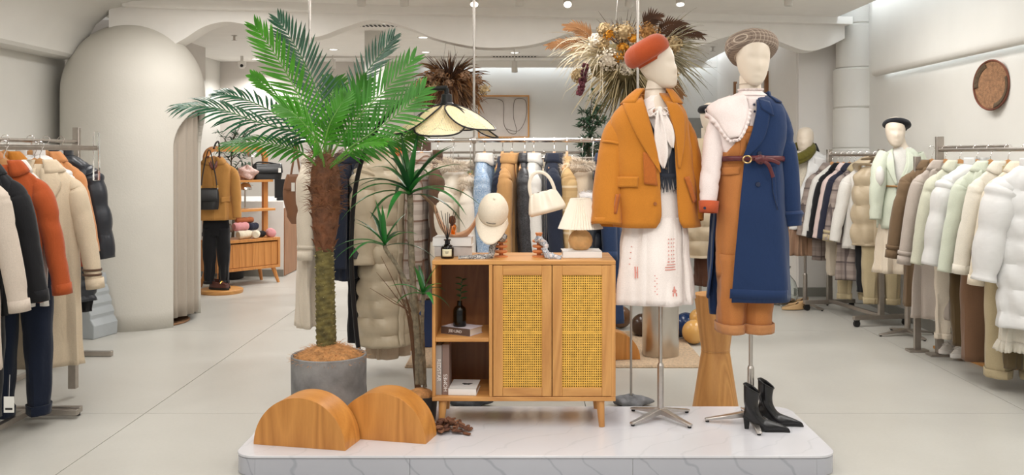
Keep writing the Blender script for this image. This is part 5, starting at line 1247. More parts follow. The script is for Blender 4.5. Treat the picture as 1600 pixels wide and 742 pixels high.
# boots
M_boot2 = plain('black_leather', (26, 25, 26), 0.22, var=0.05, nsc=8, bump=0.25, bsc=14)
def boot(label, px, py, d, rz):
    o = thing('ankle_boot', label, 'boot', (X(px, d), d, PT), rz, 'black pointed ankle boots')
    # toe towards +x; sections (x-centre, z, half-length, half-width) stacked from sole to shaft
    prof = []
    def sec(i):
        return [(0.046, 0.008, 0.110, 0.032), (0.042, 0.022, 0.104, 0.034), (0.022, 0.038, 0.080, 0.034), (-0.006, 0.056, 0.050, 0.033), (-0.022, 0.078, 0.038, 0.032), (-0.026, 0.108, 0.035, 0.032), (-0.024, 0.145, 0.037, 0.034), (-0.022, 0.165, 0.039, 0.035)][i]
    ks = [sec(i) for i in range(8)]
    K = _crn([[-k[1], k[0], k[2], k[3]] for k in ks], 25)
    def f(u, v):
        zm, cxx, hl, hw2 = K[int(round(v*24))]; z = -zm; a = 2*pi*u; c, s_ = cos(a), sin(a)
        low = max(0, 1-(z-0.01)/0.06); tip = max(0, c); x = cxx+hl*c; w = hw2*s_*(1-low*0.9*tip**1.3)*(1-0.1*tip)
        lift = 0.052*max(0, min(1, (0.035-x)/0.085))
        return (x, w+0.0015*sin(40*z+5*a), z+lift+0.002*sin(60*z)*(1-low))
    MB().grid(f, 40, 24, True).build('upper', M_boot2, o, solid=0.003, soff=-1, sharp=70)
    MB().grid(lambda u, v: Vector(f(u, 0))*1.0+Vector((0, 0, -0.007+0.007*v)), 40, 1, True).build('sole_edge', M_rubber, o, solid=0.003)
    n = 40; sole = [f(i/n, 0) for i in range(n)]; MB().add([(p[0], p[1], p[2]-0.006) for p in sole], [tuple(range(n))]).build('sole', M_rubber, o, smooth=False, solid=0.003)
    MB().box((-0.046, 0, 0.028), (0.030, 0.036, 0.058), taper=0.62).build('heel', M_rubber, o, bevel=0.003)
    MB().tube([(x, y, z) for x, y, z in [f(i/40, 1.0) for i in range(41)]], 0.0028, 6).build('topline', M_boot2, o)
    return o
boot('black pointed ankle boot nearest the platform front edge', 1182, 668, 4.63, R(-20))
boot('black pointed ankle boot standing just behind the nearest one', 1204, 660, 4.73, R(-22))

# hourglass stool behind the platform
sd = 5.32
st = thing('hourglass_stool', 'tall hourglass-shaped oak side table behind the second mannequin', 'side table', (X(1118, sd), sd, 0))
ztop, zm_ = Z(459, sd), Z(547, sd)
MB().lathe([(0.128, 0.0), (0.128, 0.004), (0.078, zm_-0.006), (0.0775, zm_-0.004)], 56).build('lower_cone', M_oakz, st, sharp=30)
MB().lathe([(0.079, zm_-0.003), (0.0805, zm_), (0.079, zm_+0.003)], 56).build('waist_bead', M_oakz, st)
MB().lathe([(0.0775, zm_+0.004), (0.118, ztop-0.002), (0.117, ztop), (0, ztop)], 56).build('upper_cone', M_oakz, st, sharp=30)
jar = thing('amber_jar', 'small amber jar of honey-coloured candle on the hourglass table', 'jar', (X(1111, sd), sd-0.02, ztop))
MB().lathe([(0, 0.0), (0.022, 0.0), (0.024, 0.004), (0.024, 0.03), (0.016, 0.055), (0.016, 0.066), (0, 0.066)], 24).build('glass', plain('amber_fill', (214, 130, 40), 0.2, var=0.05), jar)
MB().lathe([(0, 0.0665), (0.018, 0.0665), (0.018, 0.078), (0, 0.078)], 20).build('lid', plain('dark_lid', (40, 36, 32), 0.4), jar)

# rocks and the display rods they hold
M_rock = plain('grey_slate', (122, 124, 128), 0.85, var=0.35, nsc=14, bump=0.8, bsc=22)
def rock(label, px, d, w, dp, h, seed, mat=M_rock, zb=0.0):
    rnd = random.Random(seed); p = [rnd.uniform(0, 6) for _ in range(5)]
    o = MB().ball((0, 0, h*0.46), 1, 28, 16, lambda th, ph: 0.10*sin(3*th+p[0]+2*ph)+0.06*sin(7*th+p[1])+0.05*sin(5*ph+p[2]+4*th), (w/2, dp/2, h*0.5)).build('rock', mat, None, sharp=50)
    o.location = (X(px, d), d, zb); tag(o, label, 'rock'); return o
rock('pale grey rock weighting the thin steel rod beside cabinet', 987, 5.4, 0.22, 0.14, 0.065, 3)
rock('dark grey rock on the floor under the cabinet', 732, 5.4, 0.24, 0.14, 0.06, 4, plain('dark_slate', (70, 74, 80), 0.7, var=0.3, nsc=14, bump=0.6, bsc=22))
o = MB().tube([(0, 0, 0), (0, 0, Z(330, 5.4)-0.05)], 0.007, 10).build('display_rod', M_steel, None); o.location = (X(986, 5.4), 5.4, 0.05); tag(o, 'thin steel rod rising from the pale grey rock', 'rod')
# ------------------------------------------------------------------ suspended middle rail
md = 6.2; mz = Z(219, md)
sr_ = thing('suspended_rail', 'long chrome clothes rail hung on ceiling rods behind the cabinet', 'clothes rail', (0, md, 0))
MB().tube([(X(452, md), 0, mz), (X(997, md)+0.06, 0, mz)], 0.0145, 16).build('rail', M_chrome, sr_)
for px in (483, 740.5, 997): MB().tube([(X(px, md), 0.018, 0.0 if px == 740.5 else mz-0.03), (X(px, md), 0.018, HC)], 0.0085, 10).build('ceiling_rod', M_steel, sr_)
for px in (483, 740.5, 997): MB().tube([(X(px, md)-0.014, 0.006, mz), (X(px, md)+0.014, 0.006, mz)], 0.021, 14).build('clamp', M_steel, sr_)

C_cream = cloth('cream_coat_cloth', (226, 214, 196)); C_navy = cloth('navy_coat_cloth', (36, 42, 58)); C_black = cloth('black_cloth', (28, 28, 31)); C_camel = cloth('camel_cloth', (196, 150, 98))
C_white = cloth('white_cloth', (230, 227, 221)); C_olive = cloth('olive_cloth', (118, 122, 82)); C_rust = cloth('rust_cloth', (176, 82, 40)); C_beige = cloth('beige_cloth', (214, 196, 172)); C_brown = cloth('brown_cloth', (96, 72, 56))
C_indigo = cloth('indigo_denim', (44, 62, 96), 0.9, 120); C_blue = scarf_m('blue_patterned_denim', (126, 158, 196), (206, 220, 234), (170, 194, 220))
C_tweed = plaid('grey_brown_tweed', (190, 178, 168), (150, 134, 124), (118, 84, 66), 16)
C_bwtweed = scarf_m('black_white_tweed', (38, 38, 41), (74, 74, 78), (50, 50, 54))
P_beige = satin('beige_puffer_shell', (192, 177, 152), 0.34, 0.6); P_cream = satin('cream_puffer_shell', (234, 224, 208), 0.45, 0.5); P_white = satin('white_puffer_shell', (226, 225, 223), 0.5, 0.4); P_black = satin('black_puffer_shell', (46, 50, 58), 0.32, 0.5)
P_sand = satin('sand_puffer_shell', (196, 178, 150), 0.34, 0.6)
F_cream = plain('cream_fur', (240, 228, 212), 0.95, var=0.06); F_white = plain('white_fur', (242, 240, 240), 0.95, var=0.04)
grp = 'garments on the suspended middle rail'; hgr = 'hangers on the suspended middle rail'
def mid(px, label, cat, L, mat, yaw=90, dd=0.0, **k):
    k.setdefault('W_', 0.175); k.setdefault('T', 0.06); k.setdefault('spread', 0.06)
    return hung(label, cat, (X(px, md), md+dd, mz), R(yaw), L, mat, grp, hgroup=hgr, **k)
mid(488, 'long cream wool coat hanging behind the palm trunk', 'coat', 1.08, C_cream, 84, T=0.055, collar='lapel', cuff='strap', seed=31, flare=1.1)
mid(543, 'navy wool coat hanging between palm and long beige puffer', 'coat', 0.78, C_navy, 80, T=0.075, collar='lapel', seed=32, sl=0.62)
mid(562, 'dark patterned jacket hanging close beside the long beige puffer', 'jacket', 0.58, C_bwtweed, 86, T=0.04, collar='shirt', seed=33, dd=0.05)
trousers('black trousers hanging below the navy coat behind palm', (X(556, md), md+0.12, mz-0.42), R(85), 0.80, C_black, grp, 0.15, 0.035, 34, hang=None, hgroup=hgr)
# the long hooded puffer faces out
lp = hung('long beige puffer coat with hood facing out left of the cabinet', 'puffer coat', (X(608, md)-0.0, md-0.02, mz+0.02), R(38), 1.22, P_beige, grp, W_=0.17, T=0.115, sl=0.62, collar='hood', quilt=0.115, seed=35, flare=1.05, spread=0.03, sr=0.085, coll2=P_cream, hgroup=hgr)
MB().grid(lambda u, v: (-0.028+0.056*u-0.01*v, -0.132, -0.055-0.065*v), 3, 3).build('hang_tag', cloth('orange_card', (226, 120, 80)), lp, solid=0.001)
mid(606, 'tulle-hemmed beige knit dress hanging inside the long beige puffer', 'dress', 1.30, cloth('beige_tulle', (206, 184, 160)), 40, dd=0.05, W_=0.12, T=0.07, sleeves=False, collar='none', seed=36, hang=False, frontdetail=False)
mid(659, 'grey brown checked tweed coat hanging beside the long puffer', 'coat', 0.90, C_tweed, 78, T=0.075, collar='lapel', seed=37, sl=0.60, flare=1.2)
mid(684, 'dark brown wool coat squeezed beside the checked tweed coat', 'coat', 0.80, C_brown, 88, T=0.03, collar='stand', seed=38)
mid(708, 'cream puffer with wide fur hood above the stacked books', 'puffer jacket', 0.72, P_cream, 68, T=0.085, collar='hood', trim=F_cream, drop=0.2, quilt=0.14, seed=39, sr=0.075, coll2=P_cream)
mid(735, 'cream fur-collared coat hanging behind the central ceiling rod', 'coat', 0.80, cloth('pale_cream_cloth', (240, 230, 216)), 84, T=0.045, collar='fur', drop=0.24, seed=40)
mid(757, 'pale blue patterned denim jacket with white lining on suspended rail', 'jacket', 0.80, C_blue, 84, T=0.05, collar='shirt', seed=41, coll2=C_white)
mid(785, 'navy knit coat hanging behind the cream cap', 'coat', 0.84, C_navy, 84, T=0.03, collar='none', seed=42, dd=0.03)
mid(800, 'camel wool jacket with wide shawl collar on suspended rail', 'jacket', 0.86, C_camel, 72, T=0.055, collar='lapel', seed=43, coll2=C_camel)
mid(820, 'black and white tweed cardigan hanging left of the white shirt', 'cardigan', 0.86, C_bwtweed, 86, T=0.03, collar='shirt', seed=44)
mid(834, 'white cotton shirt hanging against the black tweed cardigan', 'shirt', 0.84, C_white, 84, T=0.048, collar='shirt', seed=45)
mid(866, 'dark navy denim coat hanging behind the cream handbag', 'coat', 0.84, cloth('dark_navy_denim', (40, 46, 62), 0.9, 120), 84, T=0.055, collar='shirt', seed=46)
mid(886, 'camel checked coat hanging right of the dark navy coat', 'coat', 0.84, plaid('camel_check', (208, 176, 128), (180, 146, 100), (232, 214, 184), 14), 86, T=0.03, collar='none', seed=47)
mid(910, 'beige hooded parka with fur trim above the table lamp', 'parka', 0.60, C_beige, 62, T=0.085, collar='hood', trim=F_cream, drop=0.2, seed=48)
mid(925, 'white fur-trimmed dark puffer hanging behind the pleated lamp', 'puffer jacket', 0.62, P_black, 70, dd=-0.06, T=0.07, collar='fur', trim=F_white, quilt=0.12, seed=49, drop=0.34)
mid(948, 'indigo denim coat hanging beside the ochre blazer', 'coat', 1.06, C_indigo, 82, T=0.075, collar='shirt', seed=50, cuff='plain')
# brown bag hung at the rail's left end
bgx = thing('drawstring_bag', 'brown leather bucket bag hanging left of the palm trunk', 'bag', (X(462, md), md, mz-0.06))
M_brl = satin('brown_leather', (140, 98, 70), 0.42, 0.4)
def bkt(u, v):
    a = 2*pi*u; z = -0.18-0.32*v; w = (0.05+0.022*sin(pi*min(1, v*1.3)))*(1 if v < 0.85 else 1-0.5*(v-0.85)/0.15); 
    return (w*cos(a)*1.1*(1+0.04*sin(6*a)), w*sin(a)*0.8, z+0.02)
bb = MB().grid(bkt, 40, 20, True); bb.f.append(tuple(range(20*40, 21*40))); bb.build('pouch', M_brl, bgx, sharp=60)
MB().grid(lambda u, v: (0.06*(u*2-1)*(0.5+0.5*v), -0.055-0.006*v, -0.16-0.10*v), 8, 6).build('flap', M_brl, bgx, solid=0.005)
for k in (-1, 1): MB().tube(crom([(k*0.03, 0, -0.16), (k*0.012, 0, -0.05), (0.0, 0, 0.078)], 12), 0.007, 8, 0.5).build('strap', M_brl, bgx)
MB().box((0.0, -0.07, -0.24), (0.022, 0.002, 0.055)).build('price_tag', plain('white_card', (240, 238, 232), 0.7, var=0), bgx, smooth=False)

# ------------------------------------------------------------------ rear floor racks
def rack(label, p, q, z, posts=True, group=None, mat=None, base=True, two=False, post_top=0.08, wheels=False):
    p, q = Vector((*p, 0)), Vector((*q, 0)); c = (p+q)/2; d = (q-p); L = d.length; rz = math.atan2(d.y, d.x); mt = mat or M_rackmetal
    t = thing('clothes_rack', label, 'clothes rack', c, rz, group)
    MB().tube([(-L/2, 0, z), (L/2, 0, z)], 0.0125, 12).build('rail', mt, t)
    if two: MB().box((0, 0.03, z-0.11), (L, 0.014, 0.028)).build('lower_bar', mt, t, bevel=0.002)
    for k in (-1, 1):
        if posts is True or posts == k:
            MB().box((k*(L/2+0.01), 0.0, (z+post_top)/2+0.03), (0.035, 0.045, z+post_top-0.06)).build('post', mt, t, bevel=0.003)
            if base:
                ft = MB().box((k*(L/2+0.01), 0, 0.075 if wheels else 0.02), (0.04, 0.5, 0.035)).build('foot', mt, t, bevel=0.003)
                if wheels:
                    for j in (-1, 1):
                        w = MB().tube([(k*(L/2+0.01)-0.011, j*0.22, 0.027), (k*(L/2+0.01)+0.011, j*0.22, 0.027)], 0.027, 16); w.build('caster', M_rubber, ft)
                        MB().box((k*(L/2+0.01), j*0.22, 0.055), (0.032, 0.04, 0.02)).build('caster_fork', M_rubber, ft, bevel=0.003)
    if base: MB().box((0, 0, 0.085 if wheels else 0.03), (L, 0.03, 0.03)).build('base_bar', mt, t, bevel=0.003)
    return t
rack('second clothes rack standing behind the suspended rail', (X(640, 8.0), 8.0), (X(952, 8.0), 8.0), Z(247, 8.0), two=False)
rack('third clothes rack standing in front of the rear wall', (X(600, 9.6), 9.6), (X(960, 9.6), 9.6), Z(238, 9.6), two=False)
rack('fourth clothes rack farthest back beneath the framed line drawing', (X(630, 11.6), 11.6), (X(960, 11.6), 11.6), Z(254, 11.6))
rnd = random.Random(77)
rowsp = [
 (8.0, 247, 'second rack', [(652, C_beige, 'beige', 'coat', 'fur'), (672, C_brown, 'brown', 'coat', 'shirt'), (690, C_white, 'white', 'shirt', 'shirt'), (716, P_sand, 'sand quilted', 'puffer jacket', 'stand'), (745, C_olive, 'khaki olive', 'jacket', 'shirt'), (775, C_olive, 'moss green', 'jacket', 'lapel'), (792, C_black, 'black', 'jacket', 'shirt'), (808, C_cream, 'cream', 'coat', 'lapel'), (842, C_cream, 'ivory', 'jacket', 'shirt'), (858, C_beige, 'oat', 'coat', 'lapel'), (876, C_white, 'snow white', 'shirt', 'shirt'), (894, C_camel, 'camel', 'jacket', 'lapel'), (916, C_cream, 'pale cream', 'coat', 'shirt'), (936, C_navy, 'navy', 'coat', 'lapel')]),
 (9.6, 238, 'third rack', [(650, C_white, 'white', 'blouse', 'shirt'), (664, C_cream, 'cream', 'jacket', 'shirt'), (690, C_camel, 'camel', 'coat', 'lapel'), (704, C_olive, 'olive', 'shirt', 'shirt'), (758, C_cream, 'ecru', 'coat', 'lapel'), (772, C_navy, 'navy', 'jacket', 'shirt'), (786, C_beige, 'beige', 'jacket', 'lapel'), (820, C_white, 'bright white', 'shirt', 'shirt'), (850, C_cream, 'ivory', 'blouse', 'shirt'), (885, C_beige, 'sand', 'coat', 'lapel'), (905, C_white, 'chalk white', 'blouse', 'shirt'), (930, C_olive, 'dusty olive', 'jacket', 'shirt')]),
 (11.6, 254, 'fourth rack', [(700, C_olive, 'olive', 'shirt', 'shirt'), (718, C_white, 'white', 'shirt', 'shirt'), (742, C_camel, 'camel', 'jacket', 'shirt'), (768, C_cream, 'cream', 'blouse', 'shirt'), (790, C_beige, 'beige', 'jacket', 'shirt'), (812, C_olive, 'sage', 'jacket', 'shirt'), (846, C_white, 'snowy', 'blouse', 'shirt'), (864, C_camel, 'tan', 'coat', 'shirt'), (884, C_rust, 'rust', 'jacket', 'shirt'), (905, C_cream, 'ivory', 'jacket', 'shirt')])]
for d_, py_, nm, items in rowsp:
    for i, (px, mat, cn, cat, colr) in enumerate(items):
        prev = items[i-1][2]+' '+items[i-1][3] if i else 'rack end'
        hung(f'{cn} {cat} on the {nm}, next to the {prev}', cat, (X(px, d_), d_, Z(py_, d_)+0.013), R(rnd.uniform(66, 92)), rnd.uniform(0.62, 0.8), mat, f'garments on the {nm}', W_=0.175, T=rnd.uniform(0.05, 0.075), collar=colr, seed=100+i, lite=True, frontdetail=False,
             quilt=0.12 if mat is P_sand else 0, hang=f'wooden hanger on the {nm} carrying the {cn} {cat}', hgroup=f'hangers on the {nm}', drop=0.12 if colr != 'fur' else 0.2)

# ------------------------------------------------------------------ rug, steel drum, balloons and the far half-round
M_jute = plain('jute', (232, 204, 172), 0.95, var=0.1, nsc=60, bump=0.9, bsc=160)
ry0, ry1 = FD(575), FD(520)
rg = thing('jute_rug', 'braided jute rug on the floor behind the platform', 'rug', (X(858, ry0)+0.05, (ry0+ry1)/2, 0))
hw_ = (X(1095, ry0)-X(620, ry0))/2; hl_ = (ry1-ry0)/2
MB().box((0, 0, 0.006), (2*hw_, 2*hl_, 0.012)).build('weave', M_jute, rg, bevel=0.004)
br = MB(); rnd = random.Random(3)
for k in range(int(2*hl_/0.022)):
    y = -hl_+0.011+k*0.022; br.tube([(-hw_+0.01, y, 0.012), (hw_-0.01, y, 0.012)], 0.010, 6, cap=True, fn=lambda th, t: 0.10*sin(t*420+k))
stuff(br.build('braid_rows', M_jute, rg, sharp=0))
dr = thing('steel_drum', 'tall brushed steel drum pedestal standing on the jute rug', 'pedestal', (X(1034, 6.62), 6.68, 0.022))
MB().lathe([(0.124, 0.0), (0.126, 0.004), (0.126, 0.62), (0.122, 0.626), (0, 0.626)], 48).build('drum', plain('brushed_drum', (206, 200, 192), 0.3, 0.95, var=0.05, nsc=3), dr, sharp=30)
MB().lathe([(0.07, 0.626), (0.075, 0.70), (0.10, 0.72), (0, 0.72)], 32).build('bust_base', C_cream, dr)
half_round('half_round_block', 'half-round amber oak block on the jute rug behind the cabinet', (X(930, 6.5), 6.5), (X(985, 6.5), 6.52), 0.13, 0.19, M_block, 0.022, 'half-round oak blocks on the rug', face=M_blockf)
def balloon(px, py, d, r, mat, label):
    o = thing('balloon', label, 'balloon', (X(px, d), d, max(Z(py, d)-r, 0.002)), 0, 'balloons behind the stool')
    MB().ball((0, 0, r*1.02), r, 26, 18, lambda th, ph: -0.05*max(0, -sin(ph))**2, (1, 1, 1.05)).build('skin', mat, o)
    MB().lathe([(0.006, 0.0), (0.004, 0.006), (0.010, 0.012)], 8, (0, r*0.3, 0.0)).build('knot', mat, o)
B_tan = plain('latex_tan', (222, 170, 96), 0.25, var=0.02); B_navy = plain('latex_navy', (28, 52, 96), 0.2, var=0.02); B_brown = plain('latex_brown', (108, 74, 46), 0.22, var=0.02); B_or = plain('latex_orange', (238, 168, 50), 0.25, var=0.02)
balloon(1093, 500, 7.3, 0.083, B_tan, 'tan balloon higher of two beside the hourglass table')
balloon(1084, 533, 7.15, 0.087, B_tan, 'tan balloon on the floor nearest the hourglass table')
balloon(1072, 527, 7.35, 0.098, B_navy, 'navy balloon behind the two tan balloons')
balloon(970, 497, 7.8, 0.088, B_brown, 'brown balloon behind the cabinet right side, above oak block')
balloon(1004, 520, 7.4, 0.09, plain('latex_coffee', (70, 50, 38), 0.22, var=0.02), 'dark coffee balloon reflected beside the steel drum')
balloon(653, 516, 7.2, 0.083, B_or, 'orange balloon beyond the dracaena stems')
nj = thing('navy_canister', 'navy canister with black lid seen between dracaena stems', 'canister', (X(668, 7.0), 7.02, 0.022))
MB().lathe([(0.0, 0.0), (0.085, 0.0), (0.09, 0.006), (0.09, 0.34), (0, 0.34)], 32).build('body', plain('navy_enamel', (40, 70, 128), 0.3, var=0.02), nj, sharp=30)
MB().lathe([(0.092, 0.341), (0.094, 0.345), (0.094, 0.395), (0.09, 0.40), (0, 0.40)], 32).build('lid', plain('black_lid', (36, 34, 34), 0.5), nj, sharp=30)
rb = MB().ball((0, 0, 0.05), 0.09, 24, 14, lambda th, ph: 0.12*sin(3*th)+0.08*sin(4*ph+2*th), (1.3, 0.8, 0.7)).build('leather_clutch', satin('rust_leather', (168, 92, 52), 0.45, 0.5), None, sharp=0)
cs = thing('sales_table', 'pale wood display table behind the cabinet with rust clutch', 'table', (X(668, 6.75), 6.95, 0.022))
tp = Z(426, 6.9)-0.022
MB().box((0, 0, tp-0.015), (0.30, 0.30, 0.03)).build('tabletop', M_oak, cs, bevel=0.003)
for sx in (-1, 1):
    for sy in (-1, 1): MB().box((sx*0.13, sy*0.13, (tp-0.03)/2), (0.025, 0.025, tp-0.031)).build('leg', M_oakz, cs, bevel=0.002)
rb.location = (X(668, 6.75), 6.88, tp+0.022-0.012); tag(rb, 'rust leather clutch on the pale table behind the cabinet', 'bag')
# ------------------------------------------------------------------ left racks
def lx(px, x): return (x*F)/(px-CX)           # depth at which a line x = const shows at px
L1x = -2.62
r1 = rack('nearest left clothes rack with box rail and floor feet', (L1x, 4.25), (L1x, lx(150, L1x)), Z(231, 5.7), posts=False, base=False)
yq = lx(150, L1x)
cr = (4.25+yq)/2; Lr = yq-4.25
def r1loc(x, y, z): return (y-cr, -(x-L1x), z)
MB().box((0, 0, Z(231, 5.7)+0.0), (Lr, 0.022, 0.03)).build('box_rail', M_rackmetal, r1, bevel=0.002)
MB().box((Lr/2+0.006, 0.0, Z(231, 5.7)-0.05), (0.030, 0.034, 0.30)).build('head_post', M_acr, r1, bevel=0.002)
MB().box((Lr/2-0.30, 0.0, 0.5), (0.04, 0.045, 0.9)).build('post', M_rackmetal, r1, bevel=0.002)
fx = 5.15-cr
MB().box((fx, 0, 0.36), (0.04, 0.04, 0.66)).build('post', M_rackmetal, r1, bevel=0.002)
MB().box((fx-0.45, 0, 0.05), (0.95, 0.034, 0.03)).build('base_bar', M_rackmetal, r1, bevel=0.002)
MB().box((fx, -0.06, 0.034), (0.036, 0.36, 0.03)).build('foot', M_rackmetal, r1, bevel=0.002)
MB().box((fx+0.06, -0.02, 0.034), (0.036, 0.42, 0.03)).build('foot', M_rackmetal, r1, bevel=0.002)
for j in (-0.21, 0.17): MB().lathe([(0.014, 0.001), (0.014, 0.018)], 12, (fx+0.06, j, 0)).build('foot_pad', M_rubber, r1)
zr1 = Z(231, 5.7)+0.015
g1 = 'garments on the nearest left rack'; h1 = 'hangers on the nearest left rack'
def left1(px_c, label, cat, L, mat, yaw=18, dx=0.0, **k): return hung(label, cat, (L1x+dx, lx(px_c, L1x), zr1), R(yaw), L, mat, g1, hgroup=h1, **k)
def at1(d): return CX+L1x/d*F
left1(at1(4.44), 'grey beige wool coat at the left frame edge', 'coat', 0.95, cloth('grey_beige_wool', (206, 192, 178)), 22, T=0.055, collar='lapel', seed=61, cuff='plain', sl=0.60)
left1(at1(4.62), 'black wool coat with pale saddle stitching on left rack', 'coat', 0.72, C_black, 22, T=0.05, collar='lapel', seed=62, cuff='plain', sl=0.58)
trousers('black trousers hanging under the black stitched coat', (L1x, lx(at1(4.56), L1x), zr1-0.30), R(24), 0.92, C_black, g1, 0.14, 0.035, 63, hgroup=h1)
left1(at1(4.86), 'rust orange overshirt with stitched collar on left rack', 'jacket', 0.70, C_rust, 22, T=0.05, collar='shirt', seed=64, cuff='plain', sl=0.58, coll2=C_rust)
left1(at1(4.90), 'white shirt worn under the rust orange overshirt', 'shirt', 0.73, C_white, 22, W_=0.16, T=0.03, collar='shirt', seed=65, sl=0.5, hang=False, sleeves=False)
trousers('dark navy corduroy trousers with turned up cuffs under rust overshirt', (L1x+0.02, lx(at1(4.98), L1x), zr1-0.32), R(20), 0.99, cloth('navy_corduroy', (24, 32, 50), 0.95, 140), g1, 0.15, 0.05, 66, hgroup=h1, cuff=0.05)
cbg = left1(at1(5.22), 'long beige wool coat with brown striped cuffs on left rack', 'coat', 1.10, cloth('long_beige_wool', (216, 198, 172)), 20, W_=0.18, T=0.055, collar='lapel', seed=67, cuff='plain', sl=0.60, flare=1.12)
for k in (-1, 1):
    for z in (0.062, 0.036):
        p = Vector((k*(0.18+0.10-0.017), -0.029, -0.105-0.08-0.60+z+0.03)); MB().tube([p, p+Vector((0, 0, 0.012))], [0.0495, 0.0495], 18, cap=False).build('cuff_stripe', C_brown, cbg, solid=0.003)
left1(at1(5.40), 'coral red jacket with navy shoulder band behind beige coat', 'jacket', 0.62, cloth('coral_wool', (186, 82, 62)), 20, T=0.05, collar='none', seed=68, sl=0.50, dx=-0.12)
# rear left rack along the wall
L2x = -3.12; z2 = Z(221, 6.6)+0.0
rack('rear left clothes rack with square posts along the wall', (L2x, 4.9), (L2x, 6.72), z2, two=True, post_top=0.10, base=True)
g2 = 'garments on the rear left rack'; h2 = 'hangers on the rear left rack'
for d_, label, cat, L, mat, kw in [
    (5.15, 'black wool coat hanging behind the rust overshirt on wall rack', 'coat', 0.8, C_black, dict(collar='lapel')),
    (5.36, 'camel wool coat hanging behind the long beige coat', 'coat', 0.82, C_camel, dict(collar='lapel')),
    (5.58, 'tan corduroy jacket on the wall rack left of ochre jacket', 'jacket', 0.7, cloth('tan_cord', (186, 128, 84)), dict(collar='shirt')),
    (5.80, 'ochre jacket with dark lined collar on the wall rack', 'jacket', 0.7, cloth('ochre_dark', (190, 122, 46)), dict(collar='lapel')),
    (6.02, 'white puffer jacket hanging before the black puffer on wall rack', 'puffer jacket', 0.74, P_white, dict(collar='stand', quilt=0.10, sr=0.07)),
    (6.22, 'apricot wool coat between the white and black puffers', 'coat', 0.7, cloth('apricot_wool', (206, 142, 92)), dict(collar='lapel')),
    (6.42, 'long black puffer coat at the end of the wall rack', 'puffer coat', 0.98, P_black, dict(collar='stand', quilt=0.105, sr=0.075, sl=0.62))]:
    kw.setdefault('sl', 0.56)
    hung(label, cat, (L2x+(0.04 if d_ > 6 else 0), d_, z2+0.013), R(24), L, mat, g2, W_=0.175, T=0.05 if 'puffer' not in cat else 0.065, seed=int(d_*100), hgroup=h2, hmat=M_white if 'long black' in label else None, **kw)
trousers('white cotton trousers under the white puffer on wall rack', (L2x+0.04, 6.08, z2-0.45), R(22), 0.62, C_white, g2, 0.14, 0.03, 71, hgroup=h2)
trousers('black trousers under the long black puffer', (L2x+0.06, 6.52, z2-0.45), R(24), 0.62, C_black, g2, 0.14, 0.03, 72, hgroup=h2)
# paper tag at the left edge
pt = thing('price_tag', 'white paper price tag hanging below trousers at left edge', 'price tag', W(14, 632, 4.5))
o = MB().box((0, 0, 0), (0.048, 0.002, 0.075)).build('card', MATS['white_card'], pt, smooth=False); MB().box((0, -0.0014, -0.02), (0.034, 0.0006, 0.01)).build('barcode', M_ink, pt, smooth=False)
MB().tube([(0, 0, 0.0375), (0.004, 0, 0.14)], 0.0008, 5).build('string', M_white, pt)
# grey plinth
M_plinth = plain('plinth_grey', (178, 184, 188), 0.6, var=0.03)
pl_ = thing('fluted_plinth', 'pale grey plinth with rippled front beside the fitting booth', 'plinth', (X(132, 7.45), 7.5, 0), R(-14))
prof = [(-0.16, 0.0), (0.165, 0.0), (0.17, 0.10)]
for i in range(4): z = 0.13+i*0.08; prof += [(0.15-i*0.022, z), (0.135-i*0.022, z+0.02), (0.14-i*0.022, z+0.05)]
prof += [(0.06, 0.48), (-0.16, 0.48)]
MB().prism(prof, -0.14, 0.14, 'XZ').build('block', M_plinth, pl_, bevel=0.006, sharp=30)

# ------------------------------------------------------------------ right racks
R2x = 2.94; zr2 = Z(234, 6.4)
r2 = thing('clothes_rack', 'nearest right clothes rack with wide steel post by the wall', 'clothes rack', (R2x, lx(1468, R2x), 0))
y0r = lx(1468, R2x)
MB().box((0, 0, 0.77), (0.052, 0.03, 1.54)).build('post', M_rackmetal, r2, bevel=0.002)
MB().box((0, 0, 0.008), (0.16, 0.10, 0.016)).build('foot_plate', M_rackmetal, r2, bevel=0.002)
MB().box((-0.10, 0.14, 0.70), (0.045, 0.03, 1.40)).build('post', M_rackmetal, r2, bevel=0.002)
MB().box((-0.10, 0.14, 0.008), (0.14, 0.09, 0.016)).build('foot_plate', M_rackmetal, r2, bevel=0.002)
MB().tube([(0, 0.0, zr2), (0, 4.2-y0r, zr2)], 0.0125, 12).build('rail', M_rackmetal, r2)
MB().tube([(0.02, 0.0, zr2+0.02), (0.02, -0.9, zr2+0.02)], 0.011, 12).build('upper_arm', M_rackmetal, r2)
MB().tube([(0.0, 0.0, zr2-0.13), (0.0, -0.55, zr2-0.13)], 0.014, 12).tube([(0, -0.55, zr2-0.13), (0, -0.59, zr2-0.13)], 0.02, 12).build('lower_arm', M_rackmetal, r2)
zr2 += 0.0125
g3 = 'garments on the nearest right rack'; h3 = 'hangers on the nearest right rack'
C_trench = cloth('brown_trench', (122, 100, 76)); C_greige = cloth('greige_trench', (186, 174, 164)); C_sage = cloth('sage_cloth', (208, 208, 188)); C_mint = cloth('mint_cloth', (212, 218, 200)); C_choc = cloth('chocolate_twill', (122, 92, 70)); C_khaki = cloth('khaki_twill', (190, 174, 140)); C_ivory = cloth('ivory_cloth', (230, 224, 210))
def right2(d_, label, cat, L, mat, yaw=-18, dx=0.0, **k):
    k.setdefault('T', 0.05); k.setdefault('W_', 0.17); return hung(label, cat, (R2x+dx, d_, zr2), R(yaw), L, mat, g3, hgroup=h3, seed=int(d_*77), **k)
right2(6.88, 'dark brown trench coat at the far end of right rack', 'trench coat', 1.03, C_trench, collar='lapel', cuff='strap', belt=C_trench, sl=0.60, flare=1.15)
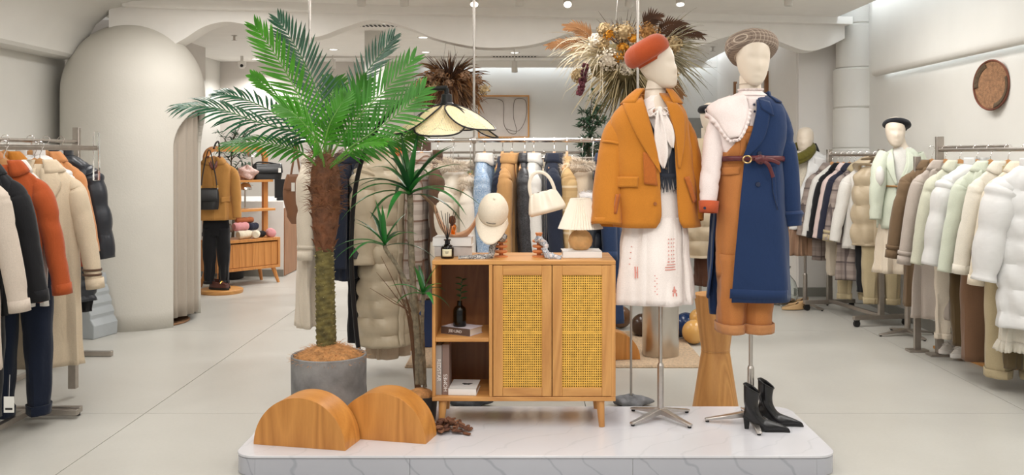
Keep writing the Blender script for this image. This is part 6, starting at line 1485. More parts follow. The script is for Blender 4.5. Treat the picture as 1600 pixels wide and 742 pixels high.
right2(6.66, 'greige trench coat hanging in front of the brown trench', 'trench coat', 1.08, C_greige, collar='lapel', cuff='strap', sl=0.62, flare=1.18, dx=0.0)
trousers('cream cuffed trousers hanging beneath the greige trench coat', (R2x+0.04, 6.60, zr2-0.36), R(-18), 0.86, C_cream, g3, 0.13, 0.03, 81, hgroup=h3, cuff=0.04)
right2(6.44, 'pale sage shirt jacket left of the white puffer', 'jacket', 0.68, C_sage, collar='shirt', sl=0.60)
right2(6.20, 'white puffer jacket with padded stand collar on right rack', 'puffer jacket', 0.70, P_white, collar='stand', quilt=0.13, sr=0.08, sl=0.58, T=0.07)
trousers('olive brown trousers hanging beneath the white puffer', (R2x, 6.24, zr2-0.30), R(-18), 0.90, cloth('olive_brown', (92, 74, 48)), g3, 0.14, 0.03, 82, hgroup=h3)
right2(6.02, 'mint green blazer hanging between white puffer and overalls', 'blazer', 0.66, C_mint, collar='lapel', sl=0.60)
trousers('chocolate brown wide trousers on the right rack', (R2x-0.02, 5.97, zr2-0.22), R(-20), 1.02, C_choc, g3, 0.17, 0.045, 83, hgroup=h3, taper=0.80)
right2(5.80, 'ivory cotton shirt under khaki dungaree straps on right rack', 'shirt', 0.66, C_ivory, collar='shirt', sl=0.58, cuff='plain')
dgr = trousers('khaki dungarees with turned up hems on the right rack', (R2x+0.03, 5.765, zr2-0.17), R(-18), 1.12, C_khaki, g3, 0.165, 0.06, 84, hang=False, cuff=0.05, taper=0.8, cat='dungarees')
for k in (-1, 1): MB().tube(crom([(k*0.075, -0.055, -0.09), (k*0.07, -0.06, -0.0), (k*0.05, -0.045, 0.07)], 8), 0.016, 8, 0.3).build('strap', C_khaki, dgr)
MB().box((0, -0.062, -0.02), (0.17, 0.006, 0.16)).build('bib', C_khaki, dgr, bevel=0.002)
right2(5.60, 'cream ruffle-cuffed blouse beside the khaki dungarees', 'blouse', 0.66, cloth('warm_cream', (232, 220, 198)), collar='shirt', sl=0.62, cuff='plain', sr=0.052)
right2(5.44, 'white quilted puffer coat at the right frame edge', 'puffer coat', 0.92, P_white, collar='stand', quilt=0.14, sr=0.085, sl=0.58, T=0.06, dx=-0.03)
skirt('cream ruffled skirt hanging below the white puffer at frame edge', (R2x+0.02, 5.52, zr2-0.55), R(-18), 0.52, C_ivory, g3, 0.15, 0.045, 85, 1.3, trim=C_ivory, hgroup=h3)
trousers('dark olive trousers behind the cream ruffled skirt', (R2x+0.02, 5.62, zr2-0.35), R(-18), 0.86, cloth('olive_brown2', (98, 84, 60)), g3, 0.14, 0.03, 86, hgroup=h3)
# board and sneakers
bdx, bdy = R2x+0.1, FD(560)
bd_ = MB().prism([(X(1457.7, FD(544)), FD(544)), (X(1541.8, FD(575.5)), FD(575.5)), (3.262, 6.30), (3.262, 7.08)], 0.0, 0.02, 'XY').build('shoe_board', M_oak, None, bevel=0.002); tag(bd_, 'flat oak board on the floor under the right rack', 'board')
def sneaker(label, x, y, rz, zb):
    o = thing('sneaker', label, 'shoe', (x, y, zb), rz, 'white sneakers on the oak board')
    M_sn = plain('sneaker_canvas', (226, 220, 212), 0.8, var=0.03, bump=0.2, bsc=200); M_so = plain('sneaker_sole', (238, 234, 228), 0.6, var=0)
    def f(u, v):
        a = 2*pi*u; c, s_ = cos(a), sin(a); z = 0.028+0.075*v; ln = 0.128-0.012*v; w = (0.044-0.010*v)*(1-0.15*max(0, c))
        top = 0.028+(0.035+0.045*(0.5-0.5*c*1.2 if c > -0.2 else 0.75))*v; return (ln*c*(1-0.25*v*max(0, c)), w*s_, min(top, 0.105))
    MB().grid(f, 36, 8, True).build('upper', M_sn, o, solid=0.003, sharp=60)
    MB().prism([(0.132*cos(t), 0.047*sin(t)*(1-0.12*cos(t)*-1)) for t in [2*pi*i/32 for i in range(32)]], 0.0, 0.029, 'XY').build('sole', M_so, o, bevel=0.005, sharp=30)
    MB().grid(lambda u, v: (0.09-0.12*u, 0.022*(v*2-1), 0.060+0.042*u-0.006*(v*2-1)**2+0.004), 6, 5).build('tongue', M_sn, o, solid=0.004)
    for i in range(5): MB().tube([(0.07-0.02*i, -0.026, 0.066+0.006*i), (0.065-0.02*i, 0, 0.078+0.0068*i), (0.07-0.02*i, 0.026, 0.066+0.006*i)], 0.003, 6).build('lace', M_so, o)
sneaker('white lace-up sneaker nearest the viewer on the oak board', 3.065, 6.62, R(200), 0.02)
sneaker('white lace-up sneaker behind its pair on the oak board', 3.04, 6.76, R(204), 0.02)
# rear right rack
p1, p2_ = Vector((2.80, 8.72, 0)), Vector((2.96, 7.92, 0)); zr1b = Z(242, 8.3)
rack('rear right clothes rack on black casters beneath the column', (p1.x, p1.y), (p2_.x, p2_.y), zr1b, two=True, post_top=0.05, wheels=True)
g4 = 'garments on the rear right rack'; h4 = 'hangers on the rear right rack'
C_pl = plaid('grey_pink_plaid', (168, 154, 146), (128, 116, 112), (94, 84, 84), 13)
for i, (t, label, cat, L, mat, kw) in enumerate([
    (0.05, 'grey plaid blazer farthest on the rear right rack', 'blazer', 0.86, C_pl, dict(collar='lapel')),
    (0.17, 'white knit cardigan on the rear right rack', 'cardigan', 0.62, C_white, dict(collar='none')),
    (0.29, 'black wool jacket on the rear right rack', 'jacket', 0.62, C_black, dict(collar='lapel', cuff='plain')),
    (0.41, 'blush pink shirt on the rear right rack', 'shirt', 0.64, cloth('blush_shirt', (226, 204, 198)), dict(collar='shirt')),
    (0.51, 'navy jacket with tan collar on the rear right rack', 'jacket', 0.66, cloth('ink_navy', (42, 44, 60)), dict(collar='shirt')),
    (0.64, 'plaid coat with khaki collar on the rear right rack', 'coat', 0.98, C_pl, dict(collar='shirt', coll2=C_khaki, cuff='strap', cuffmat=C_khaki)),
    (0.77, 'white long shirt left of the beige vest', 'shirt', 0.7, C_white, dict(collar='shirt')),
    (0.92, 'beige quilted gilet at the near end of rear right rack', 'gilet', 0.66, P_sand, dict(collar='hood', quilt=0.16, sleeves=False))]):
    p = p1.lerp(p2_, t); hung(label, cat, (p.x, p.y, zr1b+0.0125), R(-16), L, mat, g4, W_=0.17, T=0.045 if cat != 'gilet' else 0.06, seed=300+i, hgroup=h4, **kw)
for i, (t, label, L, mat, cf) in enumerate([(0.24, 'cream trousers under the white cardigan on rear rack', 0.62, C_cream, 0), (0.47, 'khaki cuffed chinos under the blush shirt on rear rack', 0.80, C_khaki, 0.05), (0.86, 'black side-striped trousers under the beige gilet', 0.70, C_black, 0), (0.97, 'khaki cuffed chinos below the beige gilet end of rack', 0.78, C_khaki, 0.05)]):
    p = p1.lerp(p2_, t); trousers(label, (p.x+0.02, p.y, zr1b-0.36), R(-16), L, mat, g4, 0.15, 0.03, 330+i, hgroup=h4, cuff=cf)

# mint blazer mannequin
Cm = Fig(1418, 7.5, 0.0, 'dressed_mannequin', 'mannequin in mint blazer, cream skirt and black beret at right')
s1 = Cm.shell([(340, 1374, 1436, 0.10, 0), (380, 1371, 1439, 0.12, 0), (425, 1368, 1441, 0.14, 0)], f0=0.003, f1=0.02, k=8, seed=91); s1.body(None, 64).build('skirt', cloth('cream_skirt', (236, 222, 202)), Cm.t, solid=0.003)
s2 = Cm.shell([(232, 1396, 1424, 0.06, 0), (240, 1386, 1432, 0.08, 0), (262, 1378, 1437, 0.115, 0), (296, 1381, 1432, 0.115, 0), (325, 1376, 1435, 0.13, 0), (356, 1373, 1438, 0.14, 0)], f0=0.001, f1=0.006, k=3, seed=92)
c2 = s2.body(Cm.gap([(232, 1402, 1420), (250, 1397, 1418), (285, 1402, 1405), (356, 1402, 1403)], -0.12), 56).build('blazer', C_mint, Cm.t, solid=0.006)
Cm.shell([(230, 1398, 1422, 0.055, 0), (245, 1390, 1428, 0.08, 0), (300, 1387, 1428, 0.10, 0)], f1=0.002).body(None, 40).build('blouse', C_white, Cm.t)
s2.patch(Cm.pl([(1419, 236), (1414, 265), (1404, 288)], -0.1), Cm.pl([(1428, 240), (1430, 262), (1408, 290)], -0.1), 5, 8, 0.012).build('lapel', C_mint, c2, solid=0.005)
s2.patch(Cm.pl([(1399, 236), (1398, 265), (1402, 288)], -0.1), Cm.pl([(1391, 240), (1389, 262), (1400, 290)], -0.1), 5, 8, 0.012).build('lapel', C_mint, c2, solid=0.005)
s2.patch(Cm.pl([(1412, 330), (1412, 337)], -0.12), Cm.pl([(1432, 330), (1432, 337)], -0.1), 4, 2, 0.011).build('pocket_flap', C_mint, c2, solid=0.005)
for x, y in ((1404, 318), (1421, 268)):
    mb = MB(); q = Cm.pl([(x, y)], -0.12)[0]; s2.dot(mb, q[0], q[1], 0.01, 0.005, 0.006); mb.build('button', plain('cream_button', (230, 226, 206), 0.4), c2)
zb2 = Cm.p(0, 290).z; MB().grid(lambda u, v: s2.pt(2*pi*u, zb2+0.006-0.014*v, 0.010), 48, 2, True).build('rope_belt', plain('tan_rope', (182, 138, 88), 0.7, var=0.2), Cm.t, solid=0.005)
q = Cm.p(1420, 290, -0.15); MB().tube(crom([q, q+Vector((0.012, -0.01, -0.05)), q+Vector((0.006, -0.005, -0.10))], 8), 0.007, 7).build('rope_tail', MATS['tan_rope'], Cm.t)
sleeve([Cm.p(1383, 240, 0), Cm.p(1374, 262, -0.02), Cm.p(1371, 290, -0.04), Cm.p(1369, 318, -0.05), Cm.p(1367, 343, -0.06)], [0.05, 0.062, 0.058, 0.048, 0.042], 18, 93, 26, 0.05).build('sleeve', C_mint, Cm.t, solid=0.005)
MB().ball(Cm.p(1375, 275, -0.09), 0.075, 18, 12, lambda th, ph: 0.05*sin(3*th), (0.45, 0.5, 1.0)).build('white_cape_sleeve', C_white, Cm.t)
sleeve([Cm.p(1432, 240, 0.01), Cm.p(1439, 262, 0.01), Cm.p(1441, 290, 0.0), Cm.p(1440, 318, -0.01), Cm.p(1436, 343, -0.03)], [0.05, 0.058, 0.052, 0.044, 0.038], 18, 94, 26, 0.05).build('sleeve', C_mint, Cm.t, solid=0.005)
MB().tube(crom([Cm.p(1403, 212), Cm.p(1406, 225), Cm.p(1408, 236)], 10), [q.x for q in crom([(0.046, 0, 0), (0.048, 0, 0), (0.07, 0, 0)], 10)], 20).build('neck', M_mann, Cm.t)
h_ = head_mesh(0.98).build('head', M_mann, Cm.t); h_.location = Cm.p(1399, 207, 0.0); h_.rotation_euler = (0, 0, R(-14))
b_ = beret(0.105, 0.062, 8).build('beret', cloth('black_felt', (26, 27, 32), 0.9, 200, 0.2), Cm.t, solid=0.003); b_.location = Cm.p(1401, 199.5, 0.02); b_.rotation_euler = (R(-14), R(8), 0)
MB().tube([(0, 0, 0.36), (0, 0, Cm.p(0, 330).z)], 0.012, 12).build('ochre_pole', plain('mustard_pole', (226, 168, 62), 0.4, var=0), Cm.t)
stand_x(Cm.t, 0.38, M_rackmetal, 0.24, R(-80), 0.36, r=0.013)

# white puffer mannequin
Dm = Fig(1258, 8.9, 0.0, 'dressed_mannequin', 'bare-headed mannequin in white puffer, olive scarf and pleated brown skirt')
s1 = Dm.shell([(330, 1226, 1278, 0.12, 0), (360, 1222, 1280, 0.14, 0), (397, 1218, 1282, 0.16, 0)], f0=0.004, f1=0.02, k=13, seed=95); s1.body(None, 120).build('pleated_skirt', cloth('brown_pleat', (160, 128, 104)), Dm.t, solid=0.003)
s2 = Dm.shell([(236, 1242, 1272, 0.075, 0), (246, 1232, 1284, 0.11, 0), (275, 1226, 1290, 0.15, 0), (320, 1224, 1284, 0.155, 0), (357, 1226, 1276, 0.15, 0)], f0=0.0, f1=0.003, quilt=0.07, qa=0.016, quad=True, seed=96)
c2 = s2.body(Dm.gap([(236, 1246, 1266), (270, 1238, 1260), (310, 1226, 1244), (357, 1222, 1236)], -0.14), 72).build('puffer_jacket', P_white, Dm.t, solid=0.012)
Dm.shell([(236, 1242, 1270, 0.06, 0), (250, 1236, 1278, 0.09, 0), (335, 1230, 1276, 0.11, 0)], f1=0.004).body(None, 40).build('knit_top', cloth('cream_knit', (236, 226, 208), 0.95, 90, 0.5), Dm.t)
sl_ = sleeve([Dm.p(1278, 246, 0), Dm.p(1288, 270, -0.02), Dm.p(1287, 300, -0.04), Dm.p(1282, 330, -0.05)], [0.07, 0.088, 0.082, 0.07], 20, 97, 50, 0.03, quilt=0.1).build('sleeve', P_white, Dm.t)
MB().grid(lambda u, v: Dm.p(1272+20*u, 245+17*v+3*u, -0.12)+Vector((0, -0.01*sin(pi*u), 0)), 6, 5).build('pocket_flap', P_white, Dm.t, solid=0.02)
for k in range(2): sc = MB().tube(crom([Dm.p(1236-k*3, 238+k*6, -0.06), Dm.p(1244, 246+k*5, -0.14), Dm.p(1262, 240+k*3, -0.11), Dm.p(1268, 230+k*2, -0.02), Dm.p(1254, 226, 0.08), Dm.p(1238, 232, 0.02)], 30), 0.045, 12, 0.8, True, lambda th, t: 0.15*sin(4*th+9*t)).build('scarf_loop', cloth('olive_knit', (98, 92, 36), 0.95, 90, 0.5) if k == 0 else MATS['olive_knit'], Dm.t, sharp=0)
MB().tube(crom([Dm.p(1238, 244, -0.13), Dm.p(1234, 262, -0.17), Dm.p(1236, 285, -0.17)], 14), [0.05]*14, 12, 0.5, True, lambda th, t: 0.12*sin(5*th)).build('scarf_tail', MATS['olive_knit'], Dm.t, sharp=0)
MB().tube(crom([Dm.p(1270, 226, 0.05), Dm.p(1275, 240, 0.0), Dm.p(1268, 250, -0.10)], 12), 0.035, 12, 0.6).build('dark_hood_lining', C_black, Dm.t)
MB().tube(crom([Dm.p(1255, 222), Dm.p(1256, 240)], 6), 0.05, 18).build('neck', M_mann, Dm.t)
h_ = head_mesh(1.0).build('head', M_mann, Dm.t); h_.location = Dm.p(1258, 219.5, 0.0); h_.rotation_euler = (0, 0, R(-30))
stand_x(Dm.t, Dm.p(0, 380).z, M_rackmetal, 0.26, R(20), 0.3, r=0.012)
# shoes by it
def mule(label, px, py, rz):
    d = FD(py); o = thing('slingback_shoe', label, 'shoe', (X(px, d), d, 0.0), rz, 'beige slingback shoes at right')
    def f(u, v):
        a = 2*pi*u; c, s_ = cos(a), sin(a); t = max(0, c); return (0.02+0.105*c, 0.037*s_*(1-0.75*t**2), 0.006+0.045*v*(1-0.55*t)+0.03*max(0, -c)*v)
    MB().grid(f, 32, 6, True).build('upper', satin('beige_patent', (214, 176, 128), 0.25, 0.2), o, solid=0.003)
    MB().add([f(i/32, 0) for i in range(32)], [tuple(range(32))]).build('sole', M_rubber, o, solid=0.004, smooth=False)
    MB().box((-0.06, 0, 0.02), (0.03, 0.045, 0.03), taper=0.8).build('heel', M_rubber, o, bevel=0.002)
    MB().tube([(-0.02, -0.03, 0.04), (-0.03, 0, 0.066), (-0.02, 0.03, 0.04)], 0.005, 7).build('strap', plain('leopard_strap', (90, 66, 48), 0.5, var=0.5, nsc=120), o)
mule('beige pointed slingback shoe nearest, right of the navy coat', 1242, 484, R(190)); mule('beige pointed slingback shoe behind its pair, right of navy coat', 1250, 478, R(196))
gv = thing('glass_vase', 'large clear bubble glass vase on the floor behind navy coat', 'vase', (X(1222, 9.05), 9.05, 0))
MB().lathe([(0.0, 0.004), (0.10, 0.004), (0.14, 0.06), (0.15, 0.13), (0.12, 0.22), (0.07, 0.28), (0.06, 0.32), (0.08, 0.36)], 40, cap=False).build('vessel', glass('clear_glass', (245, 250, 250), 0.02), gv, solid=0.005)
MB().lathe([(0.0, 0.012), (0.09, 0.012), (0.12, 0.05), (0, 0.055)], 32).build('pebble_fill', plain('pebble_fill', (176, 140, 110), 0.9, var=0.3, nsc=60, bump=1.0, bsc=60), gv)

# beige puffer mannequin between the two heroes
Em = Fig(1094, 7.3, 0.0, 'dressed_mannequin', 'mannequin in long sand puffer and black hat between the two front mannequins')
s2 = Em.shell([(216, 1088, 1118, 0.07, 0), (226, 1080, 1124, 0.11, 0), (250, 1072, 1128, 0.15, 0), (330, 1070, 1126, 0.16, 0), (400, 1072, 1124, 0.16, 0)], f0=0.0, f1=0.006, quilt=0.11, seed=98); s2.body(None, 60).build('puffer_coat', P_sand, Em.t)
sleeve([Em.p(1084, 228, -0.02), Em.p(1077, 255, -0.06), Em.p(1074, 295, -0.09), Em.p(1076, 330, -0.10)], [0.07, 0.085, 0.08, 0.065], 18, 99, 44, 0.03, quilt=0.1).build('sleeve', P_sand, Em.t)
Em.shell([(395, 1086, 1118, 0.09, 0), (445, 1086, 1118, 0.1, 0)], f1=0.01).body(None, 40).build('skirt', cloth('dark_brown_skirt', (84, 54, 40)), Em.t, solid=0.003)
MB().tube(crom([Em.p(1106, 200), Em.p(1106, 220)], 6), 0.05, 18).build('neck', M_mann, Em.t)
h_ = head_mesh(1.0).build('head', M_mann, Em.t); h_.location = Em.p(1110, 186, 0)
b_ = beret(0.11, 0.07, 9).build('beret', MATS['black_felt'], Em.t); b_.location = Em.p(1112, 178, 0)
stand_x(Em.t, Em.p(0, 430).z, M_rackmetal, 0.24, R(15), 0.3, r=0.011)
# ------------------------------------------------------------------ rear left corner: sideboard, arched shelf, outfit stand, cash desk
P0, P1 = Vector((-3.17, 10.0, 0)), Vector((-2.664, 10.6, 0)); Sm = (P0+P1)/2; Sr = math.atan2(P1.y-P0.y, P1.x-P0.x); SL = (P1-P0).length/2
M_oakr = wood('warm_oak_rear', (216, 150, 84), (178, 112, 56), 'Z', rough=0.4)
sb = thing('oak_sideboard', 'low oak sideboard with fluted door on splayed legs at left rear', 'sideboard', Sm, Sr)
dp = 0.36
MB().box((0, dp/2, 0.485), (2*SL, dp, 0.03)).build('top_board', M_oakr, sb, bevel=0.002)
MB().box((0, dp/2, 0.185), (2*SL, dp, 0.03)).build('bottom_board', M_oakr, sb, bevel=0.002)
for k in (-1, 1): MB().box((k*(SL-0.015), dp/2, 0.335), (0.03, dp, 0.27)).build('side_panel', M_oakr, sb, bevel=0.002)
MB().box((0, dp-0.01, 0.335), (2*SL-0.06, 0.012, 0.27)).build('back_panel', M_oakr, sb, smooth=False)
n = 9
for i in range(n): w = (2*SL-0.066)/n; MB().box((-SL+0.033+w*(i+0.5), 0.022, 0.330), (w-0.002, 0.018, 0.252)).build('door_slat', M_oakr, sb, bevel=0.002)
for x in (-SL+0.06, SL-0.06):
    for y in (0.05, dp-0.05): MB().tube([(x, y, 0.171), (x+(0.05 if x > 0 else -0.05), y+(-0.03 if y < 0.1 else 0.03), 0)], [0.024, 0.016], 12).build('leg', M_oakr, sb)
ash = thing('arched_shelf', 'arched oak frame shelf rising behind the low sideboard at left rear', 'shelf', Sm+Vector((0, 0, 0.5)), Sr)
ax0, ax1, ay, at_ = -0.34, 0.40, 0.30, 0.97
def bar_path(x0, x1, zt, r=0.10, z0=0.002): return [(x0, ay, z0), (x0, ay, zt-r)]+[(x0+r-r*cos(R(9*i)), ay, zt-r+r*sin(R(9*i))) for i in range(1, 11)]+[(x1-r+r*sin(R(9*i)), ay, zt-r+r*cos(R(9*i))) for i in range(0, 11)]+[(x1, ay, z0)]
pth = bar_path(ax0, ax1, at_)
mb = MB(); vs = []; n = len(pth)
for i, p in enumerate(pth):
    t = (Vector(pth[min(i+1, n-1)])-Vector(pth[max(i-1, 0)])).normalized(); nn = Vector((-t.z, 0, t.x))
    for a, c in ((-1, -1), (1, -1), (1, 1), (-1, 1)): q = Vector(p)+nn*(a*0.028)+Vector((0, c*0.02, 0)); vs.append(tuple(q))
fs = [(i*4+k, i*4+(k+1) % 4, i*4+4+(k+1) % 4, i*4+4+k) for i in range(n-1) for k in range(4)]+[(0, 1, 2, 3), tuple((n-1)*4+k for k in range(4))]
mb.add(vs, fs).build('arch_frame', M_oakr, ash, sharp=40)
for z in (0.62, 0.30): MB().box((0.03, ay-0.06, z), (0.74 if z > 0.5 else 0.80, 0.20, 0.026)).build('shelf_board', wood('shelf_oak', (222, 158, 88), (182, 118, 58), 'X', rough=0.4), ash, bevel=0.003)
def SW(x, y, z): return Sm+Matrix.Rotation(Sr, 3, 'Z') @ Vector((x, y, 0))+Vector((0, 0, z))
t = thing('ring_stand', 'small turned ring stand on the upper arched shelf', 'display stand', SW(-0.14, ay-0.07, 0.5+0.634))
MB().lathe([(0.045, 0), (0.045, 0.008), (0.012, 0.01)], 20).build('base', M_turn, t); MB().lathe([(0.012, 0.01), (0.014, 0.15), (0.022, 0.19), (0, 0.19)], 16).build('spindle', M_turn, t)
for z in (0.04, 0.08, 0.12): MB().lathe([(0.013, z-0.006), (0.036, z-0.009), (0.042, z), (0.036, z+0.009), (0.013, z+0.006)], 20).build('ring', M_turn, t)
o = MB().ball((0, 0, 0.07), 0.1, 20, 14, lambda th, ph: 0.22*sin(3*th+2*ph)+0.15*sin(6*ph+th), (1.1, 0.7, 0.72)).build('draped_scarf', scarf_m('pink_silk', (226, 196, 190), (190, 140, 120), (236, 222, 216)), None, sharp=0); o.location = SW(0.10, ay-0.08, 0.5+0.632); tag(o, 'pink patterned silk scarf heaped on the upper arched shelf', 'scarf')
def pouch(label, name, loc, rz, w, d, h, mat, cat='bag', seed=1, handle=True):
    o = thing(name, label, cat, loc, rz); rnd = random.Random(seed); p = [rnd.uniform(0, 6) for _ in range(3)]
    def f(u, v):
        a = 2*pi*u; k = 0.86+0.14*sin(pi*(0.1+0.75*(1-v))); return (w/2*k*sg(cos(a))*abs(cos(a))**0.7, d/2*(1-0.75*v**1.6)*sin(a)*(1+0.06*sin(5*a+p[0])), h*v-0.02*h*v*sin(3*a+p[1]))
    m_ = MB().grid(f, 40, 14, True); m_.f.append(tuple(range(39, -1, -1))); m_.f.append(tuple(range(14*40, 15*40))); m_.build('pouch', mat, o, sharp=60)
    MB().grid(lambda u, v: (w*0.46*(2*u-1), -d*0.5*(1-0.6*(1-v)**1.6)-0.012, h*(1.0-0.6*v)+0.004), 12, 6).build('flap', mat, o, solid=0.006)
    if handle: MB().tube(crom([(-w*0.42, 0, h*0.95), (-w*0.3, 0, h*1.12), (w*0.1, 0, h*1.08), (w*0.42, 0, h*0.96)], 16), 0.008, 8, 0.5).build('handle', mat, o)
    return o
M_blk = satin('black_bag_leather', (32, 32, 34), 0.3, 0.3)
o = pouch('black leather shoulder bag on the upper arched shelf', 'shoulder_bag', SW(0.36, ay-0.10, 0.5+0.634), Sr-0.3, 0.34, 0.11, 0.17, M_blk, seed=4)
MB().box((0.12, -0.07, 0.10), (0.03, 0.002, 0.05)).build('price_tag', MATS['white_card'], o, smooth=False)
for label, x, z in (('silver mushroom lamp on the upper arched shelf', 0.22, 0.634), ('silver mushroom lamp on the lower arched shelf', 0.13, 0.314)):
    t = thing('mushroom_lamp', label, 'table lamp', SW(x, ay-0.02, 0.5+z), 0, 'silver mushroom lamps')
    hh = 0.28 if z > 0.5 else 0.235
    MB().tube([(0, 0, 0), (0, 0, hh-0.02)], 0.010, 10).build('stem', M_chrome, t); MB().lathe([(0.04, 0), (0.04, 0.008), (0, 0.012)], 20).build('foot', M_chrome, t)
    MB().lathe([(0.072, hh-0.03), (0.070, hh), (0.056, hh+0.03), (0.03, hh+0.048), (0, hh+0.053)], 28).build('dome_shade', M_chrome, t)
o = pouch('brown leather round pouch with cream trim on the sideboard', 'round_pouch', SW(-0.27, 0.16, 0.525), Sr, 0.25, 0.14, 0.14, satin('dark_brown_leather', (84, 60, 42), 0.5, 0.3), seed=6, handle=False)
for x in (-0.07, 0.07):
    for y in (-0.03, 0.03): MB().lathe([(0.014, -0.024), (0.018, 0.02)], 10, (x, y, 0)).build('foot', MATS['dark_brown_leather'], o)
MB().tube(crom([(-0.10, 0, 0.13), (0, -0.01, 0.155), (0.09, 0, 0.14), (0.125, 0, 0.09)], 16), 0.007, 7).build('trim', C_cream, o)
M_pinkk = cloth('pink_knit', (226, 160, 164), 0.95, 90, 0.5); M_creamk = cloth('cream_sock_knit', (236, 226, 204), 0.95, 90, 0.5); M_navyk = cloth('navy_knit', (44, 48, 66), 0.95, 90, 0.5); M_rustk = cloth('rust_knit', (178, 106, 66), 0.95, 90, 0.5)
for label, x, y, z, r, L, mat, rz in [
    ('cream rolled socks at the left bottom of the sideboard sock pile', 0.00, 0.10, 0.0, 0.046, 0.17, M_creamk, 0.1), ('cream rolled socks in the middle of the sideboard sock pile', 0.13, 0.08, 0.0, 0.042, 0.14, M_creamk, 0.9), ('black rolled socks under the cream pair on sideboard', 0.21, 0.13, 0.0, 0.036, 0.14, C_black, 0.2),
    ('pink rolled socks at the right end of the sideboard', 0.33, 0.09, 0.0, 0.048, 0.13, M_pinkk, 1.2), ('pink rolled socks on top of the cream socks', -0.02, 0.14, 0.086, 0.046, 0.17, M_pinkk, 0.0), ('navy rolled socks beside the pink pair on top', 0.14, 0.15, 0.082, 0.042, 0.12, M_navyk, 0.2), ('rust rolled socks topmost on the sock pile', 0.06, 0.19, 0.160, 0.034, 0.20, M_rustk, -0.1)]:
    o = thing('rolled_socks', label, 'socks', SW(x, y, 0.5+z), Sr+rz, 'rolled socks on the sideboard')
    MB().tube([(-L/2+L*i/10, 0, r) for i in range(11)], [r*0.8]+[r*(1+0.05*sin(i*2)) for i in range(9)]+[r*0.82], 18, fn=lambda th, t: 0.05*sin(2*th+t*3)).build('roll', mat, o, sharp=60)
    MB().tube([(L/2, r*0.6*(1-k/30)*cos(k*0.75), r+r*0.6*(1-k/30)*sin(k*0.75)) for k in range(26)], 0.006, 6).build('spiral_end', mat, o)
# outfit stand
od = 9.75; ox = X(334, od)
osn = thing('outfit_stand', 'slim black outfit stand with round oak foot at left rear', 'stand', (ox, od+0.06, 0))
MB().lathe([(0.0, 0.0), (0.21, 0.0), (0.215, 0.01), (0.215, 0.035), (0.205, 0.042), (0, 0.042)], 40, (0.06, 0.0, 0)).build('round_foot', M_oak, osn)
oz = Z(232, od)
MB().tube(crom([(0.0, 0.12, 0.04), (0, 0.12, 1.3), (0, 0.11, oz+0.05), (0, 0.02, oz+0.06), (0, -0.06, oz)], 30), 0.009, 8).build('pole', M_black, osn)
zj = oz
jk2 = hung('camel overshirt jacket with dark scarf hanging at left rear', 'jacket', (ox, od, zj), R(14), 0.62, cloth('camel_overshirt', (190, 138, 76)), 'outfit at left rear', W_=0.19, T=0.07, collar='shirt', seed=201, sl=0.52, hgroup='hangers at left rear', buttons=4, pockets=1, bmat=plain('brass_button', (190, 150, 80), 0.3, 0.8, var=0), spread=0.04)
MB().tube(crom([(-0.055, -0.05, -0.08), (0.0, -0.085, -0.20), (0.06, -0.05, -0.08)], 14), 0.016, 10, 0.6, True, lambda th, t: 0.2*sin(3*th+9*t)).build('neck_scarf', scarf_m('red_black_silk', (50, 40, 40), (170, 80, 60), (90, 60, 54)), jk2)
trousers('slim black trousers hanging under the camel overshirt', (ox+0.02, od+0.02, zj-0.52), R(14), 0.76, C_black, 'outfit at left rear', 0.13, 0.04, 202, hgroup='hangers at left rear', taper=0.55, cuff=0.03)
o = pouch('black leather crossbody bag hanging over the camel overshirt', 'crossbody_bag', (ox-0.0, od-0.14, Z(326, od)), R(14), 0.19, 0.09, 0.21, M_blk, seed=8, handle=False)
MB().tube(crom([(-0.08, 0.0, 0.19), (-0.06, 0.03, 0.38), (-0.005, 0.05, 0.60), (0.05, 0.03, 0.38), (0.08, 0.0, 0.19)], 24), 0.006, 7, 0.6).build('strap', M_blk, o)
MB().tube([(-0.08, -0.002, 0.19), (-0.078, 0.004, 0.24)], 0.009, 8).tube([(0.08, -0.002, 0.19), (0.078, 0.004, 0.24)], 0.009, 8).build('brass_ring', MATS['brass'], o)
M_loaf = satin('oxblood_shoe', (92, 54, 46), 0.25, 0.2)
def loafer(label, x, y, rz):
    o = thing('loafer', label, 'shoe', (x, y, 0.042), rz, 'brown loafers on the oak foot')
    def f(u, v):
        a = 2*pi*u; c, s_ = cos(a), sin(a); t = max(0, c); return (0.12*c*(1-0.12*v), 0.043*s_*(1-0.18*t)*(1-0.25*v), 0.022+v*(0.058-0.012*t+0.014*max(0, -c)))
    MB().grid(f, 32, 8, True).build('upper', M_loaf, o, solid=0.003)
    MB().prism([(0.124*cos(t), 0.046*sin(t)*(1-0.15*max(0, cos(t)))) for t in [2*pi*i/32 for i in range(32)]], 0.0, 0.022, 'XY').build('sole', M_rubber, o, bevel=0.003, sharp=30)
    MB().grid(lambda u, v: (0.03+0.075*u, 0.033*(2*v-1)*(1-0.3*u), 0.082-0.020*u-0.012*(2*v-1)**2), 6, 6).build('vamp', M_loaf, o, solid=0.004)
    MB().tube([(0.04, -0.034, 0.064), (0.038, -0.015, 0.086), (0.038, 0.015, 0.086), (0.04, 0.034, 0.064)], 0.005, 7).build('gold_bit', plain('gold', (220, 176, 90), 0.25, 1.0, var=0), o)
loafer('oxblood leather loafer with gold bit nearest on the oak foot', ox+0.06, od-0.02, R(-22)); loafer('oxblood leather loafer behind its pair on the oak foot', ox+0.03, od+0.10, R(-18))
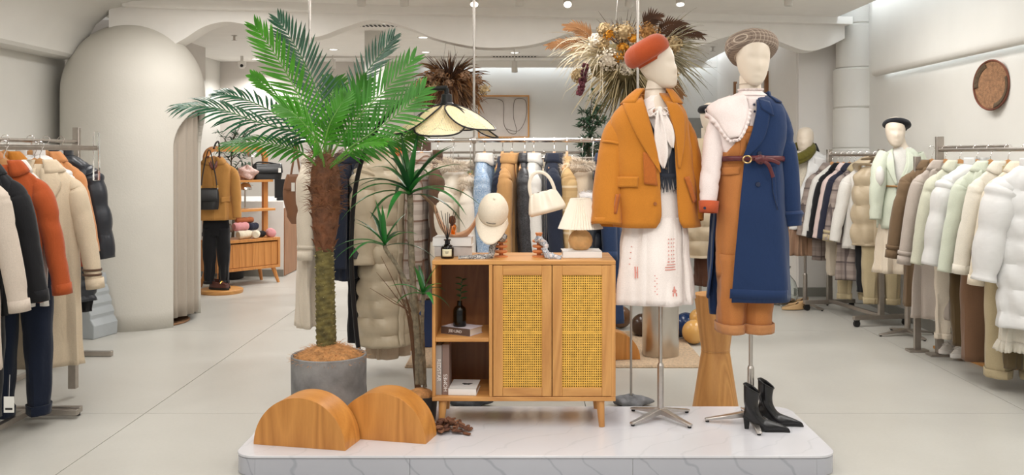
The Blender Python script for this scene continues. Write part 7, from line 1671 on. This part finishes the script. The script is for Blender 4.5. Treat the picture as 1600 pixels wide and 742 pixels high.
# cash desk
dk = thing('cash_desk', 'white cash desk with wood side behind the arched shelf', 'counter', (X(443, 11.1)-0.70, 11.75, 0))
MB().box((0, 0, 0.435), (1.4, 1.3, 0.87)).build('body', M_white, dk, bevel=0.004); MB().box((0.707, 0.0, 0.40), (0.012, 1.28, 0.78)).build('wood_side', wood('walnut_side', (168, 120, 84), (130, 88, 58), 'Z'), dk, smooth=False); MB().box((0, -0.654, 0.04), (1.4, 0.008, 0.08)).build('kickboard', M_base, dk, smooth=False)
mo = thing('monitor', 'dark tablet monitor standing on the white cash desk', 'monitor', (X(440, 11.3), 11.3, 0.87), R(20))
MB().box((0, 0, 0.14), (0.16, 0.015, 0.22)).build('screen', M_dark, mo, bevel=0.003); MB().box((0, 0.03, 0.02), (0.10, 0.10, 0.04)).build('foot', M_dark, mo, bevel=0.003)
# ------------------------------------------------------------------ olive trees
def olive(label, px, d, pyt, pyb, spread, n, seed, pot=True, zb=None):
    rnd = random.Random(seed); x = X(px, d); t = thing('olive_tree', label, 'tree', (x, d, 0), 0, 'olive trees'); H_ = Z(pyt, d)
    if pot: MB().lathe([(0.10, 0), (0.13, 0.01), (0.15, 0.30), (0.135, 0.30), (0.12, 0.26), (0, 0.26)], 28).build('pot', plain('black_pot', (34, 34, 36), 0.6), t)
    M_bark_ = plain('olive_bark', (110, 98, 82), 0.9, var=0.25)
    lv = MB(); q0 = Vector((0, 0, 0.25)); zb_ = Z(pyb, d)
    MB().tube(crom([q0, (0.02, 0, 0.7), (-0.02, 0.02, zb_), (0.0, 0, H_*0.92)], 24), [0.020-0.014*i/23 for i in range(24)], 8).build('trunk', M_bark_, t)
    for i in range(n):
        z = rnd.uniform(zb_, H_*0.93); a = rnd.uniform(0, 6.28); k = rnd.uniform(0.5, 1); e = Vector((cos(a)*spread*k, sin(a)*spread*0.7*k, rnd.uniform(0.05, 0.3)))
        P = crom([Vector((0, 0, z)), Vector((0, 0, z))+e*0.5+Vector((0, 0, 0.04)), Vector((0, 0, z))+e], 14)
        MB().tube(P, [0.006-0.005*j/13 for j in range(14)], 5).build('branch', M_bark_, t)
        for j in range(2, 14):
            for _ in range(3):
                d_ = Vector((rnd.uniform(-1, 1), rnd.uniform(-1, 1), rnd.uniform(-0.4, 0.9))); leaf_strip(lv, P[j], d_, (rnd.uniform(-.5, .5), -0.5, 1), rnd.uniform(0.05, 0.085), 0.016, 0.4, 0.2, 3, (0.3, 1.0, 0.8, 0.05))
    stuff(lv.build('leaves', L_olive, t, sharp=0, fixn=False)); return t
olive('slender olive tree in black pot behind the arched shelf', 362, 11.0-0.10, 205, 330, 0.30, 22, 11)
olive('olive tree rising behind the suspended rail beside ochre blazer', 922, 9.0, 166, 275, 0.17, 22, 12)
# ------------------------------------------------------------------ hanging dried flower clouds
DS = plain('dry_straw', (196, 178, 138), 0.85, var=0.2); DSw = plain('bleached_grass', (232, 220, 194), 0.85, var=0.1); DO = plain('dry_olive', (112, 100, 66), 0.9, var=0.25); DB = plain('dry_brown', (138, 96, 58), 0.9, var=0.25); DD = plain('dark_brown_dry', (86, 58, 40), 0.9, var=0.25)
DH = plain('dried_hydrangea', (240, 230, 212), 0.9, var=0.06); DHb = plain('tan_hydrangea', (206, 180, 136), 0.9, var=0.12); DY = plain('ochre_blossom', (206, 140, 36), 0.9, var=0.2); DP = plain('amaranth', (108, 52, 62), 0.9, var=0.25); DR = plain('ash_brown', (150, 118, 92), 0.9, var=0.25)
def strands(mb, o, dirs, lens, w, droop, rnd, n, seg=6):
    for _ in range(n):
        d = dirs(rnd); l = rnd.uniform(*lens); s0 = o+Vector(d)*rnd.uniform(0.03, 0.12)
        leaf_strip(mb, s0, d, (rnd.uniform(-1, 1), -1, rnd.uniform(-1, 1)), l, w*rnd.uniform(0.6, 1.3), droop*rnd.uniform(0.5, 1.4), 0.2, seg, (0.7, 1.0, 0.8, 0.5, 0.1))
    return mb
def bloom(par, c, r, mat, n, seed, name='flower_head', ps=0.02):
    rnd = random.Random(seed); mb = MB()
    for i in range(n):
        v = Vector((rnd.gauss(0, 1), rnd.gauss(0, 1), rnd.gauss(0, 1))).normalized(); p = Vector(c)+Vector((v.x, v.y*0.8, v.z*0.85))*r*rnd.uniform(0.6, 1.1); q = v.orthogonal().normalized(); q = Matrix.Rotation(rnd.uniform(0, 6.28), 3, v) @ q; s_ = v.cross(q); sz = ps*rnd.uniform(0.6, 1.2); cup = v*sz*0.35
        mb.add([p, p+q*sz+cup, p+(q+s_)*sz*0.75+cup, p+s_*sz+cup], [(0, 1, 2, 3)])
    mb.ball(c, r*0.55, 10, 8); return stuff(mb.build(name, mat, par, smooth=False, fixn=False))
def fan(par, base, tip, n, ln, mat, seed, nrm=(0, -1, 0.3)):
    rnd = random.Random(seed); P = crom([base, (Vector(base)+Vector(tip))/2+Vector((0, 0, 0.04)), tip], 20); mb = MB().tube(P, [0.006-0.005*i/19 for i in range(20)], 5)
    for i in range(n):
        k = int(3+16*i/n); T = (P[min(k+1, 19)]-P[k-1]).normalized(); N = Vector(nrm); side = T.cross(N).normalized()
        for s_ in (-1, 1): leaf_strip(mb, P[k], T*1.0+side*s_*0.8*(1-0.5*i/n), N, ln*(1-0.5*i/n)*rnd.uniform(0.8, 1.1), 0.012, 0.4, 0.3, 4)
    return mb.build('dried_palm_leaf', mat, par, sharp=0, fixn=False)
fd = 6.7
f1 = thing('dried_flower_cloud', 'large hanging cloud of dried grasses and cream hydrangeas above the blazer', 'flower arrangement', W(975, 100, fd)); fo = W(975, 100, fd)
def F_(px, py, dd=0.0): return W(px, py, fd+dd)-fo
stuff(MB().ball((0, 0, 0.0), 0.15, 20, 14, lambda th, ph: 0.12*sin(5*th+3*ph), (1.5, 1.0, 0.9)).build('moss_core', DO, f1, sharp=0))
rnd = random.Random(21)
stuff(strands(MB(), Vector((0, 0, 0)), lambda r: (r.uniform(-1, 1), r.uniform(-0.9, 0.5), r.uniform(-0.9, 0.5)), (0.22, 0.42), 0.012, 0.9, rnd, 170).build('dry_grass', DS, f1, sharp=0, fixn=False))
stuff(strands(MB(), Vector((-0.16, -0.05, 0.05)), lambda r: (r.uniform(-1, 0.0), r.uniform(-0.8, 0.1), r.uniform(-0.3, 0.6)), (0.2, 0.42), 0.008, 2.0, rnd, 55, 9).build('bleached_blades', DSw, f1, sharp=0, fixn=False))
stuff(strands(MB(), Vector((0.05, 0, -0.02)), lambda r: (r.uniform(-0.9, 0.9), r.uniform(-0.7, 0.5), r.uniform(-1.2, -0.5)), (0.16, 0.34), 0.014, 0.4, rnd, 170).build('olive_pampas', DO, f1, sharp=0, fixn=False))
stuff(strands(MB(), Vector((0.22, 0, 0.06)), lambda r: (r.uniform(0.2, 1), r.uniform(-0.7, 0.4), r.uniform(-0.6, 0.7)), (0.2, 0.42), 0.010, 1.1, rnd, 120, 8).build('grey_grass', plain('grey_green_dry', (150, 142, 116), 0.9, var=0.2), f1, sharp=0, fixn=False))
stuff(strands(MB(), Vector((0.0, 0, 0.1)), lambda r: (r.uniform(-0.8, 0.8), r.uniform(-0.6, 0.4), r.uniform(0.4, 1)), (0.08, 0.2), 0.006, 0.2, rnd, 90).build('fine_sprigs', DD, f1, sharp=0, fixn=False))
stuff(strands(MB(), Vector((0.0, 0, 0.0)), lambda r: (r.choice((-1, 1))*r.uniform(0.5, 1), r.uniform(-0.6, 0.1), r.uniform(-0.2, 0.5)), (0.35, 0.6), 0.005, 2.2, rnd, 34, 10).build('trailing_blades', DSw, f1, sharp=0, fixn=False))
for a, c, s_ in (((925, 82), (855, 72), 1), ((930, 68), (884, 42), 2), ((1030, 66), (1098, 56), 3), ((1022, 58), (1070, 40), 4), ((1005, 50), (1030, 28), 5), ((1020, 120), (1068, 150), 6)): fan(f1, F_(*a, -0.08), F_(*c, -0.12), 15, 0.11, DB if s_ in (1, 2, 6) else DD, s_)
for px, py, r, m_, s_ in ((952, 93, 0.085, DH, 1), (980, 101, 0.075, DH, 2), (976, 50, 0.085, DHb, 3), (1000, 70, 0.065, DH, 4), (930, 64, 0.05, DH, 5), (945, 46, 0.05, DHb, 6), (1012, 52, 0.085, plain('rust_tan_bloom', (176, 128, 72), 0.9, var=0.2), 7), (940, 68, 0.05, DHb, 8), (1052, 70, 0.06, DHb, 9), (905, 118, 0.05, DHb, 10), (1046, 112, 0.06, DHb, 11)): bloom(f1, F_(px, py, -0.16), r, m_, 300, s_, ps=0.016)
for px, py, s_ in ((952, 55, 1), (973, 74, 2), (982, 86, 3), (966, 90, 4), (990, 60, 5)): bloom(f1, F_(px, py, -0.2), 0.036, DY, 60, s_+20, 'ochre_flower', 0.016)
mb = MB()
for i in range(130):
    t = i/129; mb.ball(F_(916-11*t, 100+48*t, -0.2)+Vector((rnd.uniform(-.022, .022), rnd.uniform(-.02, .02), 0)), 0.0095, 6, 4)
stuff(mb.build('amaranth_tail', DP, f1))
for px in (960, 1000): MB().tube([F_(px, 60, 0.0), Vector((F_(px, 60).x*0.4, 0, HC-fo.z))], 0.002, 5).build('hanging_wire', M_steel, f1)
gd = 8.7
f2 = thing('dried_flower_cloud', 'smaller brown hanging dried flower dome behind the cane lamp', 'flower arrangement', W(703, 145, gd)); go = W(703, 145, gd)
def G_(px, py, dd=0.0): return W(px, py, gd+dd)-go
stuff(MB().ball((0, 0, -0.02), 0.2, 20, 14, lambda th, ph: 0.1*sin(5*th+3*ph), (1.15, 0.9, 0.8)).build('moss_core', DD, f2, sharp=0))
rnd = random.Random(33)
stuff(strands(MB(), Vector((0, 0, 0.06)), lambda r: (r.uniform(-1, 1), r.uniform(-1, 0.4), r.uniform(-0.2, 0.6)), (0.22, 0.36), 0.018, 1.5, rnd, 300, 7).build('brown_plumes', DB, f2, sharp=0, fixn=False))
stuff(strands(MB(), Vector((0, 0, 0.05)), lambda r: (r.uniform(-1, 1), r.uniform(-1, 0.4), r.uniform(-0.7, 0.3)), (0.22, 0.34), 0.014, 0.9, rnd, 200, 6).build('ash_plumes', DR, f2, sharp=0, fixn=False))
stuff(strands(MB(), Vector((0, 0, 0.08)), lambda r: (r.uniform(-0.8, 0.8), r.uniform(-0.8, 0.4), r.uniform(0.2, 1)), (0.14, 0.24), 0.012, 0.5, rnd, 120).build('dark_plumes', DD, f2, sharp=0, fixn=False))
for i, (px, py) in enumerate([(672, 122), (658, 130), (688, 115), (650, 150), (745, 125), (757, 140), (728, 118), (678, 135), (700, 128)]): bloom(f2, G_(px, py, -0.24), 0.045, DHb if i % 2 else DR, 60, 50+i, ps=0.022)
for k in (-1, 1): MB().tube([G_(703+k*12, 108), Vector((0, 0, HC-go.z))], 0.002, 5).build('hanging_wire', M_steel, f2)
# ------------------------------------------------------------------ wall things
pc = thing('framed_line_drawing', 'framed abstract line drawing in thin oak frame on the rear wall', 'picture', (X(787, 13.45), 13.475, Z(182, 13.45)))
pw_, ph_ = X(827, 13.45)-X(747, 13.45), (215-148)/F*13.45
MB().box((0, 0.01, 0), (pw_-0.03, 0.01, ph_-0.03)).build('canvas', plain('canvas_beige', (206, 198, 192), 0.9, var=0.03), pc, smooth=False)
for k in (-1, 1):
    MB().box((k*(pw_/2-0.01), 0, 0), (0.02, 0.03, ph_)).build('frame_bar', M_oakz, pc, bevel=0.002); MB().box((0, 0, k*(ph_/2-0.01)), (pw_-0.041, 0.03, 0.02)).build('frame_bar', M_oak, pc, bevel=0.002)
def pq(u, v): return ((u-0.5)*pw_*0.95, 0.002, (0.5-v)*ph_*0.95)
ln = crom([pq(*q) for q in [(0.02, 0.14), (0.20, 0.05), (0.45, 0.10), (0.50, 0.25), (0.50, 0.65), (0.60, 0.88), (0.74, 0.92), (0.76, 0.80), (0.70, 0.50), (0.72, 0.12), (0.84, 0.05), (0.96, 0.15), (0.95, 0.55), (0.80, 0.85), (0.55, 0.80)]], 120)
MB().tube(ln, 0.0038, 6).build('drawn_line', plain('pencil_brown', (120, 108, 100), 0.9, var=0), pc)
for i, (px0_, px1_, y0_, y1_) in enumerate([(640, 673, 222, 242)]):
    o = MB().box((0, 0, 0), (X(px1_, 13.4)-X(px0_, 13.4), 0.03, (y1_-y0_)/F*13.4)).build('wall_panel', plain('dark_brown_panel', (96, 70, 58), 0.6), None, bevel=0.003); o.location = (X(656, 13.4), 13.48, Z(232, 13.4)); tag(o, 'small dark brown panel on the rear wall left of the drawing', 'panel')
wt = thing('woven_tray', 'round woven brown tray hanging on the right wall', 'tray', (3.262, 6.62, Z(133, 6.62)))
wt.rotation_euler = (0, R(-90), R(14))
mt = wood('woven_brown', (150, 108, 76), (110, 76, 52), 'X', rough=0.8, sc=20)
tray = MB()
for i in range(13): r = 0.012+0.0122*i; tray.lathe([(r-0.0066, 0.012+0.0012*max(0, i-9)*3), (r, 0.0185+0.0012*max(0, i-9)*3), (r+0.0066, 0.012+0.0012*max(0, i-9)*3)], 44, fn=lambda th, t: 0.0)
tray.build('woven_coil', plain('seagrass', (156, 116, 84), 0.85, var=0.2, nsc=40, bump=0.6, bsc=140), wt, sharp=0)
MB().tube([(0.170*cos(2*pi*i/48), 0.170*sin(2*pi*i/48), 0.03) for i in range(49)], 0.007, 8).build('rim', plain('tray_rim', (110, 62, 44), 0.8, var=0.2), wt)
MB().lathe([(0.165, 0.026), (0.15, 0.0), (0.0, 0.0)], 44).build('back', MATS['seagrass'], wt)
for a0, a1, nm in ((R(20), R(95), 'dark_band'), (R(190), R(290), 'dark_band')): MB().grid(lambda u, v: ((0.128+0.034*v)*cos(a0+(a1-a0)*u), (0.128+0.034*v)*sin(a0+(a1-a0)*u), 0.024+0.012*v), 20, 3).build(nm, plain('dark_weave', (92, 74, 54), 0.85, var=0.2, nsc=60, bump=0.6, bsc=160), wt, solid=0.003)
# dark arched niche panel on the rear wall, oak door frame on the rear right wall, square pillar
nx0, nx1, nzt = X(1046, 13.4), X(1112, 13.4), Z(184, 13.4); arc = [(nx0, 0.002), (nx1, 0.002)]+[(nx1-0.16+0.16*cos(R(9*i)), nzt-0.16+0.16*sin(R(9*i))) for i in range(11)]+[(nx0+0.16-0.16*sin(R(9*i)), nzt-0.16+0.16*cos(R(9*i))) for i in range(11)]
struct('door_1', MB().prism(arc, 13.44, 13.498, 'XZ'), plain('niche_grey', (150, 150, 146), 0.9, var=0.02), sharp=30)
d1_ = struct('door_2', MB().box((2.742, 11.5, 1.16), (0.012, 1.5, 2.3)), plain('door_white', (228, 224, 220), 0.6, var=0.01), smooth=False)
for y in (10.72, 12.28): MB().box((2.73, y, 1.17), (0.04, 0.06, 2.34)).build('door_frame', wood('dark_oak_frame', (150, 104, 66), (112, 74, 44), 'Z'), d1_, bevel=0.003)
struct('pillar_square', MB().box((X(583, 10.0), 10.1, 1.35), (X(597, 10.0)-X(570, 10.0), 0.2, 2.70)), M_wall, smooth=False)
# ------------------------------------------------------------------ ceiling fittings
M_lens = emit('lamp_lens', (255, 250, 242), 7.0); M_track = plain('track_white', (226, 222, 216), 0.5, var=0)
for i, (px, py) in enumerate([(501, 54), (521, 77), (661, 58), (665, 81), (804, 82), (604, 36), (400, 92)]):
    d = 1.28*F/(CY-py); o = thing('downlight', ['downlight nearest above the palm crown', 'downlight behind the palm, nearer the rear wall', 'downlight front of two left of the ceiling rod', 'downlight rear of two left of the ceiling rod', 'downlight above the air vent right of the rod', 'downlight by the square pillar top', 'downlight near the rear left security camera'][i], 'ceiling light', (X(px, d), d, HC-0.004), 0, 'recessed ceiling downlights')
    MB().lathe([(0.045, 0.0), (0.065, -0.004), (0.070, 0.004)], 28, cap=False).build('trim_ring', M_track, o); MB().lathe([(0.045, 0.0), (0.0, 0.0005)], 24, cap=False).build('lens', M_lens, o, smooth=False)
    lamp('SPOT', (X(px, d), d, HC-0.012), 95, (X(px, d), d, 0), 0.04, angle=140, name='downlight_lamp')
def track(px, py, d, tilt, yaw, lit, label, L=0.13):
    p = W(px, py, d); o = thing('track_spotlight', label, 'spotlight', p, 0, 'white track spotlights')
    rt = Matrix.Rotation(yaw, 4, 'Z') @ Matrix.Rotation(tilt, 4, 'X')
    a, c = rt @ Vector((0, 0, L)), Vector((0, 0, 0))
    MB().tube([c, a], 0.036, 20).build('housing', M_track, o)
    e = rt @ Vector((0, 0, -0.001)); MB().tube([e, rt @ Vector((0, 0, -0.002))], [0.031, 0.031], 20).build('lens', M_lens if lit else M_base, o)
    MB().tube([a*0.8, Vector((a.x*0.8, a.y*0.8, HC-p.z))], 0.008, 8).build('stem', M_track, o)
for px, lit, tl_, lb in [(565, 0, 0.3, 'track spotlight above the square pillar at frame top'), (632, 0, 0.3, 'track spotlight left of the central ceiling rod at top'), (741, 1, 0.6, 'lit track spotlight on the central ceiling rod line'), (812, 0, 0.2, 'track spotlight between the two lit ones at top'), (887, 1, 0.75, 'lit track spotlight above the large dried flower cloud'), (983, 0, 0.6, 'track spotlight beside the right ceiling rod'), (1063, 1, 0.35, 'lit track spotlight above between the two mannequins'), (1232, 0, 0.1, 'track spotlight above the checked cap mannequin')]:
    track(px, 7 if lit else 9, 8.0, -tl_ if lit else tl_, R(0), lit, lb, 0.12)
for px, py, d, lb in [(520, 108, 12.5, 'hanging cylinder spotlight behind the palm'), (686, 100, 12.8, 'hanging cylinder spotlight left above the brown flower dome'), (734, 100, 12.8, 'hanging cylinder spotlight right above the brown flower dome'), (804, 113, 11.6, 'hanging cylinder spotlight below the air vent'), (395, 58, 10.6, 'bright spotlight left of the palm top')]:
    track(px, py, d, 0.0 if px > 400 else 0.5, 0, px < 400, lb, 0.13)
tr = MB().box((X(720, 12.6), 12.65, HC-0.012), (5.4, 0.03, 0.022)).build('ceiling_track', M_track, None, smooth=False); tag(tr, 'white lighting track running across the rear ceiling', 'track')
for px, py, lb in [(804, 88, 'slotted air vent above the framed drawing'), (603, 39, 'slotted air vent near the square pillar')]:
    d = 1.28*F/(CY-py); v_ = thing('air_vent', lb, 'vent', (X(px, d), d, HC-0.003), 0, 'ceiling air vents'); MB().box((0, 0, 0), (0.62, 0.16, 0.006)).build('frame', M_track, v_, bevel=0.001)
    for k in range(14): MB().box((-0.27+k*0.0415, 0, -0.005), (0.02, 0.12, 0.006)).build('slot', M_dark, v_, smooth=False)
o = thing('security_camera', 'small white dome security camera at the rear left ceiling corner', 'camera', W(378, 103, 12.6)); MB().lathe([(0.055, 0.06), (0.055, 0.0), (0.03, -0.03), (0, -0.035)], 20).build('housing', M_track, o); MB().ball((0.01, -0.045, 0.0), 0.022, 10, 8).build('lens', M_dark, o); MB().tube([(0, 0, 0.06), (0, 0, HC-Z(103, 12.6))], 0.02, 10).build('stem', M_track, o)
for px, py, d, lb in [(366, 68, 10.4, 'chrome sprinkler head on the rear left ceiling'), (1114, 83, 11.5, 'chrome sprinkler head right of the flower cloud')]:
    o = thing('sprinkler', lb, 'sprinkler', (X(px, d), d, HC), 0, 'ceiling sprinklers'); MB().lathe([(0.03, 0.0), (0.03, -0.006), (0.012, -0.008), (0.012, -0.05), (0.03, -0.055), (0.03, -0.058), (0, -0.058)], 14).build('head', M_steel, o)
